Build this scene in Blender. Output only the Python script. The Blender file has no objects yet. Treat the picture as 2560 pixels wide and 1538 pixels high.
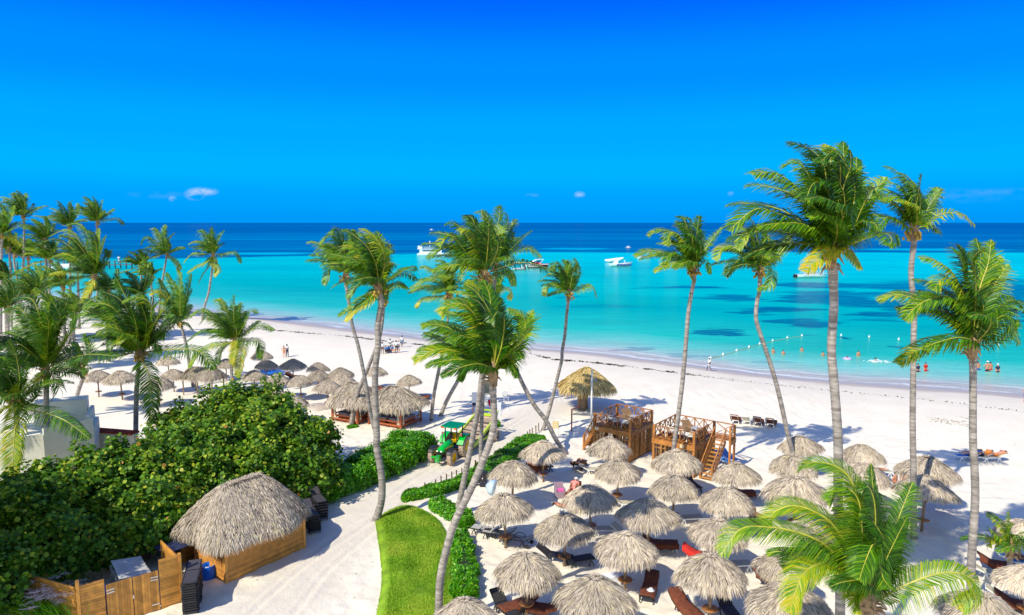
import bpy, math, random
import numpy as np
from mathutils import Vector, Matrix
random.seed(7); rng = np.random.default_rng(7)
R = math.radians
scene = bpy.context.scene
COL = scene.collection

# ------------------------------------------------------------------ camera, sky, sun, exposure
CAMH = 18.0; F = 1750.0; PITCH = math.atan(212.0 / F)
cp, sp = math.cos(PITCH), math.sin(PITCH)
cd = bpy.data.cameras.new('camera'); cam = bpy.data.objects.new('camera', cd); COL.objects.link(cam)
cam.location = (0, 0, CAMH); cam.rotation_euler = (R(90) - PITCH, 0, 0)
cd.sensor_width = 36.0; cd.lens = F / 2560 * 36.0; cd.clip_start = 0.5; cd.clip_end = 200000
scene.camera = cam
SUN_EL = 45.0
SD = Vector((0.69, 0.72, 0)).normalized()              # way the shadows fall
sun_to = Vector((-SD.x * math.cos(R(SUN_EL)), -SD.y * math.cos(R(SUN_EL)), math.sin(R(SUN_EL))))
w = bpy.data.worlds.new('World'); scene.world = w; w.use_nodes = True
nt = w.node_tree; nt.nodes.clear(); N = nt.nodes.new; LK = nt.links.new
out = N('ShaderNodeOutputWorld'); bg = N('ShaderNodeBackground'); LK(bg.outputs[0], out.inputs[0])
sky = N('ShaderNodeTexSky'); sky.sky_type = 'NISHITA'; sky.sun_disc = False
sky.sun_elevation = R(SUN_EL); sky.sun_rotation = math.atan2(sun_to.x, sun_to.y) % (2 * math.pi)
sky.air_density = 1.0; sky.dust_density = 0.3; sky.ozone_density = 3.0
tc = N('ShaderNodeTexCoord'); sep = N('ShaderNodeSeparateXYZ'); LK(tc.outputs['Generated'], sep.inputs[0])
ramp = N('ShaderNodeValToRGB'); LK(sep.outputs[2], ramp.inputs[0])
SKYSTR = 0.15
def setramp(r, pts, interp='LINEAR'):
    e = r.color_ramp.elements; r.color_ramp.interpolation = interp
    while len(e) > 1: e.remove(e[-1])
    e[0].position = pts[0][0]; e[0].color = (*pts[0][1], 1)
    for p, c in pts[1:]:
        n = e.new(p); n.color = (*c, 1)
setramp(ramp, [(0.0, (0.0, .30, .90)), (.03, (0.0, .35, .95)), (.07, (0.0, .43, 1.0)), (.12, (0.0, .385, 1.0)), (.20, (0.0, .265, 1.0)), (.30, (0.0, .125, 1.0)), (1.0, (.01, .09, .80))], 'EASE')
rs = N('ShaderNodeVectorMath'); rs.operation = 'SCALE'; LK(ramp.outputs[0], rs.inputs[0]); rs.inputs[3].default_value = 1 / SKYSTR
# the clear deep blue lies opposite the sun, the rest of the dome is the paler physical sky
dt = N('ShaderNodeVectorMath'); dt.operation = 'DOT_PRODUCT'; LK(tc.outputs['Generated'], dt.inputs[0]); dt.inputs[1].default_value = (0.1, 0.98, 0.0)
mr = N('ShaderNodeMapRange'); LK(dt.outputs['Value'], mr.inputs[0]); mr.inputs[1].default_value = 0.38; mr.inputs[2].default_value = 0.66
mr.inputs[3].default_value = 0.12; mr.inputs[4].default_value = 1.0
mx = N('ShaderNodeMix'); mx.data_type = 'RGBA'; LK(mr.outputs[0], mx.inputs[0]); LK(sky.outputs[0], mx.inputs[6]); LK(rs.outputs[0], mx.inputs[7])
# a few tiny wisps of cloud low over the sea
def ray(px, py):
    u = (px - 1280) / F; v = (py - 769) / F
    return Vector((u, cp - v * sp, -sp - v * cp))
cn = N('ShaderNodeTexNoise'); cn.inputs['Scale'].default_value = 60; cn.inputs['Detail'].default_value = 6
mp = N('ShaderNodeMapping'); LK(tc.outputs['Generated'], mp.inputs[0]); mp.inputs['Scale'].default_value = (1, 1, 2.2); LK(mp.outputs[0], cn.inputs[0])
acc = None
for (px, py, rx, ry, k) in [(508, 479, 30, 10, 1.0), (486, 487, 20, 13, 1.0), (432, 497, 8, 7, .8), (1449, 487, 14, 9, .55), (1827, 485, 8, 6, .4), (1330, 488, 18, 5, .18), (2380, 490, 120, 16, .05), (2480, 480, 80, 9, .08), (400, 487, 60, 9, .07)]:
    d = ray(px, py).normalized()
    vs = N('ShaderNodeVectorMath'); vs.operation = 'SUBTRACT'; LK(tc.outputs['Generated'], vs.inputs[0]); vs.inputs[1].default_value = d
    vm = N('ShaderNodeVectorMath'); vm.operation = 'MULTIPLY'; LK(vs.outputs[0], vm.inputs[0]); vm.inputs[1].default_value = (F / rx, 0, F / ry)
    vl = N('ShaderNodeVectorMath'); vl.operation = 'LENGTH'; LK(vm.outputs[0], vl.inputs[0])
    m = N('ShaderNodeMapRange'); LK(vl.outputs['Value'], m.inputs[0]); m.inputs[1].default_value = 0.0; m.inputs[2].default_value = 1.1; m.inputs[3].default_value = k; m.inputs[4].default_value = 0
    if acc is None: acc = m
    else:
        a = N('ShaderNodeMath'); a.operation = 'MAXIMUM'; LK(acc.outputs[0], a.inputs[0]); LK(m.outputs[0], a.inputs[1]); acc = a
nm = N('ShaderNodeMapRange'); LK(cn.outputs[0], nm.inputs[0]); nm.inputs[1].default_value = .38; nm.inputs[2].default_value = .62
cm = N('ShaderNodeMath'); cm.operation = 'MULTIPLY'; LK(acc.outputs[0], cm.inputs[0]); LK(nm.outputs[0], cm.inputs[1])
front = N('ShaderNodeMath'); front.operation = 'GREATER_THAN'; LK(sep.outputs[1], front.inputs[0]); front.inputs[1].default_value = 0.2
cm2 = N('ShaderNodeMath'); cm2.operation = 'MULTIPLY'; LK(cm.outputs[0], cm2.inputs[0]); LK(front.outputs[0], cm2.inputs[1])
cx = N('ShaderNodeMix'); cx.data_type = 'RGBA'; LK(cm2.outputs[0], cx.inputs[0]); LK(mx.outputs[2], cx.inputs[6]); cx.inputs[7].default_value = (.62 / SKYSTR, .74 / SKYSTR, .93 / SKYSTR, 1)
LK(cx.outputs[2], bg.inputs[0]); bg.inputs[1].default_value = SKYSTR
sl = bpy.data.lights.new('sun', 'SUN'); sl.energy = 4.95; sl.angle = R(0.5); sl.color = (1.0, .935, .76)
so = bpy.data.objects.new('sun', sl); COL.objects.link(so); so.rotation_euler = (-sun_to).to_track_quat('-Z', 'Y').to_euler(); so.location = (-40, -40, 60)
scene.view_settings.view_transform = 'Standard'; scene.view_settings.look = 'None'; scene.view_settings.exposure = 0.08; scene.view_settings.gamma = 1.0
scene.render.engine = 'CYCLES'
scene.cycles.max_bounces = 8; scene.cycles.transparent_max_bounces = 8

# ------------------------------------------------------------------ geometry of the place
ZW = -1.5                                               # sea level; dry sand is 0
def GZ(px, py, z=0.0):
    d = ray(px, py); t = (z - CAMH) / d.z; return Vector((d.x * t, d.y * t, z))
def PY(px, py, Y):
    d = ray(px, py); t = Y / d.y; return Vector((d.x * t, Y, CAMH + d.z * t))
SHORE = [GZ(x, y, ZW) for x, y in [(-300, 712), (0, 733), (200, 752), (420, 772), (651, 795), (790, 812), (880, 824), (1080, 848), (1300, 868), (1500, 884), (1660, 905), (1915, 937), (2079, 953), (2300, 968), (2560, 986), (2760, 1004)]]
SH = [(p.x, p.y) for p in SHORE]
e0 = SH[0]; SH = [(e0[0] - 700, e0[1] + 420)] + SH; e1 = SH[-1]; SH = SH + [(e1[0] + 300, e1[1] - 60), (e1[0] + 3000, e1[1] + 300)]
SHX = np.array([p[0] for p in SH]); SHY = np.array([p[1] for p in SH])
def offshore(x, y):                                     # signed metres beyond the waterline
    x = np.asarray(x, float); y = np.asarray(y, float)
    best = np.full(x.shape, 1e18)
    for i in range(len(SHX) - 1):
        ax, ay, bx, by = SHX[i], SHY[i], SHX[i + 1], SHY[i + 1]
        dx, dy = bx - ax, by - ay; L2 = dx * dx + dy * dy
        t = np.clip(((x - ax) * dx + (y - ay) * dy) / L2, 0, 1)
        best = np.minimum(best, (x - ax - t * dx) ** 2 + (y - ay - t * dy) ** 2)
    d = np.sqrt(best); ys = np.interp(x, SHX, SHY)
    return np.where(y > ys, d, -d)
def gh(x, y):
    d = -offshore(x, y)
    t = np.clip(d / 20.0, 0, 1); up = ZW + 1.5 * (1 - (1 - t) ** 2)
    return np.where(d > 0, up, np.maximum(ZW + d * .08, -5.0))
def G(px, py):
    z = 0.0
    for _ in range(12):
        p = GZ(px, py, z); z = float(gh(p.x, p.y))
    return GZ(px, py, z)
def C(o, x, y):                                         # crop coordinate -> photo pixel
    return (o[0] + x / o[2], o[1] + y / o[2])

# ------------------------------------------------------------------ helpers
class MB:
    def __init__(s): s.v = []; s.f = []; s.t = []
    def add(s, vs, fs, t=.5):
        b = len(s.v); s.v += [tuple(q) for q in vs]; s.f += [tuple(i + b for i in q) for q in fs]; s.t += [t] * len(fs)
    def box(s, c, d, rz=0, M=None, t=.5):
        x, y, z = d[0] / 2, d[1] / 2, d[2] / 2
        P = [Vector((a, b, e)) for e in (-z, z) for a, b in ((-x, -y), (x, -y), (x, y), (-x, y))]
        m = M if M is not None else Matrix.Rotation(rz, 3, 'Z')
        s.add([m @ p + Vector(c) for p in P], [(0, 3, 2, 1), (4, 5, 6, 7), (0, 1, 5, 4), (1, 2, 6, 5), (2, 3, 7, 6), (3, 0, 4, 7)], t)
    def beam(s, a, b, wd, h=None, t=.5):
        a = Vector(a); b = Vector(b); d = b - a; L = d.length
        if L < 1e-6: return
        q = d.to_track_quat('X', 'Z').to_matrix(); s.box((a + b) / 2, (L, wd, h or wd), M=q, t=t)
    def tube(s, pts, rad, n=8, t=.5, cap=True):
        pts = [Vector(p) for p in pts]; m = len(pts)
        if not hasattr(rad, '__len__'): rad = [rad] * m
        T = [(pts[min(i + 1, m - 1)] - pts[max(i - 1, 0)]).normalized() for i in range(m)]
        up = Vector((0, 0, 1)) if abs(T[0].z) < .9 else Vector((1, 0, 0)); vs = []
        u = T[0].cross(up).normalized()
        for i in range(m):
            u = (u - T[i] * u.dot(T[i])).normalized(); w_ = T[i].cross(u)
            for k in range(n):
                a = 2 * math.pi * k / n; vs.append(pts[i] + (u * math.cos(a) + w_ * math.sin(a)) * rad[i])
        fs = [(i * n + k, i * n + (k + 1) % n, (i + 1) * n + (k + 1) % n, (i + 1) * n + k) for i in range(m - 1) for k in range(n)]
        if cap: fs += [tuple(range(n - 1, -1, -1)), tuple((m - 1) * n + k for k in range(n))]
        s.add(vs, fs, t)
    def ball(s, c, r, nu=8, nv=6, t=.5, zmin=-1):
        if not hasattr(r, '__len__'): r = (r, r, r)
        vs = []; 
        for j in range(nv + 1):
            ph = -math.pi / 2 + math.pi * j / nv; z = max(math.sin(ph), zmin)
            for i in range(nu):
                a = 2 * math.pi * i / nu; vs.append((c[0] + r[0] * math.cos(a) * math.cos(ph), c[1] + r[1] * math.sin(a) * math.cos(ph), c[2] + r[2] * z))
        s.add(vs, [(j * nu + i, j * nu + (i + 1) % nu, (j + 1) * nu + (i + 1) % nu, (j + 1) * nu + i) for j in range(nv) for i in range(nu)], t)
    def lathe(s, c, prof, n=16, t=.5):
        vs = []
        for r, z in prof:
            for i in range(n):
                a = 2 * math.pi * i / n; vs.append((c[0] + r * math.cos(a), c[1] + r * math.sin(a), c[2] + z))
        m = len(prof)
        s.add(vs, [(j * n + i, j * n + (i + 1) % n, (j + 1) * n + (i + 1) % n, (j + 1) * n + i) for j in range(m - 1) for i in range(n)], t)
    def build(s, name, mt, parent=None, smooth=False):
        me = bpy.data.meshes.new(name); me.from_pydata(s.v, [], s.f)
        a = me.attributes.new('tint', 'FLOAT', 'FACE'); a.data.foreach_set('value', s.t)
        if smooth: me.polygons.foreach_set('use_smooth', [True] * len(me.polygons))
        me.materials.append(mt); me.update()
        o = bpy.data.objects.new(name, me); COL.objects.link(o)
        if parent is not None: o.parent = parent
        return o
def npmesh(name, V, k, tint, mt, parent=None, extra=None, smooth=False):
    """V: (n*k,3) vertices, every k of them one face"""
    V = np.asarray(V, dtype=np.float32).reshape(-1, 3); n = len(V) // k
    me = bpy.data.meshes.new(name)
    me.vertices.add(len(V)); me.vertices.foreach_set('co', V.ravel())
    me.loops.add(n * k); me.loops.foreach_set('vertex_index', np.arange(n * k, dtype=np.int32))
    me.polygons.add(n); me.polygons.foreach_set('loop_start', np.arange(0, n * k, k, dtype=np.int32))
    me.polygons.foreach_set('loop_total', np.full(n, k, dtype=np.int32))
    me.update(calc_edges=True); me.validate()
    a = me.attributes.new('tint', 'FLOAT', 'FACE'); a.data.foreach_set('value', np.asarray(tint, dtype=np.float32))
    me.materials.append(mt)
    o = bpy.data.objects.new(name, me); COL.objects.link(o)
    if parent is not None: o.parent = parent
    return o
def tag(o, label=None, cat=None, group=None, kind=None):
    if label: o['label'] = label
    if cat: o['category'] = cat
    if group: o['group'] = group
    if kind: o['kind'] = kind
    return o
def thing(name, label, cat, loc=(0, 0, 0), rz=0, group=None):
    o = bpy.data.objects.new(name, None); COL.objects.link(o); o.location = loc; o.rotation_euler = (0, 0, rz); o.empty_display_size = .3
    return tag(o, label, cat, group)
def copy_tree(o, parent=None):
    c = o.copy(); COL.objects.link(c); c.parent = parent
    for ch in list(o.children): copy_tree(ch, c)
    return c
_m = {}
def mat(name, col, rough=.6, var=.0, scale=8, bump=0, bscale=None, spec=.4, metal=0, tint=0, stretch=None, coat=0, emit=None):
    """plain procedural paint: noise varies colour, 'tint' face attribute varies value"""
    if name in _m: return _m[name]
    m = bpy.data.materials.new(name); m.use_nodes = True; t = m.node_tree; b = t.nodes['Principled BSDF']
    b.inputs['Roughness'].default_value = rough; b.inputs['Metallic'].default_value = metal; b.inputs['Specular IOR Level'].default_value = spec
    b.inputs['Coat Weight'].default_value = coat
    b.inputs['Base Color'].default_value = (*col, 1)
    src = None
    tcn = t.nodes.new('ShaderNodeTexCoord'); vec = tcn.outputs['Object']
    if stretch:
        mpn = t.nodes.new('ShaderNodeMapping'); mpn.inputs['Scale'].default_value = stretch; t.links.new(vec, mpn.inputs[0]); vec = mpn.outputs[0]
    if var > 0 or tint > 0:
        fac = None
        if var > 0:
            n = t.nodes.new('ShaderNodeTexNoise'); n.inputs['Scale'].default_value = scale; n.inputs['Detail'].default_value = 5; t.links.new(vec, n.inputs[0])
            r = t.nodes.new('ShaderNodeMapRange'); t.links.new(n.outputs[0], r.inputs[0]); r.inputs[1].default_value = .3; r.inputs[2].default_value = .7; r.inputs[3].default_value = 1 - var; r.inputs[4].default_value = 1 + var; fac = r.outputs[0]
        if tint > 0:
            a = t.nodes.new('ShaderNodeAttribute'); a.attribute_name = 'tint'
            r2 = t.nodes.new('ShaderNodeMapRange'); t.links.new(a.outputs['Fac'], r2.inputs[0]); r2.inputs[3].default_value = 1 - tint; r2.inputs[4].default_value = 1 + tint
            if fac is None: fac = r2.outputs[0]
            else:
                mm = t.nodes.new('ShaderNodeMath'); mm.operation = 'MULTIPLY'; t.links.new(fac, mm.inputs[0]); t.links.new(r2.outputs[0], mm.inputs[1]); fac = mm.outputs[0]
        s = t.nodes.new('ShaderNodeVectorMath'); s.operation = 'SCALE'; s.inputs[0].default_value = col; t.links.new(fac, s.inputs[3]); t.links.new(s.outputs[0], b.inputs['Base Color'])
    if bump > 0:
        n2 = t.nodes.new('ShaderNodeTexNoise'); n2.inputs['Scale'].default_value = bscale or scale * 3; n2.inputs['Detail'].default_value = 6; t.links.new(vec, n2.inputs[0])
        bp = t.nodes.new('ShaderNodeBump'); bp.inputs['Strength'].default_value = bump; bp.inputs['Distance'].default_value = .02; t.links.new(n2.outputs[0], bp.inputs['Height']); t.links.new(bp.outputs[0], b.inputs['Normal'])
    if emit: b.inputs['Emission Color'].default_value = (*emit, 1)
    _m[name] = m; return m
def leafmat(name, stops, trans=.3, tcol=(.25, .45, .02), rough=.4, spec=.5):
    m = bpy.data.materials.new(name); m.use_nodes = True; t = m.node_tree; b = t.nodes['Principled BSDF']; o = t.nodes['Material Output']
    a = t.nodes.new('ShaderNodeAttribute'); a.attribute_name = 'tint'
    r = t.nodes.new('ShaderNodeValToRGB'); setramp(r, stops); t.links.new(a.outputs['Fac'], r.inputs[0])
    t.links.new(r.outputs[0], b.inputs['Base Color']); b.inputs['Roughness'].default_value = rough; b.inputs['Specular IOR Level'].default_value = spec
    tr = t.nodes.new('ShaderNodeBsdfTranslucent'); mxc = t.nodes.new('ShaderNodeMix'); mxc.data_type = 'RGBA'; mxc.inputs[0].default_value = .5
    t.links.new(r.outputs[0], mxc.inputs[6]); mxc.inputs[7].default_value = (*tcol, 1); t.links.new(mxc.outputs[2], tr.inputs[0])
    ms = t.nodes.new('ShaderNodeMixShader'); ms.inputs[0].default_value = trans; t.links.new(b.outputs[0], ms.inputs[1]); t.links.new(tr.outputs[0], ms.inputs[2]); t.links.new(ms.outputs[0], o.inputs[0])
    return m
M_FROND = leafmat('palm_leaf', [(0, (.007, .034, .003)), (.3, (.022, .095, .004)), (.5, (.065, .21, .005)), (.72, (.20, .36, .008)), (.88, (.36, .42, .01)), (1, (.58, .46, .02))], .26, (.36, .55, .01), .42, .38)
M_RACH = mat('palm_rib', (.42, .40, .05), .45, .25, 4)
M_DEAD = mat('dry_palm_fibre', (.36, .24, .13), .85, .35, 6, tint=.4)
M_TRUNK = mat('palm_bark', (.30, .265, .24), .85, .38, 2.2, .6, 9, tint=.30, stretch=(1, 1, 4))
M_NUT = mat('coconut', (.50, .33, .05), .5, .3, 5, tint=.3)
M_GRAPE = leafmat('sea_grape_leaf', [(0, (.008, .032, .004)), (.35, (.028, .105, .005)), (.6, (.085, .22, .008)), (.85, (.27, .40, .02)), (.97, (.42, .45, .04)), (1, (.45, .22, .04))], .25, (.30, .52, .02), .5, .3)
M_HEDGE = leafmat('hedge_leaf', [(0, (.02, .10, .004)), (.35, (.05, .25, .005)), (.7, (.12, .42, .006)), (1, (.32, .56, .01))], .25, (.22, .52, .01), .4, .45)
M_CORE = mat('painted_leaf_shade', (.012, .03, .006), .9, .4, 3)  # near-black green for solid cores: shade between the leaves put into colour
M_BRANCH = mat('branch_bark', (.12, .09, .07), .9, .3, 5)
M_THATCH = leafmat('thatch', [(0, (.06, .045, .04)), (.3, (.27, .22, .19)), (.6, (.61, .515, .42)), (.85, (.82, .715, .59)), (.95, (.68, .57, .33)), (1, (.66, .56, .36))], .10, (.5, .42, .28), .8, .15)
M_THATCHY = leafmat('golden_thatch', [(0, (.07, .045, .012)), (.3, (.36, .25, .09)), (.6, (.66, .49, .20)), (.85, (.80, .64, .32)), (1, (.85, .66, .25))], .12, (.6, .45, .2), .8, .15)
for m_, lo, hi in ((M_THATCH, .82, 1.12),):
    t_ = m_.node_tree; rm = [n for n in t_.nodes if n.type == 'VALTORGB'][0]; oi = t_.nodes.new('ShaderNodeObjectInfo'); r1 = t_.nodes.new('ShaderNodeMapRange'); r1.inputs[3].default_value = lo; r1.inputs[4].default_value = hi
    t_.links.new(oi.outputs['Random'], r1.inputs[0]); wn = t_.nodes.new('ShaderNodeTexNoise'); wn.inputs['Scale'].default_value = .9; wn.inputs['Detail'].default_value = 4; g_ = t_.nodes.new('ShaderNodeNewGeometry'); t_.links.new(g_.outputs['Position'], wn.inputs[0])
    r2 = t_.nodes.new('ShaderNodeMapRange'); t_.links.new(wn.outputs[0], r2.inputs[0]); r2.inputs[1].default_value = .35; r2.inputs[2].default_value = .65; r2.inputs[3].default_value = .90; r2.inputs[4].default_value = 1.14
    mu = t_.nodes.new('ShaderNodeMath'); mu.operation = 'MULTIPLY'; t_.links.new(r1.outputs[0], mu.inputs[0]); t_.links.new(r2.outputs[0], mu.inputs[1])
    sc_ = t_.nodes.new('ShaderNodeVectorMath'); sc_.operation = 'SCALE'; t_.links.new(rm.outputs[0], sc_.inputs[0]); t_.links.new(mu.outputs[0], sc_.inputs[3]); t_.links.new(sc_.outputs[0], t_.nodes['Principled BSDF'].inputs['Base Color'])
M_THATCHD = mat('thatch_underlayer', (.17, .14, .11), .95, .5, 14, .8, 40)
M_POLE = mat('weathered_pole', (.30, .20, .12), .8, .3, 5)
M_WHITE = mat('white_plastic', (.80, .80, .78), .4, .04, 3)
M_BEIGE = mat('beige_sling', (.52, .48, .36), .7, .1, 6)
M_GREYSL = mat('grey_sling', (.45, .43, .40), .7, .1, 6)
M_BLACK = mat('black_metal', (.02, .02, .023), .4, .2, 5)
M_BLKSL = mat('black_sling', (.035, .032, .034), .6, .2, 8)
M_BROWN = mat('brown_towel', (.16, .045, .022), .95, .25, 5, .4, 30)
M_RED = mat('red_towel', (.62, .03, .02), .9, .15, 5)
M_BLUE = mat('blue_cloth', (.01, .12, .50), .85, .15, 5)
M_PINK = mat('pink_towel', (.75, .12, .40), .9, .1, 5)
M_TOWELW = mat('white_towel', (.78, .79, .80), .9, .08, 8)
M_WOOD = mat('deck_timber', (.36, .145, .034), .55, .28, 3, .3, 20, stretch=(1, 1, 1), tint=.35)
M_WOODR = mat('red_timber', (.36, .095, .035), .55, .25, 3, .2, 20, tint=.3)
M_REED = mat('cane_poles', (.36, .18, .06), .7, .4, 4, tint=.75)
M_BOARD = mat('varnished_boards', (.50, .225, .045), .5, .25, 2.5, .3, 18, tint=.28)
M_GATE = mat('gate_boards', (.52, .24, .045), .5, .25, 2.5, .3, 18, tint=.3)
M_SKIN = mat('skin', (.55, .24, .14), .5, .06, 9)
M_SKIND = mat('dark_skin', (.10, .045, .025), .5, .06, 9)
M_HAIR = mat('dark_hair', (.02, .014, .01), .6, .2, 9)
M_CWHITE = mat('white_cloth', (.78, .80, .86), .9, .06, 8)
M_CNAVY = mat('navy_cloth', (.02, .03, .09), .9, .1, 8)
M_CRED = mat('red_cloth', (.60, .01, .02), .9, .1, 8)
M_CBLUE = mat('light_blue_cloth', (.10, .28, .62), .9, .1, 8)
M_CGREEN = mat('dark_shorts', (.03, .04, .05), .9, .1, 8)
M_CORANGE = mat('orange_cloth', (.80, .25, .03), .9, .1, 8)
# ------------------------------------------------------------------ ground, road, sea
def gaxis(lo, flo, fhi, hi, step, grow=1.13):
    a = list(np.arange(flo, fhi, step)); s = step; x = a[-1]
    while x < hi: s *= grow; x += s; a.append(x)
    s = step; x = flo; b = []
    while x > lo: s *= grow; x -= s; b.append(x)
    return np.array(b[::-1] + a)
def vnoise(x, y, s, seed):                              # smooth value noise on a lattice
    r = np.random.default_rng(seed); T = r.random((256, 256)); X = x / s; Y = y / s
    i = np.floor(X).astype(int); j = np.floor(Y).astype(int); fx = X - i; fy = Y - j
    fx = fx * fx * (3 - 2 * fx); fy = fy * fy * (3 - 2 * fy); g = lambda a, b: T[a % 256, b % 256]
    return (g(i, j) * (1 - fx) + g(i + 1, j) * fx) * (1 - fy) + (g(i, j + 1) * (1 - fx) + g(i + 1, j + 1) * fx) * fy - .5
def linedist(x, y, pts):
    best = np.full(x.shape, 1e9)
    for a, b in zip(pts[:-1], pts[1:]):
        dx, dy = b[0] - a[0], b[1] - a[1]; t = np.clip(((x - a[0]) * dx + (y - a[1]) * dy) / (dx * dx + dy * dy), 0, 1)
        best = np.minimum(best, np.hypot(x - a[0] - t * dx, y - a[1] - t * dy))
    return best
def spl(pts, n=8):                                      # Catmull-Rom through the points
    P = [Vector(p) for p in pts]; P = [P[0] * 2 - P[1]] + P + [P[-1] * 2 - P[-2]]; o = []
    for i in range(1, len(P) - 2):
        for k in range(n):
            t = k / n; a, b, c, d = P[i - 1], P[i], P[i + 1], P[i + 2]
            o.append(.5 * ((2 * b) + (c - a) * t + (2 * a - 5 * b + 4 * c - d) * t * t + (3 * b - a - 3 * c + d) * t ** 3))
    o.append(P[-2]); return o
CR = (380, 1100, 3.388)
TRK = [[(1915, 640), (1700, 800), (1330, 1040), (1020, 1300), (800, 1500)], [(1930, 720), (1790, 850), (1500, 1100), (1270, 1380), (1180, 1500)],
       [(1905, 590), (1640, 740), (1300, 1010), (960, 1280), (720, 1500)], [(1925, 680), (1760, 830), (1460, 1070), (1220, 1360), (1110, 1500)]]
TRK = [spl([GZ(*C(CR, *p)) for p in t], 6) for t in TRK]
TR2 = [spl([GZ(*p) for p in t], 6) for t in [[(1005, 1262), (1070, 1215), (1190, 1130), (1300, 1050), (1420, 990)], [(960, 1250), (1040, 1195), (1130, 1140), (1250, 1062), (1350, 1000)]]]
gx = gaxis(-900, -19, 30, 900, .17); gy = gaxis(-60, 29, 62, 700, .17, 1.10)
X, Y = np.meshgrid(gx, gy); Z = gh(X, Y)
fine = ((X > -22) & (X < 34) & (Y < 75)).astype(float)
soft = vnoise(X, Y, 3.1, 1) * .10 + vnoise(X, Y, 1.1, 2) * .07 + vnoise(X, Y, .5, 3) * .10 + vnoise(X, Y, .36, 33) * .08
dry = np.clip((-offshore(X, Y) - 3) / 10, 0, 1)
roadpts = spl([GZ(*p) for p in [(560, 1600), (720, 1480), (860, 1330), (1000, 1225), (1140, 1150), (1290, 1060), (1400, 1000)]], 4)
onroad = np.clip(1.6 - linedist(X, Y, roadpts) / 2.3, 0, 1)
Z = Z + soft * fine * dry * (1 - .72 * onroad)
for t in TRK[:2] + TR2:
    d = linedist(X, Y, t); Z -= .065 * np.exp(-(d / .13) ** 2) * fine; Z += .045 * np.exp(-((d - .3) / .12) ** 2) * fine
for t in TRK[2:]:
    d = linedist(X, Y, t); Z -= .045 * np.exp(-(d / .15) ** 2) * fine
DRV = [(x, y) for x, y in SH]
inland = -offshore(X, Y)
ny, nx = X.shape
V = np.stack([X, Y, Z], -1).reshape(-1, 3)
idx = np.arange(ny * nx).reshape(ny, nx)
Fq = np.stack([idx[:-1, :-1], idx[:-1, 1:], idx[1:, 1:], idx[1:, :-1]], -1).reshape(-1, 4)
def gridmesh(name, V, Fq, mt, attrs):
    me = bpy.data.meshes.new(name); me.vertices.add(len(V)); me.vertices.foreach_set('co', V.astype(np.float32).ravel())
    me.loops.add(Fq.size); me.loops.foreach_set('vertex_index', Fq.astype(np.int32).ravel()); n = len(Fq)
    me.polygons.add(n); me.polygons.foreach_set('loop_start', np.arange(0, 4 * n, 4, dtype=np.int32)); me.polygons.foreach_set('loop_total', np.full(n, 4, dtype=np.int32))
    me.polygons.foreach_set('use_smooth', np.ones(n, dtype=bool)); me.update(calc_edges=True)
    for k, a in attrs.items():
        q = me.attributes.new(k, 'FLOAT', 'POINT'); q.data.foreach_set('value', a.astype(np.float32).ravel())
    me.materials.append(mt); o = bpy.data.objects.new(name, me); COL.objects.link(o); return o
def newmat(name):
    m = bpy.data.materials.new(name); m.use_nodes = True; return m, m.node_tree, m.node_tree.nodes['Principled BSDF']
msand, t, b = newmat('coral_sand'); NN = t.nodes.new; LL = t.links.new
at = NN('ShaderNodeAttribute'); at.attribute_name = 'inland'; ro = NN('ShaderNodeAttribute'); ro.attribute_name = 'road'
tcs = NN('ShaderNodeTexCoord')
def noise(vec, s, d=5, r=.5, node=None):
    n = NN('ShaderNodeTexNoise'); n.inputs['Scale'].default_value = s; n.inputs['Detail'].default_value = d; n.inputs['Roughness'].default_value = r; LL(vec, n.inputs[0]); return n.outputs[0]
def mrange(v, a, b_, c=0., d=1.):
    n = NN('ShaderNodeMapRange'); LL(v, n.inputs[0])
    for i, q in enumerate((a, b_, c, d)): n.inputs[i + 1].default_value = q
    return n.outputs[0]
def mixc(f, a, c):
    n = NN('ShaderNodeMix'); n.data_type = 'RGBA'
    for s, q in ((0, f), (6, a), (7, c)):
        if isinstance(q, (tuple, float, int)): n.inputs[s].default_value = (*q, 1) if isinstance(q, tuple) else q
        else: LL(q, n.inputs[s])
    return n.outputs[2]
def mth(op, a, c=None):
    n = NN('ShaderNodeMath'); n.operation = op
    for s, q in ((0, a), (1, c)):
        if q is None: continue
        if isinstance(q, (float, int)): n.inputs[s].default_value = q
        else: LL(q, n.inputs[s])
    return n.outputs[0]
P = tcs.outputs['Object']
wob = mth('ADD', at.outputs['Fac'], mth('MULTIPLY', mth('SUBTRACT', noise(P, .18, 3), .5), 5.0))
c0 = mixc(mrange(noise(P, .35, 6, .6), .35, .65), (.85, .785, .665), (.79, .72, .60))
c0 = mixc(mrange(noise(P, 5.5, 6, .7), .5, .75, 0., .30), c0, (.60, .53, .45))
c0 = mixc(mrange(ro.outputs['Fac'], .2, 1., 0., .55), c0, (.62, .555, .475))
fl = mth('MULTIPLY', mrange(noise(P, 14, 3, .8), .70, .78), mrange(noise(P, .5, 2), .45, .65))
c0 = mixc(mth('MULTIPLY', fl, .55), c0, (.22, .15, .10))
rampw = NN('ShaderNodeValToRGB'); LL(mrange(wob, 0., 26.), rampw.inputs[0])
setramp(rampw, [(0, (1, 1, 1)), (.16, (.96, .96, .96)), (.25, (.30, .30, .30)), (.45, (.22, .22, .22)), (1, (0, 0, 0))])
c1 = mixc(mth('MULTIPLY', rampw.outputs[0], .97), c0, (.45, .385, .345))
LL(c1, b.inputs['Base Color']); b.inputs['Roughness'].default_value = .85; b.inputs['Specular IOR Level'].default_value = .2
LL(mrange(wob, 1., 5., .32, .9), b.inputs['Roughness'])
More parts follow.
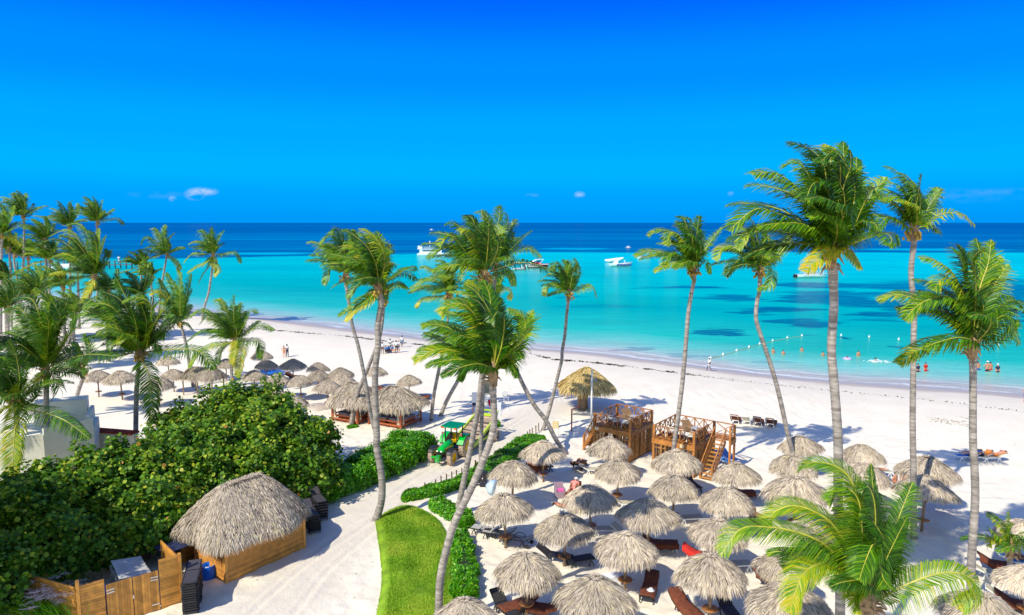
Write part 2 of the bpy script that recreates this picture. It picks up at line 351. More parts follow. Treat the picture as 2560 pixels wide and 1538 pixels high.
bp = NN('ShaderNodeBump'); bp.inputs['Distance'].default_value = .06; bp.inputs['Strength'].default_value = .7
LL(mth('ADD', noise(P, 4.0, 7, .65), mth('MULTIPLY', noise(P, 18, 3, .6), .3)), bp.inputs['Height']); LL(bp.outputs[0], b.inputs['Normal'])
tag(gridmesh('beach_ground', V, Fq, msand, {'inland': inland, 'road': onroad}), kind='structure')

# sea: one sheet to the horizon
yr = np.concatenate([np.linspace(25, 160, 60), 160 * 1.06 ** np.arange(1, 118)]); u = np.linspace(-1, 1, 181)
YY, UU = np.meshgrid(yr, u, indexing='ij'); XX = UU * (260 + YY * 1.25) * (.25 + .75 * np.abs(UU)) 
off = offshore(XX, YY)
V = np.stack([XX, YY, np.full_like(XX, ZW)], -1).reshape(-1, 3); ny, nx = XX.shape
idx = np.arange(ny * nx).reshape(ny, nx); Fq = np.stack([idx[:-1, :-1], idx[:-1, 1:], idx[1:, 1:], idx[1:, :-1]], -1).reshape(-1, 4)
keep = (off.reshape(-1)[Fq].max(axis=1) > -12); Fq = Fq[keep]
mw, t, b = newmat('sea_water'); NN = t.nodes.new; LL = t.links.new
at = NN('ShaderNodeAttribute'); at.attribute_name = 'off'; ge = NN('ShaderNodeNewGeometry'); P = ge.outputs['Position']
def vscale(v, s):
    n = NN('ShaderNodeVectorMath'); n.operation = 'MULTIPLY'; LL(v, n.inputs[0]); n.inputs[1].default_value = s; return n.outputs[0]
wv = mth('SUBTRACT', noise(vscale(P, (.6, 1, 1)), .12, 5, .6), .5)
wob = mth('ADD', at.outputs['Fac'], mth('MULTIPLY', wv, 9.0))
rw = NN('ShaderNodeValToRGB'); LL(mth('POWER', mrange(wob, -1., 260.), .5), rw.inputs[0])
def q(d): return math.sqrt((d + 1) / 261)
setramp(rw, [(q(-1), (.50, .43, .38)), (q(2.5), (.47, .45, .41)), (q(6), (.34, .54, .47)), (q(12), (.16, .56, .46)), (q(22), (.02, .50, .37)), (q(55), (0, .43, .33)), (q(130), (0, .48, .41)), (q(250), (0, .55, .52))])
colr = rw.outputs[0]
sepw = NN('ShaderNodeSeparateXYZ'); LL(P, sepw.inputs[0])
stre = noise(vscale(P, (.006, .045, 1)), 1.0, 5, .6)
colr = mixc(mth('MULTIPLY', mrange(stre, .5, .72), mrange(at.outputs['Fac'], 20., 60., 0., .35)), colr, (0, .30, .40))
sg = None
o5 = (1800, 320, 3.25); o6 = (1660, 780, 2.744); o8 = (1500, 560, 3.742)
patches = [(*C(o6, 460, 138), 62, 6.5, 1), (*C(o6, 560, 150), 40, 5, .8), (*C(o6, 980, 75), 80, 9, 1), (*C(o6, 900, 62), 50, 5, .7), (*C(o6, 1650, 235), 27, 5, .6), (*C(o6, 1070, 170), 22, 3.5, .8), (*C(o6, 600, 5), 50, 4, .8), (*C(o6, 1450, 15), 60, 6, .8), (*C(o6, 1800, 8), 110, 11, 1), (*C(o6, 2250, 8), 90, 8, 1),
    (*C(o8, 900, 595), 65, 4, .8), (*C(o8, 2000, 572), 85, 7, .8), (*C(o8, 1250, 690), 50, 9, .75), (*C(o8, 2150, 700), 95, 12, .9), (*C(o8, 2350, 575), 80, 6, .9), (*C(o5, 1300, 1285), 120, 7, .9), (*C(o5, 2400, 1290), 60, 14, .9), (*C(o5, 2420, 1340), 80, 12, 1), (*C(o5, 900, 1390), 100, 8, .8), (493, 750, 16, 2, .8), (1550, 871, 50, 3.5, .6), (1330, 828, 25, 2, .3), (1680, 890, 60, 5, .45), (1900, 905, 70, 6, .3), (1480, 765, 120, 6, .25), (1420, 742, 40, 3, .6), (2510, 700, 60, 8, .6), (2230, 760, 150, 10, .8), (2440, 745, 150, 14, 1), (2080, 735, 110, 8, .7), (1990, 752, 60, 6, .8), (2330, 715, 130, 7, .7), (1800, 745, 70, 5, .5), (2480, 800, 80, 7, .7), (2200, 800, 60, 4, .5), (1640, 720, 60, 3, .5), (2460, 722, 210, 22, .85), (2260, 738, 90, 9, .8), (1960, 775, 90, 6, .8)]
dn = NN('ShaderNodeTexNoise'); dn.inputs['Scale'].default_value = .16; dn.inputs['Detail'].default_value = 6; dn.inputs['Roughness'].default_value = .65; LL(vscale(P, (.35, 1, 1)), dn.inputs[0])
dv = NN('ShaderNodeVectorMath'); dv.operation = 'MULTIPLY_ADD'; LL(dn.outputs['Color'], dv.inputs[0]); dv.inputs[1].default_value = (34, 16, 0); LL(P, dv.inputs[2])
def ell(px, py, rx, ry, k):
    c = GZ(px, py, ZW); RX = rx * c.y / F; RY = abs(GZ(px, py - ry, ZW).y - GZ(px, py + ry, ZW).y) / 2
    s = NN('ShaderNodeVectorMath'); s.operation = 'SUBTRACT'; LL(dv.outputs[0], s.inputs[0]); s.inputs[1].default_value = (c.x + 17, c.y + 8, ZW)
    m = NN('ShaderNodeVectorMath'); m.operation = 'MULTIPLY'; LL(s.outputs[0], m.inputs[0]); m.inputs[1].default_value = (1 / RX, 1 / RY, 0)
    l = NN('ShaderNodeVectorMath'); l.operation = 'LENGTH'; LL(m.outputs[0], l.inputs[0])
    return mrange(l.outputs['Value'], .72, 1.12, k, 0.)
for pch in patches:
    e = ell(pch[0], pch[1], pch[2] * (1.12 if pch[0] > 1690 else 1), pch[3] * (1.15 if pch[0] > 1690 else 1), min(1, pch[4] * (1.25 if pch[0] > 1690 else .9))); sg = e if sg is None else mth('MAXIMUM', sg, e)
grain = mrange(noise(vscale(P, (.25, 1, 1)), .5, 6, .7), .3, .6, .55, 1.)
colr = mixc(mth('MULTIPLY', sg, mth('MULTIPLY', grain, .92)), colr, (0, .055, .14))
# outer reef: deep blue beyond a crisp, wavering edge
rip = mrange(noise(vscale(P, (.16, .9, 1)), .55, 6, .72), .3, .7, .88, 1.10); big = mrange(noise(vscale(P, (.012, .03, 1)), 1., 4, .6), .35, .65, .86, 1.06)
rs_ = NN('ShaderNodeVectorMath'); rs_.operation = 'SCALE'; LL(colr, rs_.inputs[0]); LL(mth('MULTIPLY', rip, big), rs_.inputs[3]); colr = rs_.outputs[0]
yb = mth('ADD', sepw.outputs[1], mth('MULTIPLY', mth('SUBTRACT', noise(vscale(P, (.004, .01, 1)), 1., 5, .65), .5), 110.))
yb = mth('ADD', yb, mth('MULTIPLY', mrange(sepw.outputs[0], -170., -20., 1., 0.), 62.))
deep = mrange(yb, 452., 468.)
dcol = NN('ShaderNodeValToRGB'); LL(mth('POWER', mrange(sepw.outputs[1], 380., 12000.), .4), dcol.inputs[0])
setramp(dcol, [(0, (0, .060, .19)), (.10, (0, .085, .25)), (.25, (0, .075, .27)), (.42, (0, .025, .21)), (.65, (0, .005, .20)), (1, (0, .002, .17))])
stA = noise(vscale(P, (.0022, .016, 1)), 1., 6, .65); stB = noise(vscale(P, (.0006, .0034, 1)), 1., 5, .6); stC = noise(vscale(P, (.00015, .0007, 1)), 1., 4, .6)
fB = mrange(sepw.outputs[1], 600., 1300.); fC = mrange(sepw.outputs[1], 2200., 5000.)
st2 = mth('ADD', mth('MULTIPLY', stA, mth('SUBTRACT', 1.0, fB)), mth('MULTIPLY', fB, mth('ADD', mth('MULTIPLY', stB, mth('SUBTRACT', 1.0, fC)), mth('MULTIPLY', stC, fC))))
dc = mixc(mth('MULTIPLY', mrange(st2, .48, .70), mrange(sepw.outputs[1], 450., 2500., .75, .35)), dcol.outputs[0], (0, .27, .46))
dc = mixc(mrange(st2, .34, .47, .75, 0.), dc, (0, .045, .19))
colr = mixc(deep, colr, dc)
lt = None
for pch in [(2330, 624, 190, 3.2, .8), (1440, 622, 90, 2.6, .7), (660, 634, 130, 3, .9), (1650, 640, 200, 2.5, .6), (2200, 640, 90, 2.5, .4)]:
    e = ell(*pch); lt = e if lt is None else mth('MAXIMUM', lt, e)
colr = mixc(mth('MULTIPLY', lt, .85), colr, (0, .44, .60))
# foam lines rolling in at the edge
foam = None
for c, wd, k in ((.6, .75, .85), (3.6, .55, .5), (-1.2, .5, .35)):
    f = mrange(mth('ABSOLUTE', mth('SUBTRACT', mth('ADD', at.outputs['Fac'], mth('MULTIPLY', wv, 7.)), c)), .15, wd, k, 0.)
    foam = f if foam is None else mth('MAXIMUM', foam, f)
brk = mrange(noise(P, .10, 4, .6), .36, .56, .0, 1.); foam = mth('MULTIPLY', foam, brk)
foam = mth('MULTIPLY', foam, mrange(noise(P, 1.6, 5, .7), .3, .55, .45, 1.))
colr = mixc(foam, colr, (.82, .84, .84))
LL(colr, b.inputs['Base Color']); b.inputs['Roughness'].default_value = .22; LL(mrange(deep, 0., 1., .07, .006), b.inputs['Specular IOR Level'])
b1 = NN('ShaderNodeBump'); b1.inputs['Strength'].default_value = .8; b1.inputs['Distance'].default_value = .25; LL(noise(vscale(P, (.5, 1.1, 1)), .9, 7, .65), b1.inputs['Height'])
LL(b1.outputs[0], b.inputs['Normal'])
tag(gridmesh('sea_water', V, Fq, mw, {'off': off}), kind='structure')

# seaweed wrack along the tide line
mweed = mat('dry_seaweed', (.045, .022, .010), .95, .4, 6, tint=.5)
LW = spl([G(*p) for p in [(560, 814), (651, 824), (700, 827), (790, 835), (887, 843), (943, 851), (1020, 859), (1090, 866), (1180, 872), (1300, 880), (1380, 898), (1440, 903), (1500, 909), (1560, 916), (1663, 929), (1770, 943), (1868, 955), (1970, 966), (2079, 977), (2210, 990), (2350, 1003), (2460, 1018), (2580, 1031)]], 14)
vv = []; tt = []
for i, p in enumerate(LW):
    dens = 16
    k = int(dens * (0.1 + 2.2 * max(0, math.sin(i * .37) * math.sin(i * .113 + 1) * math.sin(i * 1.3 + 2)) ** .8)) if p.x < 26 else 2
    for _ in range(k):
        a = random.uniform(0, 6.28); r = random.uniform(.03, .15) * (1 if p.x < 22 else .5)
        c = Vector((p.x + random.gauss(0, .35), p.y + random.gauss(0, .33), 0)); c.z = float(gh(c.x, c.y)) + .02
        hgt = random.uniform(.02, .08)
        q4 = [c + Vector((math.cos(a) * r * 1.8, math.sin(a) * r, hgt)), c + Vector((-math.sin(a) * r, math.cos(a) * r * .6, 0)), c + Vector((-math.cos(a) * r * 1.8, -math.sin(a) * r, hgt * .4)), c + Vector((math.sin(a) * r, -math.cos(a) * r * .6, hgt))]
        vv += q4; tt.append(random.random())
npmesh('seaweed_line', [tuple(p) for p in vv], 4, tt, mweed); tag(bpy.data.objects['seaweed_line'], 'broken dark line of dry seaweed along the wet sand', 'seaweed', kind='stuff')
# scattered dry leaf litter on the sand
vv = []; tt = []
for _ in range(1500):
    px = random.uniform(600, 2560); py = random.uniform(870, 1500); p = G(px, py)
    if onr := (linedist(np.array([p.x]), np.array([p.y]), roadpts)[0] < 2 and random.random() < .6): continue
    a = random.uniform(0, 6.28); r = random.uniform(.02, .07); c = p + Vector((0, 0, .03))
    vv += [c + Vector((math.cos(a) * r, math.sin(a) * r, .02)), c + Vector((-math.sin(a) * r * .4, math.cos(a) * r * .4, 0.01)), c - Vector((math.cos(a) * r, math.sin(a) * r, -.02)), c + Vector((math.sin(a) * r * .4, -math.cos(a) * r * .4, .03))]; tt.append(random.random())
tag(npmesh('leaf_litter', [tuple(p) for p in vv], 4, tt, mat('litter', (.20, .14, .08), .9, tint=.5)), 'small dry leaf bits scattered over the white sand', 'leaf litter', kind='stuff')
# writing scraped into the sand
OW = (2280, 1020, 12.35)
strokes = [[(470, 300), (520, 305)], [(575, 320), (620, 310)], [(600, 365), (655, 380)], [(550, 412), (590, 425)], [(690, 318), (745, 318)], [(670, 345), (740, 380)], [(775, 350), (815, 325), (835, 350)], [(790, 400), (820, 388)], [(700, 435), (760, 415)], [(905, 370), (905, 470)], [(930, 345), (1100, 355)], [(1040, 390), (1095, 400), (1115, 430), (1070, 490)], [(960, 385), (1030, 430)], [(1190, 388), (1245, 376)], [(1210, 405), (1330, 427), (1440, 410)], [(1225, 435), (1330, 475)], [(1390, 480), (1470, 450)], [(1320, 515), (1355, 525)], [(1130, 490), (1230, 515)], [(1430, 515), (1500, 525), (1590, 555)], [(1520, 440), (1580, 415), (1690, 425)], [(1550, 495), (1680, 515), (1790, 520)], [(1640, 565), (1800, 595)], [(1480, 290), (1600, 305)], [(1640, 325), (1790, 330)]]
p0 = G(2380, 1056); wr = thing('sand_writing', 'large letters scraped into the pale sand near the wet shore', 'sand writing', p0)
for s in strokes:
    mb = MB()
    P_ = [G(*C(OW, *q_)) - p0 + Vector((0, 0, .035)) for q_ in s]
    for a, c in zip(P_[:-1], P_[1:]): mb.beam(a, c, .10, .03, t=random.random())
    mb.build('letter_stroke', mat('damp_sand', (.50, .45, .37), .9, .2, 8, tint=.2), wr)

# lawn
def poly_in(pts, n, pad=0):
    xs = [p.x for p in pts]; ys = [p.y for p in pts]; o = []
    while len(o) < n:
        x = random.uniform(min(xs), max(xs)); y = random.uniform(min(ys), max(ys)); c = False; j = len(pts) - 1
        for i in range(len(pts)):
            if (pts[i].y > y) != (pts[j].y > y) and x < (pts[j].x - pts[i].x) * (y - pts[i].y) / (pts[j].y - pts[i].y) + pts[i].x: c = not c
            j = i
        if c: o.append((x, y))
    return o
LP = [GZ(*p) for p in [(938, 1306), (964, 1282), (1021, 1267), (1078, 1287), (1112, 1323), (1130, 1380), (1134, 1450), (1128, 1660), (936, 1660), (953, 1470), (951, 1400)]]
LPs = spl(LP + [LP[0]], 6)[:-1]; cen = sum(LPs, Vector()) / len(LPs)
mb = MB(); vs = []; rings = [1, .97, .9, .75, .5, .25]; nL = len(LPs)
for r in rings:
    for p in LPs:
        q_ = cen + (p - cen) * r; hz = .02 + .22 * (1 - r ** 8) ** .8 if r < 1 else -.04
        q_.z = hz + .10 * float(vnoise(np.array([q_.x]), np.array([q_.y]), 1.4, 9)[0]); vs.append(q_)
fs = [(j * nL + i, j * nL + (i + 1) % nL, (j + 1) * nL + (i + 1) % nL, (j + 1) * nL + i) for j in range(len(rings) - 1) for i in range(nL)] + [tuple((len(rings) - 1) * nL + i for i in range(nL))]
mb.add(vs, fs); mgrass = mat('lawn_soil', (.20, .34, .015), .9, .35, 1.2, .9, 14)
tag(mb.build('lawn_ground', mgrass, None, True), kind='structure')
bl = poly_in(LPs, 52000); A = np.array(bl); hx = np.full(len(A), .36)
cr = np.array([(p.x, p.y) for p in LPs] + [(LPs[0].x, LPs[0].y)]); edge = linedist(A[:, 0], A[:, 1], [tuple(q_) for q_ in cr])
zz = .02 + .20 * np.clip(edge / .5, 0, 1) + .1 * vnoise(A[:, 0], A[:, 1], 1.4, 9)
an = rng.random(len(A)) * 6.283; ln = rng.uniform(.05, .11, len(A)); ti = rng.random(len(A)); wdt = .022
Bs = np.stack([A[:, 0], A[:, 1], zz], 1); dxy = np.stack([np.cos(an), np.sin(an), np.zeros(len(A))], 1); pv = np.stack([-np.sin(an), np.cos(an), np.zeros(len(A))], 1)
tip = Bs + pv * (ln * .55)[:, None]; tip[:, 2] += ln
Vg = np.stack([Bs - dxy * wdt, Bs + dxy * wdt, tip], 1)
mbl = leafmat('lawn_blade', [(0, (.09, .24, .01)), (.5, (.22, .44, .015)), (1, (.48, .58, .06))], .3, (.3, .5, .03), .6, .2)
patchn = vnoise(A[:, 0], A[:, 1], .9, 21) + .5 + vnoise(A[:, 0], A[:, 1], 2.3, 22) * .5
tag(npmesh('lawn_grass', Vg.reshape(-1, 3), 3, np.clip(ti * .6 + patchn * .8 - .12, 0, 1), mbl), 'mown bright green lawn between the sand road and the clipped hedge', 'lawn', kind='stuff')
# ------------------------------------------------------------------ palms
WIND = Vector((-1, .12, .12)).normalized()
def nrm(a): return a / np.maximum(np.linalg.norm(a, axis=-1, keepdims=True), 1e-9)
def frond(pts, L, nl, parent, base, tint=.5, lw=.05, stream=.35, sag=.35, near=False, wf=1.0):
    """pts: world points of the midrib; one mesh: rib + leaflets"""
    C_ = np.array([tuple(p - base) for p in spl(pts, 7)]); seg = np.linalg.norm(np.diff(C_, axis=0), axis=1); S = np.concatenate([[0], np.cumsum(seg)]); tot = S[-1]; S /= tot
    nl = int(nl * 1.25); s = np.linspace(.10, .995, nl) + rng.uniform(-.3, .3, nl) / nl; s = np.clip(s, .1, 1)
    P_ = np.stack([np.interp(s, S, C_[:, k]) for k in range(3)], 1)
    Q = np.stack([np.interp(np.clip(s + .02, 0, 1), S, C_[:, k]) for k in range(3)], 1); Q0 = np.stack([np.interp(np.clip(s - .02, 0, 1), S, C_[:, k]) for k in range(3)], 1)
    T = nrm(Q - Q0); up = np.array([0.15, -.35, 1.]); up = up / np.linalg.norm(up)
    Nn = up - T * (T @ up)[:, None]; Nn = nrm(Nn + 1e-6); B = np.cross(T, Nn)
    prof = np.clip(np.sin(np.pi * np.clip(s, 0, 1) ** .62) ** .55, .0, 1) * .85 + .15; prof *= np.where(s > .93, (1 - s) * 10 + .3, 1)
    lmax = L * .25 * wf; VV = []; TT = []
    W = np.array(WIND)
    for sd in (-1, 1):
        nz = .035 if near else .08; ln = lmax * prof * rng.uniform(.85, 1.1, nl); fw = .50 + .70 * s
        d = nrm(B * sd + T * fw[:, None] + Nn * .12 + rng.normal(0, nz, (nl, 3)) + W * stream * .55)
        p1 = P_ + d * (ln * .5)[:, None]
        d2 = nrm(d + W * stream * 1.1 + np.array([0, 0, -1.]) * sag * 2.3 * (.6 + (.3 if near else .8) * rng.random((nl, 1))))
        p2 = p1 + d2 * (ln * .5)[:, None]
        wv_ = nrm(np.cross(d, Nn) + rng.normal(0, .10, (nl, 3))) * lw * .5
        a0 = P_ - wv_ * .6; a1 = P_ + wv_ * .6; b0 = p1 - wv_; b1 = p1 + wv_; c0_ = p2 - wv_ * .22; c1_ = p2 + wv_ * .22
        VV.append(np.stack([a0, a1, b1, b0], 1)); VV.append(np.stack([b0, b1, c1_, c0_], 1))
        ti_ = np.clip(tint - .06 + rng.normal(0, .15, nl) + .12 * s + .10 * math.sin(tint * 97), 0, 1); TT += [ti_, np.clip(ti_ + .03, 0, 1)]
    V_ = np.concatenate([a.reshape(-1, 3) for a in VV]); T_ = np.concatenate(TT)
    o = npmesh('frond', V_, 4, T_, M_FROND, parent)
    mb = MB(); k = len(C_); r0 = .045 if near else .04
    mb.tube([Vector(c) for c in C_], [r0 * (1 - .8 * i / (k - 1)) * L / 4.5 for i in range(k)], 4, tint)
    mb.build('midrib', M_RACH, o); return o
def windy(base, az, el, L, wk=1.0, seed=None):
    """midrib of a wind-blown frond starting at azimuth az, elevation el"""
    d = Vector((math.cos(az) * math.cos(el), math.sin(az) * math.cos(el), math.sin(el))); p = base.copy(); o = [p.copy()]; n = 7
    for i in range(n):
        s = (i + .5) / n
        d = (d + WIND * (.17 * wk * (.5 + s)) + Vector((0, 0, -1)) * (.30 * s * (1.3 - el * .4))).normalized(); p = p + d * (L / n); o.append(p.copy())
    return [o[0], o[2], o[4], o[6], o[7]]
def palm(label, o, center, trunk, fronds, L, base=None, Y=None, fill=10, r=.17, nl=52, lw=.055, nuts=1, dark=0., near=False, brown=0, extra_dead=0, seed=0):
    """center, trunk, fronds in crop coordinates o; trunk listed from the crown down, the last point stands on the ground"""
    st = random.getstate(); random.seed(seed + int(center[0] * 7 + center[1]))
    tp = [C(o, *p) if len(p) == 2 else (p[0], p[1]) for p in trunk]
    g = G(*tp[-1]) if Y is None else PY(*tp[-1], Y)
    if Y is not None: g.z = float(gh(g.x, g.y))
    Yd = g.y; cpt = PY(*C(o, *center), Yd)
    root = thing('palm_tree', label, 'palm tree', g, group='coconut palms')
    pts = [PY(*q_, Yd) for q_ in tp[:-1]] + [g - Vector((0, 0, .15))]
    pts = [cpt + Vector((0, 0, -.1))] + pts if (pts[0] - cpt).length > .25 else pts
    sp_ = spl(pts, 30); cum = [0]
    for a, b_ in zip(sp_[:-1], sp_[1:]): cum.append(cum[-1] + (b_ - a).length)
    tot = cum[-1]; step = .10 if near else .13; n = max(int(tot / step), 10); ring = []; rad = []; arr = np.array([tuple(p) for p in sp_]); cu = np.array(cum)
    for i in range(n + 1):
        s = tot * i / n; P_ = Vector([float(np.interp(s, cu, arr[:, k])) for k in range(3)]) - g; f = i / n
        rr = r * (.82 + .28 * f + .75 * max(0, f - .93) ** 1 * 9 * .35)
        if f < .06: rr *= 1.15
        for q_, m_ in ((0, 1.0), (.7 * tot / n, 1.055)):
            ring.append(P_ + (Vector(arr[min(len(arr) - 1, int(len(arr) * f))]) - Vector(arr[max(0, int(len(arr) * f) - 1)])).normalized() * q_ * 0 - Vector((0, 0, q_ * (1 if True else 0)))); rad.append(rr * m_ * random.uniform(.975, 1.025))
    mb = MB(); mb.tube(ring, rad, 9, .5); mb.t = [random.uniform(.1, 1) if i % 9 == 0 else None for i in range(len(mb.t))]
    last = .5
    for i in range(len(mb.t)):
        if mb.t[i] is None: mb.t[i] = last
        else: last = mb.t[i]
    mb.build('trunk', M_TRUNK, root, True)
    # fibrous crown heart with old leaf bases
    mb = MB(); lc = cpt - g
    for i in range(16 + brown * 8):
        a = random.uniform(0, 6.28); h0 = random.uniform(-.55, .2); q_ = lc + Vector((math.cos(a) * r * .8, math.sin(a) * r * .8, h0)); e = Vector((math.cos(a) * random.uniform(.15, .5), math.sin(a) * random.uniform(.15, .5), random.uniform(-.35, .45)))
        mb.tube([q_, q_ + e * .55 + Vector((0, 0, .08)), q_ + e], [.06, .045, .012], 4, random.random())
    mb.tube([lc + Vector((0, 0, -.6)), lc + Vector((0, 0, 0)), lc + Vector((0, 0, .5))], [r * 1.05, r * 1.35, r * .5], 8, .4)
    mb.build('crown_heart', M_DEAD, root)
    if nuts:
        mb = MB()
        for i in range(8 + 6 * nuts):
            a = random.uniform(0, 6.28); rr = random.uniform(.2, .45); mb.ball((lc.x + math.cos(a) * rr, lc.y + math.sin(a) * rr, lc.z + random.uniform(-.55, -.05)), (.085, .085, .11), 6, 4, random.random())
        mb.build('coconut_cluster', M_NUT, root, True)
    sc = L / 4.5
    for k, fr in enumerate(fronds):
        opt = fr[-1] if isinstance(fr[-1], dict) else {}; P2 = [q_ for q_ in fr if not isinstance(q_, dict)]
        dz = opt.get('dz', random.uniform(-1.4, 1.4) * sc)
        pts = [cpt]; m_ = len(P2)
        for i, q_ in enumerate(P2): pts.append(PY(*C(o, *q_), Yd + dz * ((i + 1) / m_) ** 1.2))
        Lf = sum((b_ - a).length for a, b_ in zip(pts[:-1], pts[1:]))
        frond(pts, min(Lf * 1.05, L * 1.5), int(nl * min(1.25, max(.6, Lf / L))), root, g, opt.get('t', random.uniform(.2, .72) - dark), lw, opt.get('st', .35), opt.get('sag', .35), near, opt.get('wf', 1.0) * min(1.25, L / max(Lf, .1)) ** .5)
    for i in range(int(fill * 1.3 + 1)):
        az = i * 2.4 + random.uniform(-.3, .3); el = R(random.uniform(18, 82)); Lf = L * random.uniform(.78, 1.02)
        frond(windy(cpt, az, el, Lf, random.uniform(.8, 1.5)), Lf, int(nl * .85), root, g, random.uniform(.2, .6) - dark, lw, .45, .4, near, .95)
    random.setstate(st); return root
oA = (1800, 320, 3.25); oB = (1500, 560, 3.742); oC = (1020, 500, 3.71); oD = (760, 540, 2.747); oE = (0, 440, 3.529); oF = (180, 680, 3.906); oG = (0, 680, 2.853); oH = (1780, 1100, 3.167); o1 = (0, 0, 1.0)
def S(*pts, o=oA): return [((q_[0] - o[0]) * o[2], (q_[1] - o[1]) * o[2]) for q_ in pts]   # photo pixels -> crop coords
palm('tallest palm of all, its huge wind-blown crown high against the blue sky right of centre', oA, (905, 1010), [(920, 1180)] + S((2083, 700), (2085, 760), (2079, 870), (2086, 960), (2095, 1090), (2096, 1200), (2096, 1290), (2102, 1416), (2108, 1572)),
     [[(880, 700), (850, 330), (740, 180), (545, 110), {'dz': 1}], [(840, 780), (700, 560), (470, 375), (255, 368), {'dz': -1.2, 't': .62}], [(850, 800), (760, 480), (650, 290), (495, 315), {'dz': .6}], [(800, 900), (620, 770), (480, 700), (290, 660), (75, 830), {'dz': -1, 't': .5}],
      [(900, 640), (850, 470), (760, 450), (690, 600), {'dz': -1.5, 't': .3}], [(985, 600), (1010, 380), (1000, 110), {'dz': .8, 't': .35}], [(960, 600), (975, 300), (900, 215), (815, 280), {'dz': -.8, 't': .3}], [(1040, 700), (1100, 480), (1110, 240), {'dz': 1.2, 't': .5}],
      [(1050, 830), (1170, 630), (1350, 400), {'dz': .2, 't': .4}], [(1060, 860), (1160, 640), (1240, 500), (1300, 560), {'dz': -1, 't': .3}], [(1020, 880), (1150, 760), (1270, 790), (1260, 860), {'dz': -1.2, 't': .42}], [(950, 985), (1030, 990), (1090, 1060), (1150, 1150), {'dz': -.9, 't': .8}],
      [(955, 975), (860, 1010), (690, 1165), {'dz': -1.6, 't': .93}], [(860, 560), (800, 240), (700, 235), {'dz': 1.4}], [(880, 500), (900, 230), (850, 130), {'dz': 2, 't': .6}], [(820, 870), (640, 850), (420, 740), {'dz': 1.8, 't': .35}], [(780, 930), (650, 940), (530, 1000), {'dz': 1, 't': .3}], [(1000, 500), (1060, 320), (1060, 180), {'dz': -.5, 't': .3}], [(900, 760), (880, 500), (800, 400), {'dz': -1, 't': .25}]], 4.4, Y=24.0, fill=10, r=.165, nl=66, lw=.05, nuts=0, dark=.02, brown=1)
palm('palm on a low sand mound with yellow blossom under its crown', oA, (1570, 830), [(1578, 900), (1555, 1130), (1557, 1250), (1570, 1350)] + S((2286, 760), (2284, 860), (2283, 960), (2282, 1060), (2284, 1180), (2284, 1260), (2286, 1345)),
     [[(1560, 620), (1490, 430), (1395, 405)], [(1600, 600), (1640, 370), {'t': .3}], [(1530, 680), (1430, 560), (1300, 580), {'t': .55}], [(1490, 790), (1370, 720), (1265, 830), {'t': .35, 'dz': -1.3}], [(1640, 740), (1720, 600), (1800, 490), {'t': .35}], [(1650, 790), (1790, 700), (1950, 700), (2075, 790), {'t': .72, 'dz': -.6}],
      [(1590, 560), (1560, 430), {'dz': 1.4}], [(1660, 700), (1730, 560), (1770, 480), {'dz': 1}], [(1540, 600), (1470, 470), {'dz': -1, 't': .3}], [(1620, 810), (1720, 790), (1790, 860), {'t': .4, 'dz': 1.2}]], 4.3, fill=6, r=.16, nl=46, lw=.065, nuts=3)
palm('palm at the right edge with a low spreading crown over the turquoise shallows', oA, (2055, 1768), S((2434, 880), (2433, 911), (2433, 984), (2433, 1100), (2437, 1173), (2438, 1253), (2430, 1382), (2428, 1450), (2427, 1553)),
     [S((2415, 760), (2385, 689), (2338, 652), (2298, 643)) + [{'t': .6}], S((2415, 780), (2385, 715), (2356, 698), (2335, 726)) + [{'t': .7, 'dz': -1.2}], S((2390, 800), (2330, 765), (2250, 737), (2194, 751)) + [{'t': .6, 'dz': .6}], S((2425, 740), (2403, 646), (2378, 618)) + [{'t': .45}],
      S((2440, 740), (2452, 650), (2440, 597)) + [{'dz': 1, 't': .5}], S((2445, 740), (2470, 660), (2478, 600)) + [{'dz': .4, 't': .62}], S((2460, 760), (2495, 700), (2520, 661)) + [{'t': .4}], S((2400, 858), (2345, 856), (2294, 875), (2247, 911)) + [{'t': .6, 'dz': -.7}],
      S((2470, 820), (2515, 790), (2550, 862)) + [{'t': .35, 'dz': -.9}], S((2480, 790), (2530, 750), (2580, 790)) + [{'t': .45, 'dz': .7}], S((2460, 740), (2480, 690), (2500, 640)) + [{'dz': 1.6}], S((2400, 770), (2360, 740), (2300, 760), (2260, 800)) + [{'dz': -1.2, 't': .4}], S((2420, 720), (2410, 640), (2395, 610)) + [{'dz': -1, 't': .3}], S((2470, 860), (2520, 840), (2545, 800)) + [{'t': .5}], S((2440, 700), (2430, 650), (2460, 620)) + [{'dz': -1.3, 't': .35}]], 4.2, fill=7, r=.165, nl=56, lw=.055, nuts=0, brown=1)
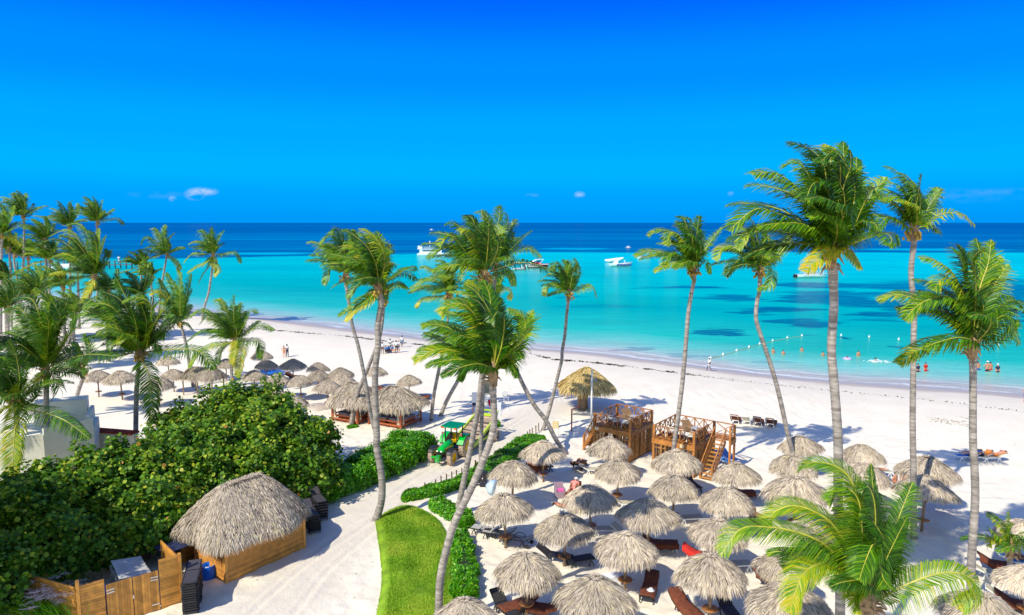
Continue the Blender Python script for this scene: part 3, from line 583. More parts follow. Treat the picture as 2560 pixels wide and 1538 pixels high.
palm('leaning palm in front of the second wooden deck', oB, (880, 400), [(880, 470), (878, 530)] + S((1727, 740), (1720, 790), (1715, 853), (1707, 944), (1696, 1035), (1687, 1100), (1673, 1203), o=oB),
     [[(800, 370), (640, 280), (450, 250), (320, 300), {'t': .7, 'dz': -.8}], [(840, 260), (700, 100), (550, 55), (450, 110), {'t': .55}], [(820, 220), (740, 110), (660, 80), (620, 200), {'t': .7, 'dz': -1.2}], [(850, 160), (790, -30), (715, -75), {'dz': 1}], [(900, 150), (930, -80), {'dz': .5, 't': .3}], [(960, 280), (1060, 130), (1150, 25), {'t': .35, 'wf': .6}],
      [(780, 330), (680, 260), (590, 395), {'t': .35, 'dz': -1.4}], [(920, 400), (1000, 350), (1030, 470), {'t': .5, 'dz': -.8}], [(860, 100), (840, -40), (780, -60), {'dz': -1, 't': .35}], [(830, 120), (760, 0), (700, 20), {'dz': 1.4}], [(830, 400), (860, 500), (900, 540), {'t': .8, 'wf': .6}], [(800, 300), (720, 180), (640, 170), {'dz': .5}]], 4.1, fill=8, r=.155, nl=46, lw=.065, nuts=2, brown=1)
palm('slender palm leaning left as it rises from behind the thatch parasols right of the decks', oB, (1500, 430), [(1500, 490), (1490, 640)] + S((1894, 745), (1890, 780), (1893, 809), (1915, 875), (1937, 944), (1955, 1017), (1973, 1097), (2006, 1203), o=oB),
     [[(1400, 330), (1260, 215), (1150, 225), (1080, 340), {'t': .75, 'dz': -.8}], [(1420, 350), (1300, 335), (1175, 490), {'t': .3, 'dz': -1.2}], [(1440, 200), (1350, 50), (1250, 120), {'t': .55}], [(1470, 150), (1430, -20), (1370, -60)], [(1530, 200), (1545, 50), {'t': .3}], [(1580, 280), (1640, 150), {'t': .3}], [(1560, 430), (1610, 430), (1590, 560), (1480, 620), {'t': .55, 'dz': -.8}], [(1450, 180), (1400, 60), (1290, 240), {'t': .65, 'dz': -1.3}], [(1530, 250), (1570, 120), (1600, 330), {'dz': -1}], [(1420, 260), (1330, 180), (1240, 140), {'dz': 1}]], 3.9, fill=8, r=.15, nl=44, lw=.065, nuts=1)
palm('small-crowned thin palm standing alone before the open turquoise water', oC, (1495, 860), [(1490, 900), (1470, 1080), (1455, 1250), (1430, 1400)] + S((1404, 900), (1393, 944), (1382, 990), (1371, 1031), (1356, 1075), o=oC),
     [[(1430, 750), (1330, 690), (1245, 730), {'t': .65}], [(1400, 800), (1310, 790), (1260, 890), {'t': .7}], [(1580, 830), (1700, 800), (1755, 905), {'t': .6}], [(1440, 650), (1380, 580), (1325, 650)], [(1480, 640), (1440, 550), {'t': .45}], [(1530, 680), (1560, 600), {'t': .35}], [(1540, 760), (1580, 700), {'t': .3}], [(1450, 700), (1400, 620), (1340, 660), {'dz': -1}], [(1480, 700), (1500, 580), (1460, 560)], [(1460, 760), (1400, 700), {'dz': 1.2}]], 3.5, fill=6, r=.15, nl=40, lw=.07, nuts=1)
# centre cluster
palm('palm with a strongly slanting trunk whose base stands by the first wooden deck', oC, (815, 590), [(812, 650), (800, 800)] + S((1233, 780), (1248, 850), (1284, 911), (1310, 965), (1338, 1015), (1365, 1050), (1390, 1098), (1419, 1136), o=oC),
     [[(760, 380), (620, 200), (520, 150)], [(780, 300), (720, 130), (620, 110), {'dz': 1}], [(820, 300), (850, 150), (850, 50), {'t': .5}], [(860, 350), (930, 200), (905, 115), {'t': .45}], [(880, 400), (950, 260), (1010, 180), {'t': .3}], [(880, 560), (1000, 475), (1130, 450), (1240, 530), {'t': .62, 'dz': -.5}], [(800, 450), (845, 350), (770, 350), {'dz': -1.2, 't': .5}], [(860, 500), (940, 380), (980, 300), {'t': .3}], [(790, 330), (740, 210), (690, 90)], [(870, 620), (960, 680), (990, 800), {'t': .35}], [(900, 650), (940, 700), (960, 800), {'dz': 1, 't': .4}]], 4.6, fill=8, r=.16, nl=54, lw=.06, nuts=0)
palm('palm on a straight grey trunk rising from the low hedge bend', oC, (715, 690), [(720, 760), (730, 1000)] + S((1212, 850), (1206, 924), (1196, 1013), (1184, 1079), (1162, 1190), (1140, 1287), o=oC),
     [[(600, 420), (450, 230), (345, 225), {'t': .35}], [(560, 520), (430, 350), (350, 345), (285, 420), {'t': .7, 'dz': -1}], [(640, 400), (560, 270), (480, 290), {'dz': -1.2, 't': .6}], [(560, 560), (420, 440), (300, 455), (180, 545), {'t': .45, 'dz': -.5}], [(690, 420), (700, 200), {'t': .35}], [(740, 450), (745, 200), (700, 180), {'dz': -1}], [(640, 640), (500, 600), (360, 690), {'t': .25, 'dz': -1.4}], [(660, 400), (600, 180), (520, 140)], [(780, 450), (850, 270), (900, 250)], [(620, 560), (500, 420), (400, 300), {'dz': 1}], [(800, 700), (900, 680), (950, 760), {'t': .4}]], 4.6, fill=7, r=.17, nl=54, lw=.06, nuts=1, brown=1)
palm('palm leaning right from the sand behind the tractor, crown hidden in the central clump', oC, (800, 900), [(740, 1060)] + S((1200, 860), (1163, 920), (1139, 961), (1115, 1005), (1099, 1041), o=oC),
     [[(880, 830), (950, 840), (945, 930), {'t': .85}], [(860, 760), (930, 650), (990, 720), {'t': .4}], [(780, 780), (700, 740), (600, 740), {'t': .5}]], 3.8, fill=6, r=.17, nl=44, lw=.065)
palm('yellowish palm standing behind the hedge end, just left of the central clump', oC, (375, 860), [(370, 940), (365, 1150), (330, 1390)] + S((1105, 888), (1093, 944), (1083, 998), (1078, 1052), o=oC),
     [[(340, 780), (260, 680), (170, 620), (110, 630), {'t': .6}], [(400, 760), (420, 710), (200, 730), (15, 825), {'t': .68, 'dz': -1}], [(320, 850), (150, 815), (0, 860), {'t': .75}], [(320, 900), (150, 920), (75, 1000), {'t': .85, 'dz': -.6}], [(400, 700), (330, 580), (250, 560), {'t': .4}], [(380, 700), (340, 640), {'t': .4}], [(420, 720), (450, 600), {'t': .35}], [(440, 830), (470, 930), {'t': .5}], [(360, 1000), (310, 1130), {'t': .6, 'wf': .5}]], 3.8, fill=5, r=.15, nl=40, lw=.07, nuts=2)
palm('dark-trunked palm between the two crossing centre trunks', oC, (700, 1010), [(700, 1150)] + S((1209, 900), (1209, 947), (1204, 1057), (1202, 1146), (1202, 1172), o=oC), [[(640, 900), (560, 860), {'t': .4}]], 3.2, fill=6, r=.14, nl=36, lw=.07)
palm('foreground centre palm with a long curved trunk rising from the lawn edge', oC, (790, 1600), S((1231, 955), (1234, 1000), (1235, 1057), (1226, 1100), (1209, 1146), (1175, 1226), (1138, 1301), (1115, 1377), (1100, 1456), (1096, 1575), o=oC),
     [[(640, 1380), (430, 1215), (260, 1155), (125, 1165), {'t': .62, 'dz': -.8}], [(700, 1500), (500, 1420), (280, 1385), (55, 1490), {'t': .6, 'dz': -1}], [(720, 1250), (560, 1000), (400, 965), (295, 1060), {'t': .6}], [(740, 1150), (640, 860), (560, 740), {'t': .6, 'dz': .5}], [(770, 1150), (760, 900), (700, 745), {'t': .5, 'dz': 1}], [(870, 1350), (890, 1100), (830, 1040), (765, 1140), {'t': .3, 'dz': -1.2}], [(940, 1480), (1060, 1280), (1080, 1100), (930, 1005), {'t': .7, 'dz': .3}],
      [(900, 1400), (1060, 1250), (1160, 1020), {'t': .6, 'wf': .6}], [(900, 1450), (1050, 1320), (1130, 1180), {'t': .5}], [(880, 1480), (1000, 1400), (1060, 1470), {'t': .35, 'dz': -1}], [(660, 1350), (500, 1260), (400, 1330), {'t': .35, 'dz': -1.4}], [(820, 1150), (840, 900), {'t': .35, 'dz': 1.4}], [(760, 1250), (700, 1000), (580, 900), {'t': .3, 'dz': -.6}], [(640, 1430), (440, 1350), (150, 1230), {'t': .5, 'dz': 1}], [(850, 1200), (850, 1000), {'t': .3}], [(700, 1250), (560, 1100), (330, 1040), {'t': .4, 'dz': 1}], [(900, 1500), (980, 1550), (1020, 1650), {'t': .4}], [(700, 1560), (560, 1560), (480, 1680), {'t': .45, 'dz': -1}]], 4.2, fill=7, r=.165, nl=62, lw=.055, nuts=0, near=True)
palm('palm on the stout straight trunk between the road bend and lawn tip', oD, (515, 480), [(520, 515), (530, 600), (507, 750), (510, 880), (490, 1050), (490, 1250), (500, 1484)] + S((942, 1118), (954, 1189), (954, 1248), (937, 1302), o=oD),
     [[(440, 560), (360, 610), (235, 685), {'t': .7, 'dz': -.5}], [(450, 580), (360, 640), (285, 725), {'t': .85, 'dz': -1, 'wf': .8}], [(430, 450), (360, 480), (300, 570), {'t': .35}], [(450, 380), (350, 290), (250, 350), {'t': .6}], [(430, 300), (320, 205), (235, 260), {'t': .6}], [(470, 280), (440, 170), (385, 115)], [(510, 250), (525, 170), (500, 105), {'t': .4}], [(550, 320), (590, 190), {'t': .3}], [(560, 400), (600, 335), (635, 345), {'t': .35}], [(600, 435), (700, 395), (775, 440), {'t': .3, 'dz': -.6}], [(580, 480), (650, 460), (710, 490), {'t': .4}], [(540, 500), (570, 560), (560, 600), {'t': .4}], [(500, 330), (560, 230), (610, 250), {'t': .35, 'dz': -1}], [(470, 420), (420, 330), (270, 310), {'dz': -1.2, 't': .4}], [(480, 300), (440, 220), (370, 200), {'dz': 1}]], 4.4, fill=8, r=.20, nl=54, lw=.06, nuts=2, brown=1)
palm('palm whose kinked thin trunk meets the hedge beside the stout straight one', oD, (285, 400), [(285, 440), (310, 600), (330, 740), (370, 880), (400, 1020), (430, 1180), (460, 1370)] + S((950, 1115), o=oD),
     [[(250, 290), (170, 200), (70, 245), {'t': .6}], [(260, 250), (200, 130), (110, 190), {'t': .55}], [(270, 200), (230, 90), (180, 130)], [(290, 230), (320, 120), (260, 90), {'t': .4}], [(230, 360), (180, 365), (140, 475), {'t': .4, 'dz': -.8}], [(330, 370), (390, 400), (420, 470), {'t': .4}], [(310, 250), (360, 130), (330, 90), {'t': .5}], [(240, 330), (140, 250), (85, 260), {'t': .7, 'dz': -1}]], 4.3, fill=7, r=.15, nl=46, lw=.065)
palm('crooked palm growing past the corner post of the left canopy bed', oD, (545, 580), [(540, 700), (520, 830), (495, 900), (440, 1040), (380, 1180), (345, 1300), (322, 1432)], [[(600, 500), (660, 480), (720, 500), {'t': .35}]], 3.0, fill=5, r=.17, nl=36, lw=.07)
palm('young palm in front with huge drooping fronds filling the lower right corner', oH, (1235, 1240), [(1230, 1350), (1225, 1700)],
     [[(1100, 1060), (900, 840), (680, 735), (430, 690), (220, 710), (70, 915), {'t': .62, 'dz': -.8, 'sag': .5}], [(1100, 900), (960, 680), (820, 575), (650, 522), (500, 570), (435, 690), {'t': .68, 'dz': .5}], [(1130, 1130), (1030, 1030), (900, 975), (780, 1010), (690, 1110), (615, 1370), {'t': .72, 'dz': -1.6, 'sag': .6}],
      [(1200, 900), (1160, 500), (1080, 290), (950, 200), (800, 180), (685, 240), {'t': .62, 'dz': 1.4}], [(1200, 900), (1170, 520), (1090, 395), (1000, 400), (920, 500), {'t': .62, 'dz': .6}], [(1280, 950), (1290, 600), (1258, 190), {'t': .28, 'dz': .7, 'wf': .7}], [(1285, 900), (1290, 540), (1240, 375), (1180, 420), {'t': .22, 'dz': 0}], [(1300, 1050), (1400, 820), (1500, 560), (1590, 335), {'t': .28, 'dz': .6, 'wf': .8}],
      [(1320, 1080), (1420, 860), (1540, 620), {'t': .2, 'dz': -.5, 'wf': .9}], [(1260, 1000), (1275, 830), (1215, 960), (1165, 1110), {'t': .42, 'dz': -1.7}], [(1280, 1000), (1300, 870), (1350, 1080), (1420, 1180), {'t': .35, 'dz': -1.5}], [(1290, 1290), (1420, 1205), (1640, 1105), (1850, 1050), (2010, 1075), (2080, 1160), (1965, 1345), {'t': .68, 'dz': -.8, 'sag': .55}],
      [(1200, 950), (1120, 700), (1040, 620), (960, 760), {'t': .45, 'dz': 1.8}], [(1150, 1120), (1050, 900), (900, 830), (700, 900), (560, 1010), {'t': .35, 'dz': .4}], [(1220, 900), (1200, 600), (1190, 330), {'t': .4, 'dz': 1.8}], [(1190, 1150), (1150, 1180), (1120, 1260), (1160, 1380), {'t': .6, 'dz': -1.2}], [(1330, 1150), (1430, 980), (1480, 820), {'t': .4, 'dz': 1.3}], [(1250, 900), (1240, 640), (1320, 420), {'t': .3, 'dz': 1.2}]], 4.2, Y=22.0, fill=3, r=.22, nl=104, lw=.032, nuts=0, near=True, brown=3)
palm('little young palm among the parasols at the far right edge', oH, (2365, 850), [(2362, 930), (2355, 1060), (2350, 1120)],
     [[(2310, 720), (2250, 640), (2170, 580), {'t': .6}], [(2355, 700), (2350, 560), {'t': .55}], [(2400, 760), (2480, 730), {'t': .4}], [(2300, 780), (2230, 740), (2190, 690), {'t': .7}], [(2290, 790), (2210, 800), (2200, 850), {'t': .95, 'dz': -.5}], [(2420, 790), (2470, 800), (2480, 880), {'t': .35}], [(2340, 730), (2380, 660)], [(2300, 820), (2240, 850), {'t': .9}]], 2.2, fill=3, r=.13, nl=34, lw=.05, nuts=0)
# left grove
palm('palm above the canopy, alone with hanging yellow fronds over open water', oE, (1880, 690), [(1875, 790), (1860, 900), (1840, 1030), (1795, 1180), (1785, 1268)],
     [[(1800, 600), (1720, 580), (1660, 605), {'t': .7}], [(1830, 560), (1780, 480), (1730, 530)], [(1870, 540), (1870, 450), {'t': .5}], [(1920, 560), (1980, 480), {'t': .35}], [(1930, 620), (1985, 590)], [(1800, 690), (1700, 690), (1620, 770), {'t': .65}], [(1830, 760), (1740, 800), (1650, 860), {'t': .6}], [(1850, 790), (1800, 860), (1750, 955), {'t': .3}], [(1890, 760), (1920, 820), (1895, 890), {'t': .9}], [(1980, 690), (2080, 680), (2130, 770), {'t': .45}]], 4.6, fill=8, r=.2, nl=36, lw=.11, nuts=1)
palm('palm left of the lone one, fronds combed left by the wind over dark blue sea', oE, (1475, 690), [(1465, 740), (1440, 880), (1420, 1000), (1400, 1230)],
     [[(1400, 620), (1300, 540), (1240, 610), {'t': .45}], [(1420, 560), (1370, 470), (1320, 470)], [(1450, 520), (1460, 430), {'t': .4}], [(1500, 560), (1540, 500), {'t': .3}], [(1380, 680), (1260, 650), (1135, 690), {'t': .65}], [(1400, 700), (1290, 740), (1180, 795), {'t': .75}], [(1530, 660), (1580, 640), (1625, 640), {'t': .3}], [(1540, 740), (1580, 790), (1575, 860), {'t': .6}]], 4.6, fill=8, r=.2, nl=36, lw=.11)
palm('upright-fronded palm between the lone beach palms and the long thatch shelter', oE, (1590, 1290), [(1600, 1330)] + S((465, 860), (473, 910), (484, 968), o=oE),
     [[(1500, 1100), (1400, 900), {'t': .5}], [(1560, 1050), (1470, 850), {'t': .4}], [(1590, 1050), (1600, 850), {'t': .55}], [(1640, 1080), (1690, 860), {'t': .3}], [(1620, 1150), (1700, 1000), {'t': .3}], [(1500, 1300), (1430, 1340), (1410, 1440), {'t': .5}], [(1660, 1310), (1710, 1370), {'t': .4}], [(1540, 1150), (1430, 1050)], [(1500, 1230), (1420, 1180)]], 4.0, fill=5, r=.17, nl=44, lw=.075, nuts=2)
palm('bushy palm growing out of the sea grape with yellow fronds hanging to the right', oF, (1590, 670), [(1580, 720), (1560, 850), (1560, 1080), (1560, 1190)],
     [[(1450, 600), (1280, 580), (1110, 690), {'t': .45}], [(1500, 560), (1300, 380), (1150, 435), {'t': .62, 'dz': -.8}], [(1530, 450), (1450, 280), (1380, 300)], [(1580, 400), (1590, 225), {'t': .45}], [(1620, 420), (1650, 300), {'t': .35}], [(1680, 520), (1750, 380), (1815, 400), {'t': .5}], [(1680, 620), (1830, 520), (1980, 570), {'t': .35}], [(1700, 670), (1830, 690), (1840, 850), {'t': .35, 'dz': -.7}], [(1620, 660), (1660, 700), (1640, 850), (1620, 1030), {'t': .88, 'dz': -1.2}], [(1500, 700), (1380, 720), (1250, 780), (1140, 940), {'t': .68, 'dz': -1}], [(1500, 720), (1440, 800), (1420, 900), {'t': .3, 'dz': -1}], [(1650, 500), (1700, 380), {'t': .3}], [(1480, 480), (1350, 420), (1240, 520), {'dz': 1}], [(1520, 520), (1420, 400)], [(1600, 680), (1590, 740), (1560, 900), {'t': .8, 'dz': -1.5}]], 4.1, fill=8, r=.16, nl=52, lw=.065, nuts=2)
palm('dark full palm with seed stalks, second from left in the front row', oF, (670, 790), [(650, 900), (632, 1100), (625, 1300), (620, 1700), (615, 2000)],
     [[(560, 560), (400, 350), (250, 310), (100, 360), {'t': .55}], [(520, 600), (320, 430), (100, 420), (0, 560), {'t': .4, 'dz': -1}], [(600, 500), (480, 280), (270, 180), {'t': .25}], [(640, 450), (560, 310), (430, 60), {'t': .3}], [(640, 600), (610, 450), (560, 320), {'dz': -1.5, 't': .3}], [(740, 550), (775, 330), (650, 250), (490, 290), {'t': .55, 'dz': -.8}], [(780, 550), (920, 300), (850, 200), (760, 220), {'t': .72}], [(760, 600), (850, 450), (990, 330), {'t': .3}],
      [(500, 800), (300, 800), (0, 870), {'t': .2, 'dz': .6}], [(820, 770), (1050, 755), (1250, 780), (1400, 950), {'t': .35, 'dz': -.6}], [(700, 900), (750, 1000), (775, 1200), (790, 1480), {'t': .35, 'dz': -1}], [(560, 700), (440, 650), (360, 760), {'t': .5, 'dz': -1.4}], [(640, 640), (560, 620), (430, 700), {'t': .6, 'dz': -1.5}], [(560, 620), (380, 560), (200, 640), {'t': .4, 'dz': .5}], [(780, 640), (870, 560), (880, 660), {'t': .4}], [(800, 690), (860, 800), {'t': .35}], [(700, 450), (680, 200), {'t': .25}]], 4.3, fill=9, r=.17, nl=60, lw=.06, nuts=2, dark=.06, brown=2)
palm('dark palm nearest the left, its straight trunk before the white building', oG, (325, 690), [(330, 800), (330, 900), (335, 1100), (337, 1290), (338, 1640)],
     [[(260, 450), (140, 260), (0, 300), {'t': .45}], [(300, 400), (230, 200), (90, 190), {'t': .3}], [(330, 380), (345, 200), (250, 110), {'t': .62}], [(360, 450), (430, 330), (340, 160), {'t': .4}], [(380, 480), (450, 300), (490, 180), {'t': .25}], [(420, 560), (520, 420), (650, 330), {'t': .3}], [(450, 640), (620, 590), (850, 600), {'t': .22, 'dz': -.6}], [(230, 560), (100, 480), (0, 540), {'t': .3, 'dz': -1}], [(400, 600), (520, 500), (570, 600), {'t': .4, 'dz': 1}], [(200, 640), (60, 650), (-60, 760), {'t': .5, 'dz': -.8}],
      [(390, 760), (420, 830), (360, 930), {'t': .5}], [(440, 700), (560, 720), (600, 760), {'t': .3, 'dz': 1}], [(340, 500), (345, 350), (300, 250), {'dz': -1.5, 't': .35}], [(280, 500), (200, 330), (60, 340), {'dz': 1.2, 't': .4}], [(270, 640), (170, 580), (90, 680), {'dz': -1.5, 't': .25}], [(300, 760), (240, 830), (150, 900), {'t': .8, 'dz': -1}]], 4.3, fill=10, r=.175, nl=60, lw=.06, nuts=0, dark=.08, brown=1)
palm('palm cut by the left edge whose yellow frond hangs down the blue-shaded wall', oG, (110, 900), [(118, 1000), (120, 1300), (122, 1800)],
     [[(60, 760), (-60, 700), {'t': .3}], [(40, 860), (-80, 900), {'t': .5}], [(90, 960), (20, 980), (-70, 1080), {'t': .8, 'dz': -1}], [(120, 1000), (105, 1150), (95, 1300), (90, 1480), {'t': .88, 'dz': -1.6}], [(170, 950), (260, 970), {'t': .4}], [(200, 980), (340, 1010), (480, 1070), (640, 1190), {'t': .45, 'dz': -1}], [(140, 800), (120, 620), (60, 480), {'t': .3}], [(160, 820), (200, 640), {'t': .3}], [(180, 880), (250, 830)], [(80, 800), (0, 620), {'t': .35}], [(90, 860), (20, 740), (-70, 640), {'t': .3}], [(220, 930), (240, 900), (300, 800), {'t': .35}]], 3.9, fill=8, r=.16, nl=56, lw=.055, nuts=2, dark=.06, brown=2)
palm('leaning palm stub between the two dark front palms on the left', oG, (590, 700), [(588, 760), (560, 840), (515, 1000), (505, 1040)], [[(640, 560), (600, 440), {'t': .35}], [(540, 620), (470, 540), {'t': .3}], [(560, 600), (520, 500), {'t': .35}], [(640, 620), (700, 540), {'t': .4}], [(520, 700), (420, 760), {'t': .3}]], 3.3, fill=6, r=.19, nl=42, lw=.065, dark=.06)
palm('big swept palm in the middle of the left grove with pale bracts', oE, (830, 880), [(830, 930), (780, 1080), (690, 1170), (640, 1330), (600, 1480)],
     [[(700, 700), (500, 560), (300, 620)], [(740, 640), (600, 480), (420, 540)], [(800, 600), (700, 430), (560, 440), {'t': .55}], [(860, 600), (880, 460), {'t': .6}], [(900, 650), (940, 520), {'t': .4}], [(930, 720), (990, 650), {'t': .3}], [(720, 760), (560, 690), (420, 740), {'t': .6}], [(700, 850), (480, 860), (260, 950), {'t': .8, 'dz': -1}], [(720, 900), (560, 930), (440, 1005), {'t': .62}], [(820, 940), (760, 1060), (690, 1190), {'t': .85, 'dz': -1.2}], [(900, 800), (960, 720), (930, 640)], [(760, 700), (640, 560), (520, 520), {'dz': -1}], [(860, 700), (820, 520), (740, 470), {'dz': -1, 't': .5}], [(780, 740), (660, 640), (500, 640), {'dz': 1}]], 5.0, fill=10, r=.22, nl=54, lw=.09, nuts=1)
for lab, c, trk, L, r_, fr in [
    ('high-crowned palm second from the left edge, standing out against the sky', (205, 355), [(213, 450), (210, 700), (195, 900), (180, 1300)], 5.2, .2, [[(100, 250), (25, 215)], [(150, 180), (110, 145)], [(220, 200), (230, 150)], [(280, 280), (300, 240)], [(260, 350), (290, 320)]]),
    ('palm on the skyline left of the rightmost skyline palm, fronds blown left', (615, 440), [(612, 500), (618, 800), (620, 1240)], 4.8, .2, [[(520, 330), (465, 330)], [(540, 260), (500, 215)], [(620, 260), (640, 220)], [(470, 380), (290, 350)], [(680, 330), (690, 240)]]),
    ('rightmost palm of the skyline group with one frond pointing right', (860, 405), [(855, 470), (850, 700), (860, 1000), (840, 1250)], 5.0, .2, [[(800, 240), (740, 180)], [(850, 250), (820, 180)], [(890, 300), (910, 210)], [(960, 385), (1040, 380), (1095, 430), {'t': .25}], [(760, 300), (700, 260)], [(760, 380), (660, 400)]]),
    ('palm at the very left edge with its orange flower stalk', (20, 520), [(15, 600), (10, 850), (5, 1400)], 5.0, .2, [[(60, 360), (0, 240)], [(90, 400), (130, 260)], [(110, 470), (190, 440)], [(100, 540), (185, 620), {'t': .8}]]),
    ('yellow-green palm behind the swept one, drooping fronds over the far jetty', (440, 740), [(438, 820), (435, 1000), (430, 1330)], 5.0, .2, [[(330, 560), (230, 560)], [(380, 500), (300, 470)], [(300, 640), (190, 640)], [(340, 690), (200, 690), (100, 750), {'t': .7}], [(360, 760), (260, 790), (135, 860), {'t': .8}], [(540, 540), (600, 500), {'t': .7}]]),
    ('low palm half hidden between the swept palm and the lone pair', (1240, 790), [(1245, 860), (1250, 1000), (1260, 1230)], 4.0, .2, [[(1180, 740), (1120, 700)], [(1150, 830), (1040, 860), {'t': .6}], [(1300, 850), (1370, 900)]]),
    ('palm with twisted trunk beyond the left building, crown against the sea', (130, 690), [(125, 760), (150, 900), (165, 1000), (160, 1290)], 4.4, .2, [[(60, 560), (20, 600)], [(120, 560), (180, 620), {'t': .8}], [(60, 660), (0, 700)]]),
    ('thin dark palm trunk and crown behind the jetty boat on the left', (250, 720), [(245, 800), (250, 880), (270, 1000), (290, 1280)], 4.2, .18, [[(180, 640), (120, 660)], [(240, 600), (200, 560)]]),
    ('farthest small palm rising over the left beach', (200, 700), [(205, 820), (190, 960), (120, 1180), (110, 1210)], 3.6, .16, []),
    ('slender palm behind the low half-hidden one on the left beach', (1330, 880), [(1335, 960), (1350, 1100), (1360, 1250)], 3.8, .18, [[(1260, 800), (1220, 850)], [(1340, 760), (1300, 810)]]),
    ('short palm on the shaded sand behind the left parasols', (1010, 1180), [(1000, 1260), (990, 1400), (985, 1490)], 3.4, .17, [])]:
    palm(lab, oE, c, trk, fr, L, fill=13, r=r_, nl=34, lw=.11, nuts=1, seed=3)
palm('unseen palm added past the left edge to shade the villa', oG, (-150, 700), [(-150, 900), (-150, 1300), (-150, 1750)], [], 4.6, fill=16, r=.18, nl=44, lw=.07)  # out of view, added so that its crown shades the villa

for lab, c, trk in [('mid-green palm between the dark front palms and the swept palm, crown before the beach', (520, 300), [(525, 420), (530, 560), (520, 700)]), ('yellowish palm rising just behind the top of the left front palm', (250, 150), [(245, 300), (240, 480), (235, 640)]),
    ('palm crown filling the gap at the left edge above the villa', (60, 260), [(58, 400), (60, 560), (70, 700)]), ('palm behind the stalked palm, crown over the parasol row', (760, 330), [(765, 420), (770, 540), (780, 640)]), ('palm behind the low leaning stub at the left', (400, 420), [(405, 520), (420, 640), (430, 720)])]:
    palm(lab, oG, c, trk, [], 4.4, fill=15, r=.18, nl=44, lw=.075, seed=5, nuts=1, dark=.04)

for i, (lab, c, trk) in enumerate([('wind-combed palm in the top row between the left skyline palms', (400, 560), [(402, 640), (405, 900), (410, 1330)]), ('pale palm directly under the high-crowned left palm', (80, 640), [(85, 720), (95, 900), (100, 1330)]),
    ('palm with its crown just below the swept palm, over the left beach', (560, 980), [(560, 1080), (565, 1200), (570, 1440)]), ('palm between the swept palm and the stalked palm below it', (960, 1020), [(965, 1100), (970, 1250), (975, 1440)]), ('palm over the left beach beside the upright-fronded palm', (1230, 1060), [(1235, 1140), (1240, 1280), (1245, 1450)]),
    ('palm at the left edge below the orange-stalked one', (40, 930), [(42, 1010), (50, 1200), (60, 1480)]), ('palm in the thick of the left grove, its crown over the villa side', (300, 1060), [(305, 1150), (310, 1280), (315, 1500)]), ('palm low in the left grove right of the far jetty launch', (680, 760), [(685, 840), (690, 1000), (700, 1350)])]):
    palm(lab, oE, c, trk, [], 4.9, fill=14, r=.2, nl=38, lw=.10, nuts=1, dark=.02, seed=40 + i)
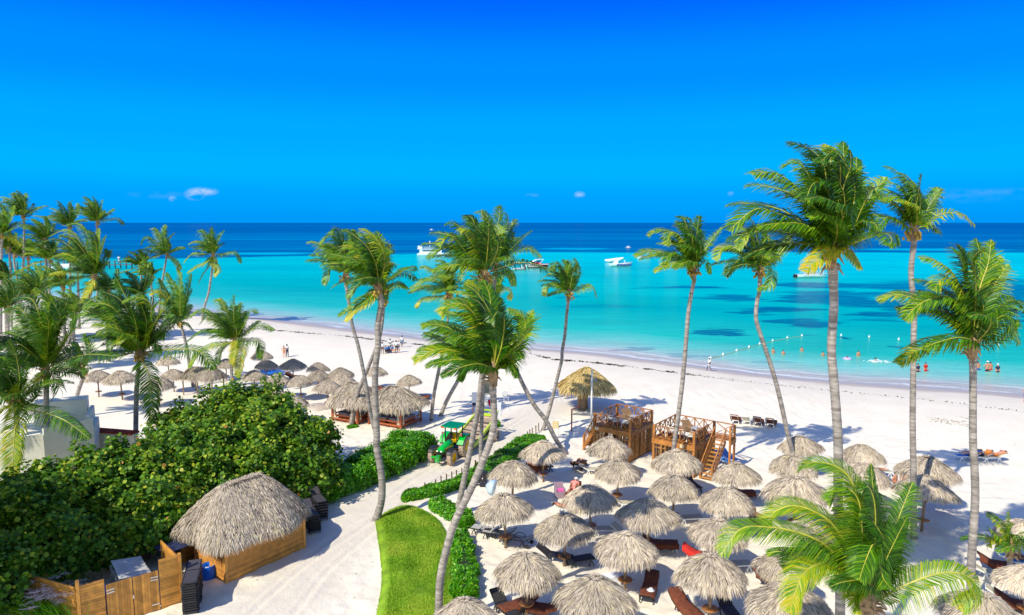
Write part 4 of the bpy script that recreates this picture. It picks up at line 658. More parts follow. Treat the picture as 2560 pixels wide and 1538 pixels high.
# ------------------------------------------------------------------ thatch
def footprint(th, a, b, ex):
    c, s = math.cos(th), math.sin(th); k = (abs(c / a) ** ex + abs(s / b) ** ex) ** (-1 / ex); return k * c, k * s
def thatch(name, root, a, b, ex, ridge, zr, za, n, mt, seed=0, conv=1.3, fr=.26, bl=.42, bw=.027, rag=.12):
    """thatched roof: under-shell plus overlapping blades combed down the slope"""
    r_ = random.Random(seed); T = []; NV = []
    lump = [(r_.uniform(0, 6.28), r_.uniform(2, 7), r_.uniform(-.05, .05)) for _ in range(6)]
    def P(th, t):
        ex_, ey_ = footprint(th, a, b, ex); rx = max(-ridge, min(ridge, ex_ * .9)); l = 1 + sum(m * math.sin(int(f) * th + p) for p, f, m in lump) * t
        x = rx * (1 - t) + ex_ * t * l; y = ey_ * t * l
        return Vector((x, y, za - (za - zr) * (t ** (conv * 1.3) * .68 + t * .32) ))
    nn = 40; mb = MB(); vs = [P(2 * math.pi * i / nn, t) - Vector((0, 0, .09)) for t in (0.02, .35, .7, .97) for i in range(nn)]
    fs = [(j * nn + i, j * nn + (i + 1) % nn, (j + 1) * nn + (i + 1) % nn, (j + 1) * nn + i) for j in range(3) for i in range(nn)]
    vs += [P(2 * math.pi * i / nn, .97) - Vector((0, 0, .22)) for i in range(nn)]; vs += [P(2 * math.pi * i / nn, .3) - Vector((0, 0, .3)) for i in range(nn)]
    fs += [(j * nn + i, j * nn + (i + 1) % nn, (j + 1) * nn + (i + 1) % nn, (j + 1) * nn + i) for j in (3, 4) for i in range(nn)]
    mb.add(vs, fs)
    sh = mb.build('thatch_lining', M_THATCHD, None, True)
    streak = [(r_.uniform(0, 6.28), r_.uniform(.04, .16), r_.choice([-.28, .14, .2, -.2, .26])) for _ in range(9)]
    for i in range(n):
        th = r_.uniform(0, 2 * math.pi); t = r_.random() ** .62 * 1.0; last = t > .86
        p0 = P(th, max(0.0, t - .02)); p1 = P(th, min(1.0, t + .10)); d = (p1 - p0).normalized()
        s = Vector((-math.sin(th), math.cos(th), 0)); nml = s.cross(d); nml = nml if nml.z > 0 else -nml
        yaw = r_.gauss(0, .20); d = (d + s * yaw + nml * r_.uniform(-.02, .16)).normalized(); sd = d.cross(nml).normalized()
        L = bl * r_.uniform(.6, 1.25); w_ = bw * r_.uniform(.5, 1.15); off = nml * r_.uniform(-.02, .07)
        A = p0 + off; B = A + d * L * .55; dd = (d + Vector((0, 0, -1)) * (r_.uniform(.5, 1.6) if last else r_.uniform(-.05, .25))).normalized(); Cc = B + dd * (L * .45 + (fr * r_.uniform(.2, 1) if last else 0))
        tl = sd * 1.0 + nml * r_.gauss(0, .45)
        q0 = [A - tl * w_ * .5, A + tl * w_ * .5, B + tl * w_ * .5, B - tl * w_ * .5]; q1 = [B - tl * w_ * .5, B + tl * w_ * .5, Cc + tl * w_ * .16, Cc - tl * w_ * .16]
        ti = r_.gauss(.64, .15)
        for a0, wd, k in streak:
            dth = (th - a0 + math.pi) % (2 * math.pi) - math.pi
            if abs(dth) < wd * (1.2 - .5 * t): ti += k * r_.random()
        if r_.random() < .05: ti = r_.uniform(.94, 1)
        elif r_.random() < .08: ti = r_.uniform(0, .25)
        ti = min(max(ti, 0), 1 if ti > .93 else .9); T += [ti, ti - .03 if ti > .05 else ti]; NV += q0 + q1
    for i in range(int(n * .04)):                        # tuft on the crown
        th = r_.uniform(0, 6.28); c_ = Vector((r_.uniform(-ridge, ridge), 0, za - .06)); e = Vector((math.cos(th) * .3, math.sin(th) * .3, r_.uniform(-.12, .14))); s = Vector((-math.sin(th), math.cos(th), 0)) * .02
        NV += [c_ - s, c_ + s, c_ + e + s * .4, c_ + e - s * .4]; T.append(r_.uniform(.3, 1))
    o = npmesh(name, [tuple(v) for v in NV], 4, T, mt, root); sh.parent = o; return o
def make_parasol(seed, mt=M_THATCH, n=12500, lean=0, conv=1.35, ring=True, rr=1.33):
    root = thing('thatched_parasol', 'x', 'thatched parasol', group='round thatched beach parasols')
    thatch('thatch_canopy', root, rr, rr, 2, .05, 2.22, 3.0, n, mt, seed, conv, .17)
    mb = MB(); mb.tube([(0, 0, -.3), (.01, 0, 1.3), (0, 0, 2.9)], [.075, .07, .06], 9, .5); mb.build('pole', M_POLE, root, True)
    if ring:
        mb = MB(); mb.lathe((0, 0, 0), [(.08, .60), (.34, .60), (.36, .62), (.36, .65), (.34, .67), (.08, .67)], 18); mb.build('round_shelf', M_WOOD, root)
    mb = MB()
    for i in range(8):
        a = i * math.pi / 4; mb.tube([(math.cos(a) * .06, math.sin(a) * .06, 2.75), (math.cos(a) * 1.25, math.sin(a) * 1.12, 2.2)], .03, 5)
        mb.tube([(math.cos(a) * .07, math.sin(a) * .07, 1.55), (math.cos(a) * .75, math.sin(a) * .7, 2.33)], .022, 5)
    mb.build('canopy_braces', M_POLE, root); return root
protos = [make_parasol(11), make_parasol(23, conv=1.15), make_parasol(37, conv=1.6), make_parasol(51, conv=1.25)]
used = [False] * 4
q1 = (1140, 1060, 3.105); q3 = (1600, 1060, 3.104); q5 = (380, 840, 4.364); q6 = (780, 840, 4.123); q4 = (2060, 1060, 3.104)
PAR = [(q1, 680, 135, 325, 'front-left of the decks, by the far end of the low hedge'), (q1, 435, 297, 370, 'with a dark diagonal trunk shadow, right of the floodlight'), (q1, 385, 550, 425, 'above the three steel-framed loungers near the clipped hedge'),
    (q1, 1185, 112, 325, 'in palm shade right against the first wooden deck'), (q1, 1255, 280, 350, 'just in front of the shaded one by the first deck'), (q1, 1050, 480, 400, 'beside the reclining woman in pink, shaded along its lower rim'), (q1, 845, 697, 430, 'over the pair of black sling loungers'),
    (q1, 1500, 590, 460, 'with its left half in palm shade, near a brown-towelled white lounger'), (q1, 1320, 850, 475, 'behind the white cool box, left of the long brown lounger'), (q1, 550, 1015, 500, 'over charcoal loungers at the bottom, nearest the clipped hedge'), (q1, 1090, 1205, 600, 'cut by the bottom edge in the middle, largest of all'), (q1, 80, 1368, 430, 'cut by the bottom edge beside the hedge foot'),
    (q3, 300, 208, 370, 'in front of the second deck, behind a leaning palm trunk'), (q3, 265, 410, 380, 'second in line before the second deck, above a white lounger'), (q3, 765, 312, 350, 'at the foot of the wooden stairs'), (q3, 680, 500, 400, 'in front of the one at the stair foot'), (q3, 600, 738, 430, 'half covered by the long left frond of the young palm'), (q3, 560, 1035, 535, 'at the bottom with a red lounger corner behind it'), (q3, 1150, 1245, 620, 'at the bottom under the hanging fronds of the young palm'),
    (q3, 1215, 405, 460, 'broad and pale, behind the upper left frond of the young palm'), (q3, 1260, 100, 310, 'behind two leaning trunks right of the decks, farther of that pair'), (q3, 1190, 240, 345, 'behind the slender trunk right of the decks, nearer of that pair'), (oH, 740, 640, 400, 'seen through the fronds of the young palm, whitish'), (oH, 560, 890, 420, 'with a brown cushion below, left of the young palm stem'),
    (oH, 1200, 40, 330, 'right of the tallest trunk, smooth and grey, farthest of its row'), (oH, 1190, 190, 370, 'overlapped by the upright fronds of the young palm'), (oH, 1705, 135, 430, 'crossed by a dark trunk shadow, beside the sitting couple'), (oH, 1690, 300, 440, 'tilted, with a bare pole, in front of the one beside the couple'), (oH, 1310, 450, 300, 'mostly hidden right behind the young palm'),
    (oH, 2460, 640, 330, 'behind the little palm at the right edge'), (oH, 2500, 1000, 340, 'cut by the right edge, below the little palm'), (oH, 2125, 1210, 620, 'in the bottom right corner under a drooping frond'),
    (q5, 1190, 165, 225, 'farthest of the middle group, under a palm frond tip'), (q5, 1235, 265, 240, 'beside the blue loungers'), (q5, 1530, 253, 265, 'between the blue loungers and the next group on the right'), (q5, 1110, 375, 235, 'dark in shade above the sea grape crown'), (q5, 1360, 420, 270, 'pointed and shaded, in front of the blue loungers'), (q5, 1620, 435, 270, 'dark in shade with a tall bare pole, right of the pointed one'), (q5, 1345, 580, 240, 'half hidden by the top right of the sea grape'), (q5, 1540, 660, 270, 'low beside the sea grape, its shadow on a sand heap'),
    (q6, 55, 278, 230, 'at the back of the cluster left of the canopy beds'), (q6, 60, 360, 240, 'shaded, with bright towels under it'), (q6, 290, 327, 255, 'rear one of the overlapping pair behind the left canopy bed'), (q6, 310, 400, 235, 'front one of the overlapping pair behind the left canopy bed'), (q6, 150, 460, 290, 'directly left of the left canopy bed'), (q6, 655, 318, 220, 'behind the stout trunk, seen on both sides of it'), (q6, 1005, 405, 255, 'alone on open sand right of the canopy beds'),
    (oF, 935, 825, 210, 'dark and small below a palm frond on the left beach'), (oF, 985, 950, 210, 'left of the long thatch shelter'), (oF, 840, 1030, 285, 'dark and domed with a tall thin pole on the left'), (oF, 475, 965, 290, 'with a straw-yellow patch, left of the stalked palm'), (oF, 245, 965, 260, 'leftmost in the row on the left beach'), (oF, 1500, 850, 200, 'behind the bushy palm trunk'), ((0, 800, 3.71), 1560, 860, 300, 'low, peeping out left of the sea grape')]
PARPOS = {}
for i, (o, ax, ay, wp, txt) in enumerate(PAR):
    px, py = C(o, ax, ay); wpx = wp / o[2]; s = 1.0
    for _ in range(4):
        p = GZ(px, py, 3.02 * s); dep = (p.y * cp + (CAMH - p.z) * sp); s = min(1.18, max(.82, wpx * dep / F / 3.0))
    k = (i * 7 + 3) % 4
    if not used[k]: r_ = protos[k]; used[k] = True
    else: r_ = copy_tree(protos[k])
    gz = float(gh(p.x, p.y)); sz = (3.02 * s - gz) / 3.02
    r_.location = (p.x, p.y, gz); r_.scale = (s, s, sz); r_.rotation_euler = (random.uniform(-.05, .05), random.uniform(-.05, .05), random.uniform(0, 6.28))
    if i == 27: r_.rotation_euler = (0.03, .16, 1.1)
    r_['label'] = 'grey thatched parasol ' + txt; PARPOS[i] = Vector((p.x, p.y, gz))
# golden lifeguard shelter
o2 = (1360, 900, 4.574)
g = G(*C(o2, 480, 560)); lg = thing('thatched_shelter', 'golden new-thatched round shelter behind the white pole, near the first deck', 'thatched shelter', g)
thatch('thatch_canopy', lg, 2.65, 2.65, 2, .08, 2.25, 4.1, 10000, M_THATCHY, 77, 1.1, .4, .5, .05)
mb = MB(); mb.tube([(0, 0, -.3), (0, 0, 4)], [.2, .15], 10); mb.build('pole', M_POLE, lg, True)
mb = MB(); mb.box((-.45, -.1, .6), (.75, .6, 1.25)); mb.box((-.45, -.1, 1.25), (.85, .7, .06)); mb.build('cupboard', M_POLE, lg)
mb = MB()
for i in range(10): a = i * .628; mb.tube([(0, 0, 3.7), (math.cos(a) * 2.3, math.sin(a) * 2.3, 2.25)], .04, 5)
mb.build('canopy_braces', M_POLE, lg)
# long rectangular shelter
g = G(*C(oF, 1290, 1190)); sh = thing('thatched_shelter', 'low rectangular thatch shelter on poles behind the sea grape', 'thatched shelter', g, R(-12))
thatch('thatch_canopy', sh, 2.1, 1.35, 6, 1.3, 1.9, 2.9, 6000, M_THATCH, 91, 1.0, .3)
for x in (-1.7, 0, 1.7):
    for y in (-1, 1): mb = MB(); mb.tube([(x, y, -.2), (x, y, 2.2)], .07, 7); mb.build('post', M_POLE, sh)

# ------------------------------------------------------------------ canopy beds
def cabana(cor, label, seed, wx=3.4, wy=3.0):
    ang = math.atan2(-.46, .88); t = thing('canopy_bed', label, 'beach cabana', (cor[0], cor[1], 0), ang + math.pi, 'canopy beds')
    # local x runs left along the front, local y runs back (rotated by pi + ang)
    sgn = -1
    roof = thatch('thatch_roof', t, wx / 2 + .75, wy / 2 + .75, 4, .5, 1.93, 3.38, 13000, M_THATCH, seed, .95, .24, .5, .045)
    cx, cy = wx / 2, sgn * wy / 2
    roof.location = (cx, cy, 0)
    for x in (0, wx):
        for y in (0, sgn * wy):
            mb = MB(); mb.box((x, y, 1.0), (.17, .17, 2.5)); mb.build('post', M_WOODR, t)
    for z in (.28, .62):
        mb = MB(); mb.box((cx, 0, z), (wx - .18, .06, .12), t=.8); mb.build('rail', M_WOODR, t)
        for x in (0, wx): mb = MB(); mb.box((x, cy, z), (.06, wy - .18, .12)); mb.build('rail', M_WOODR, t)
    mb = MB(); mb.box((cx, cy, .12), (wx - .2, wy - .2, .1))
    mb.build('platform', M_WOODR, t)
    for x in (.95, wx - .95):
        mb = MB(); mb.box((x, cy, .36), (1.15, wy - .7, .36), t=.7); mb.build('bed_box', M_WOODR, t)
        mb = MB(); mb.box((x, cy, .64), (1.2, wy - .75, .18)); mb.build('mattress', mat('grey_mattress', (.30, .29, .36), .9, .1), t)
        mb = MB(); mb.ball((x, cy - .9, .80), (.42, .2, .12), 10, 6); mb.build('pillow', M_CWHITE, t, True)
    for (x, y) in ((.15, 0), (wx - .15, 0), (0.0, sgn * .3), (0, sgn * (wy - .3)), (wx, sgn * .3)):
        mb = MB(); n = 9; vs = []
        for j, (z, w_) in enumerate([(1.95, .34), (1.6, .26), (1.2, .15), (.85, .07), (.55, .11), (.35, .15)]):
            for i in range(n): u_ = (i / (n - 1) - .5) * 2; vs.append((x + (u_ * w_ + (.12 if x < 1 else -.12) if y == 0 else .05 * math.sin(i * 2.1)), y + (.05 * math.sin(i * 2.1) if y == 0 else u_ * w_ - .1), z))
        mb.add(vs, [(j * n + i, j * n + i + 1, (j + 1) * n + i + 1, (j + 1) * n + i) for j in range(5) for i in range(n - 1)]); mb.build('curtain', mat('cream_curtain', (.66, .60, .50), .9, .08), t, True)
    return t
cabana(GZ(1002, 1074), 'right-hand thatched canopy bed with tied white curtains behind the hedge', 201, 3.5, 3.0)
cabana(GZ(894, 1062), 'left-hand thatched canopy bed with a crooked palm before it', 202, 2.9, 3.0)

# ------------------------------------------------------------------ bathing hut and its yard
def boardwall(name, a, b, z0, z1, th, mt, root, vert=False, bh=.13, gap=.012):
    """boarded wall of one part between two local points; each board a raised plank"""
    a = Vector((*a, 0)); b = Vector((*b, 0)); d = (b - a); L = d.length; d.normalize(); ang = math.atan2(d.y, d.x); mb = MB(); m = (a + b) / 2
    mb.box((m.x, m.y, (z0 + z1) / 2), (L, th * .6, z1 - z0), ang, t=.1)
    if vert:
        n = int(L / bh)
        for i in range(n): c = a + d * (L * (i + .5) / n); mb.box((c.x, c.y, (z0 + z1) / 2), (L / n - gap, th + random.uniform(0, .008), z1 - z0 - .01), ang, t=random.random())
    else:
        n = int((z1 - z0) / bh)
        for i in range(n): z = z0 + (z1 - z0) * (i + .5) / n; mb.box((m.x, m.y, z), (L - .02, th + random.uniform(0, .006), (z1 - z0) / n - gap), ang, t=random.random())
    return mb.build(name, mt, root)
h0 = GZ(566, 1458.6); h1 = GZ(760.8, 1368.6); ha = math.atan2(h1.y - h0.y, h1.x - h0.x); HL = (h1 - h0).length; hut = thing('thatched_hut', 'boarded beach hut with a big grey thatched roof beside the sand road', 'hut', h0, ha)
# local x along the road wall, local y away from the road
hr = thatch('thatch_roof', hut, 3.05, 2.75, 3.2, 1.05, 1.98, 4.25, 46000, M_THATCH, 301, 1.2, .20, .32, .028); hr.location = (2.4, 1.95, 0)
for nm, a, b in (('front_wall', (0.06, 0), (4.74, 0)), ('side_wall', (0, .06), (0, 2.5)), ('back_wall', (0.06, 3.9), (4.74, 3.9)), ('end_wall', (4.8, .06), (4.8, 3.84))):
    boardwall(nm, a, b, -.05, 2.0, .06, M_BOARD, hut)
for x, y in ((0, 0), (4.8, 0), (0, 3.9), (4.8, 3.9), (0, 2.6)): mb = MB(); mb.box((x, y, .95), (.15, .15, 2.0), t=.9); mb.build('post', M_BOARD, hut)
mb = MB(); mb.box((-.9, 3.1, 1.5), (1.4, 1.3, .03)); mb.build('dark_shade_sheet', M_CNAVY, hut)  # navy sheet stands in for the bluish dark shade beside the hut
y0 = GZ(193, 1466, 2.25); y0.z = 0; y1 = GZ(455, 1508); ya = math.atan2(y1.y - y0.y, y1.x - y0.x); YS = (y1 - y0).length / 4.28; yard = thing('boarded_yard', 'boarded service yard with a double gate in the lower left corner', 'fenced yard', y0, ya); yard.scale = (YS, YS, 1)
boardwall('left_panel', (.08, 0), (1.05, 0), 0, 2.25, .06, M_GATE, yard)
boardwall('right_panel', (3.35, 0), (4.2, 0), 0, 2.45, .06, M_GATE, yard)
for k, (a, b) in enumerate((((1.10, 0), (2.18, 0)), ((2.21, 0), (3.30, 0)))):
    g_ = boardwall('gate_leaf', a, b, .05, 1.95, .05, M_GATE, yard, True, .11)
    for z in (.35, 1.55, 1.68):
        mb = MB(); xx = a[0] + .02 if k == 0 else b[0] - .02; s = 1 if k == 0 else -1; mb.beam((xx, -.045, z), (xx + s * .32, -.045, z + .02), .02, .05); mb.build('hinge', mat('steel', (.6, .6, .62), .35, metal=.8), g_)
mb = MB(); mb.box((2.2, -.06, 1.05), (.05, .05, .16)); mb.build('latch', mat('steel', (.6, .6, .62), .35), yard)
for x in (0, 4.28): mb = MB(); mb.box((x, 0, 1.2), (.14, .14, 2.6), t=.9); mb.build('post', M_GATE, yard)
sf = GZ(60, 1430, 2.25); sf.z = 0; sf = Matrix.Rotation(-ya, 3, 'Z') @ (sf - y0) / YS; boardwall('side_fence', (-.06, .1), (sf.x, sf.y), 0, 2.2, .06, M_GATE, yard)
boardwall('far_fence', (4.25, .1), (4.0, 2.6), 0, 2.3, .06, M_GATE, yard)
boardwall('divider', (3.1, .4), (3.0, 2.8), 0, 1.7, .06, mat('grey_panel', (.36, .35, .31), .7, .1), yard)
boardwall('divider', (1.75, .4), (1.7, 2.8), 0, 1.6, .06, mat('grey_panel', (.36, .35, .31), .7, .1), yard)
mb = MB(); mb.box((2.4, 1.6, 1.75), (1.35, 2.3, .04), M=Matrix.Rotation(.12, 3, 'Y')); mb.build('sheet_cover', mat('grey_sheet', (.48, .47, .43), .6, .2, 2, .3), yard)
t = thing('storage_crate', 'blue crate inside the boarded yard behind the left gate leaf', 'crate', yard.location + Matrix.Rotation(ya, 3, 'Z') @ Vector((.9, 1.3, 0)), ya); mb = MB()
mb.box((0, 0, .55), (.9, .9, 1.1)); mb.build('crate_body', M_BLUE, t); mb = MB(); mb.box((0, 0, 1.13), (.96, .96, .06)); mb.build('lid', M_CBLUE, t)

# stacked loungers
def lounger(label, p, rz, frame=M_WHITE, sling=M_BEIGE, back=35, wheels=False, group='sun loungers', flat=False, cat='sun lounger', name='sun_lounger', h=.36):
    t = thing(name, label, cat, p, rz, group); fm = .028
    # local +y = head end
    mb = MB(); mb.beam((-.3, -.95, h), (-.3, .35, h), .05, .05); mb.beam((.3, -.95, h), (.3, .35, h), .05, .05); mb.beam((-.3, -.95, h), (.3, -.95, h), .05); mb.beam((-.3, .35, h), (.3, .35, h), .05)
    if wheels:
        for x in (-.31, .31): mb.tube([(x, -.4, h + .02), (x, -.15, h + .22), (x, .15, h + .2), (x, .3, h)], .02, 5)
    mb.build('frame', frame, t)
    mb = MB(); 
    for i in range(9): mb.box((0, -.88 + i * .135, h + .03), (.56, .125, .02), t=random.random())
    mb.build('seat', sling, t)
    a = R(back); mb = MB(); L = .72; y0 = .33; M_ = Matrix.Rotation(a, 3, 'X')
    c = Vector((0, y0 + math.cos(a) * L / 2, h + .03 + math.sin(a) * L / 2)); mb.box(c, (.56, L, .03), M=M_)
    bk = mb.build('backrest', sling, t)
    mb = MB()
    for x in (-.3, .3): mb.beam((x, y0, h), (x, y0 + math.cos(a) * L, h + math.sin(a) * L), .045)
    mb.beam((-.3, y0 + math.cos(a) * L, h + math.sin(a) * L), (.3, y0 + math.cos(a) * L, h + math.sin(a) * L), .045)
    mb.build('backrest_frame', frame, bk)
    if not flat:
        for x in (-.3, .3):
            for y in (-.72, .30):
                mb = MB(); mb.beam((x, y, h), (x * 1.08, y - .16, 0), .05); mb.beam((x, y, h), (x * 1.08, y + .14, 0 if y < 0 else .02), .045); mb.build('leg', frame, t)
    if wheels:
        for x in (-.34, .34): mb = MB(); mb.tube([(x - .02, .62, .12), (x + .02, .62, .12)], .12, 12); mb.build('wheel', M_BLACK, t)
    return t
stack = [(C((380, 1100, 3.388), 350, 1400), .30, 13, 'in the tall dark stack by the yard gate', 0.115), (C((380, 1100, 3.388), 1345, 745), .55, 7, 'in the near stack behind the hut corner', .15), (C((380, 1100, 3.388), 1410, 640), .55, 7, 'in the far stack behind the hut corner', .17)]
for (pp, rz, n, txt, dz) in stack:
    g = G(*pp); base_ = None; ordn = ['bottommost', 'second from the bottom', 'third from the bottom', 'fourth from the bottom', 'fifth from the bottom', 'sixth from the bottom', 'middle one', 'sixth from the top', 'fifth from the top', 'fourth from the top', 'third from the top', 'second from the top', 'topmost']
    if n == 7: ordn = ['bottommost', 'second from the bottom', 'third from the bottom', 'middle one', 'third from the top', 'second from the top', 'topmost']
    for k in range(n):
        if base_ is None: base_ = lounger('dark sun lounger, ' + ordn[k] + ' ' + txt, g, rz, M_BLACK, mat('charcoal_sling', (.06, .055, .065), .6, .15), 12 if n > 10 else 28, group='dark loungers ' + txt, flat=False, h=.20); b0 = base_
        else:
            c = copy_tree(b0); c.location = g + Vector((random.uniform(-.03, .03), random.uniform(-.03, .03), k * dz)); c['label'] = 'dark sun lounger, ' + ordn[k] + ' ' + txt
t = thing('barrel', 'open bright blue plastic barrel beside the tall lounger stack', 'barrel', G(*C((380, 1100, 3.388), 455, 1205)) + Vector((0, .35, 0))); mb = MB()
mb.lathe((0, 0, 0), [(0, .02), (.32, .02), (.35, .1), (.36, .4), (.35, .7), (.34, .75), (.31, .75), (.31, .5), (0, .5)], 22); mb.build('drum', mat('blue_plastic', (.0, .10, .55), .35, .1), t, True)
mb = MB(); mb.box((.05, 0, .52), (.15, .3, .05)); mb.box((-.1, .08, .54), (.2, .1, .05)); mb.build('rubbish', M_CWHITE, t)

# ------------------------------------------------------------------ white building on the left
mwhite = mat('white_render', (.78, .76, .66), .85, .08, 1.2, .3, 14); mtile = mat('red_tiles', (.34, .045, .02), .7, .3, 6, tint=.3)
def corner(px, py, z): return GZ(px, py, z)
bd = thing('white_building', 'white rendered villa with a flat roof terrace behind the sea grape', 'building', (-31, 44, 0), 0)
def slab(name, pts, z0, z1, mt, root, t=.5):
    o = Vector(root.location); P_ = [Vector((p[0], p[1], 0)) - Vector((o.x, o.y, 0)) for p in pts]; n = len(P_); mb = MB()
    vs = [(p.x, p.y, z0 - o.z) for p in P_] + [(p.x, p.y, z1 - o.z) for p in P_]
    mb.add(vs, [tuple(range(n - 1, -1, -1)), tuple(n + i for i in range(n))] + [(i, (i + 1) % n, n + (i + 1) % n, n + i) for i in range(n)], t); return mb.build(name, mt, root)
def wallto(name, a, b, z0, z1, th, mt, root): 
    a = Vector((a[0], a[1], 0)); b = Vector((b[0], b[1], 0)); d = (b - a).normalized(); nn_ = Vector((-d.y, d.x, 0)) * th; return slab(name, [a, b, b + nn_, a + nn_], z0, z1, mt, root)
f1 = corner(-60, 1108, 5.0); f2 = corner(108, 1090, 5.0); f3 = corner(232, 1048, 5.4)
A_ = Vector((f1.x, f1.y, 0)); B_ = Vector((f2.x, f2.y, 0)); C_c = Vector((f3.x, f3.y, 0)); dirb = (B_ - A_).normalized(); nb = Vector((-dirb.y, dirb.x, 0))
E_ = B_ + nb * 5; 
slab('main_wall', [A_, B_, C_c, C_c + nb * 3.2, A_ + nb * 9], 0, 4.75, mwhite, bd)
wallto('parapet', A_, B_, 4.755, 5.05, .25, mwhite, bd); wallto('parapet', B_ + (C_c - B_) * .012, C_c, 4.755, 5.45, .22, mwhite, bd)
wallto('parapet', C_c + nb * .24 + Vector((-.25, 0, 0)), C_c + nb * 3.1 + Vector((-.25, 0, 0)), 4.755, 5.6, .22, mwhite, bd)
wallto('roof_block', C_c + nb * 2.6 - dirb * 3.6, C_c + nb * 2.6 - dirb * .6, 4.755, 6.2, 1.2, mwhite, bd)
bd2 = thing('garden_wall', 'pale garden wall with a red tiled top beside the white villa', 'wall', (C_c.x, C_c.y, 0))
w1 = corner(226, 1060, 4.2); w2 = corner(335, 1086, 3.7); wa = Vector((w1.x, w1.y, 0)); wb = Vector((w2.x, w2.y, 0))
wallto('wall_body', wa, wb, 0, 3.7, .35, mwhite, bd2)
dd_ = (wb - wa).normalized(); nn_ = Vector((-dd_.y, dd_.x, 0)); mb = MB(); L = (wb - wa).length; k = int(L / .16)
for i in range(k):
    c = wa + dd_ * (L * (i + .5) / k) - Vector((C_c.x, C_c.y, 0)) + nn_ * .17; mb.tube([c - nn_ * .36 + Vector((0, 0, 3.72)), c + Vector((0, 0, 3.86)), c + nn_ * .36 + Vector((0, 0, 3.72))], .085, 6, random.random())
mb.build('tile_coping', mtile, bd2)
t = thing('tiled_porch', 'small orange-red tiled porch roof in front of the white villa', 'porch roof', GZ(*C((0, 800, 3.71), 540, 1220), 3.2)); mb = MB()
for i in range(9): mb.tube([(-.8 + i * .19, -.5, -.15), (-.8 + i * .19, .7, .22)], .095, 7, random.random())
mb.build('tiles', mat('orange_tiles', (.50, .10, .02), .6, .3, 6, tint=.4), t); mb = MB(); mb.box((0, .1, -.2), (1.8, 1.3, .1)); mb.build('soffit', mwhite, t)
# ------------------------------------------------------------------ leaf masses
def leafcloud(root, name, blobs, n, size, mt, seed, kshape='round', core=.72, lump=.22, up=.35, shade=True):
    r_ = np.random.default_rng(seed); B = np.array([(b[0].x, b[0].y, b[0].z, b[1], b[1], b[1] * b[2]) for b in blobs]); o = np.array(root.location)
    area = (B[:, 3] ** 2); pick = r_.choice(len(B), n, p=area / area.sum())
    d = nrm(r_.normal(0, 1, (n, 3))); d[:, 2] = np.where(d[:, 2] < -.35, -d[:, 2], d[:, 2])
    ph = r_.random((len(B), 6)) * 6.28
    lm = 1 + lump * (np.sin(d[:, 0] * 5 + ph[pick, 0]) * np.sin(d[:, 1] * 5 + ph[pick, 1]) + .7 * np.sin(d[:, 2] * 9 + ph[pick, 2]) * np.sin(d[:, 0] * 10 + ph[pick, 3]) + .35 * np.sin(d[:, 1] * 19 + ph[pick, 4]))
    rad = (1 - .30 * r_.random(n) ** 2.2 + .05 * r_.normal(0, 1, n)) * lm
    P = B[pick, :3] + d * B[pick, 3:6] * rad[:, None]
    ins = np.zeros(n, bool)
    for k in range(len(B)):
        q_ = (P - B[k, :3]) / B[k, 3:6]; ins |= ((q_ ** 2).sum(1) < .62) & (pick != k)
    gz_ = gh(P[:, 0], P[:, 1]); keep = ~ins & (P[:, 2] > gz_ + .05); P = P[keep]; d = d[keep]; n = len(P)
    # leafy shoots standing out of the surface
    ns = n // 95; pick2 = r_.integers(0, n, ns); c2 = P[pick2] + d[pick2] * r_.uniform(.05, .45, (ns, 1)); rep = np.repeat(np.arange(ns), 26); d2 = nrm(r_.normal(0, 1, (len(rep), 3))); P2 = c2[rep] + d2 * r_.uniform(.12, .42, (len(rep), 1)) * np.array([1, 1, 1.25])
    P = np.concatenate([P, P2]); d = np.concatenate([d, nrm(d2 + d[pick2][rep] * .6)]); n = len(P)
    nm = nrm(d + np.array([0, 0, up]) + r_.normal(0, .55, (n, 3))); a = nrm(np.cross(nm, r_.normal(0, 1, (n, 3)))); b = np.cross(nm, a)
    s = size * r_.uniform(.55, 1.15, n)[:, None] * .5
    if kshape == 'round':
        ang = [0, .9, 1.9, 3.14, 4.38, 5.38]; V = np.stack([P + (a * math.cos(q_) * 1.0 + b * math.sin(q_) * 1.0) * s + nm * s * (.18 if i in (0, 3) else 0) for i, q_ in enumerate(ang)], 1); k = 6
    else:
        V = np.stack([P - a * s, P + b * s * .45, P + a * s * 1.1 - nm * s * .2, P - b * s * .45], 1); k = 4
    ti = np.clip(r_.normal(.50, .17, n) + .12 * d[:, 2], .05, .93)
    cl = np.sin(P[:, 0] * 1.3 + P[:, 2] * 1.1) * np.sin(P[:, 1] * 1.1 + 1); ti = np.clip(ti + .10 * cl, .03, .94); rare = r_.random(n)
    ti = np.where(rare < .004, 1.0, np.where(rare < .05, .96, ti)) if kshape == 'round' else ti
    V = V - o
    ob = npmesh(name, V.reshape(-1, 3), k, ti, mt, root)
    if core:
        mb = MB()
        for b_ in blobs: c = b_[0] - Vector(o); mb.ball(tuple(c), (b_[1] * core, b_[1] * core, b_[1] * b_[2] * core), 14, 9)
        mb.build('painted_shade_core', M_CORE, root, True)
    return ob
def BP(px, py, Y, r, sq=.8):
    return (PY(px, py, Y), r, sq)
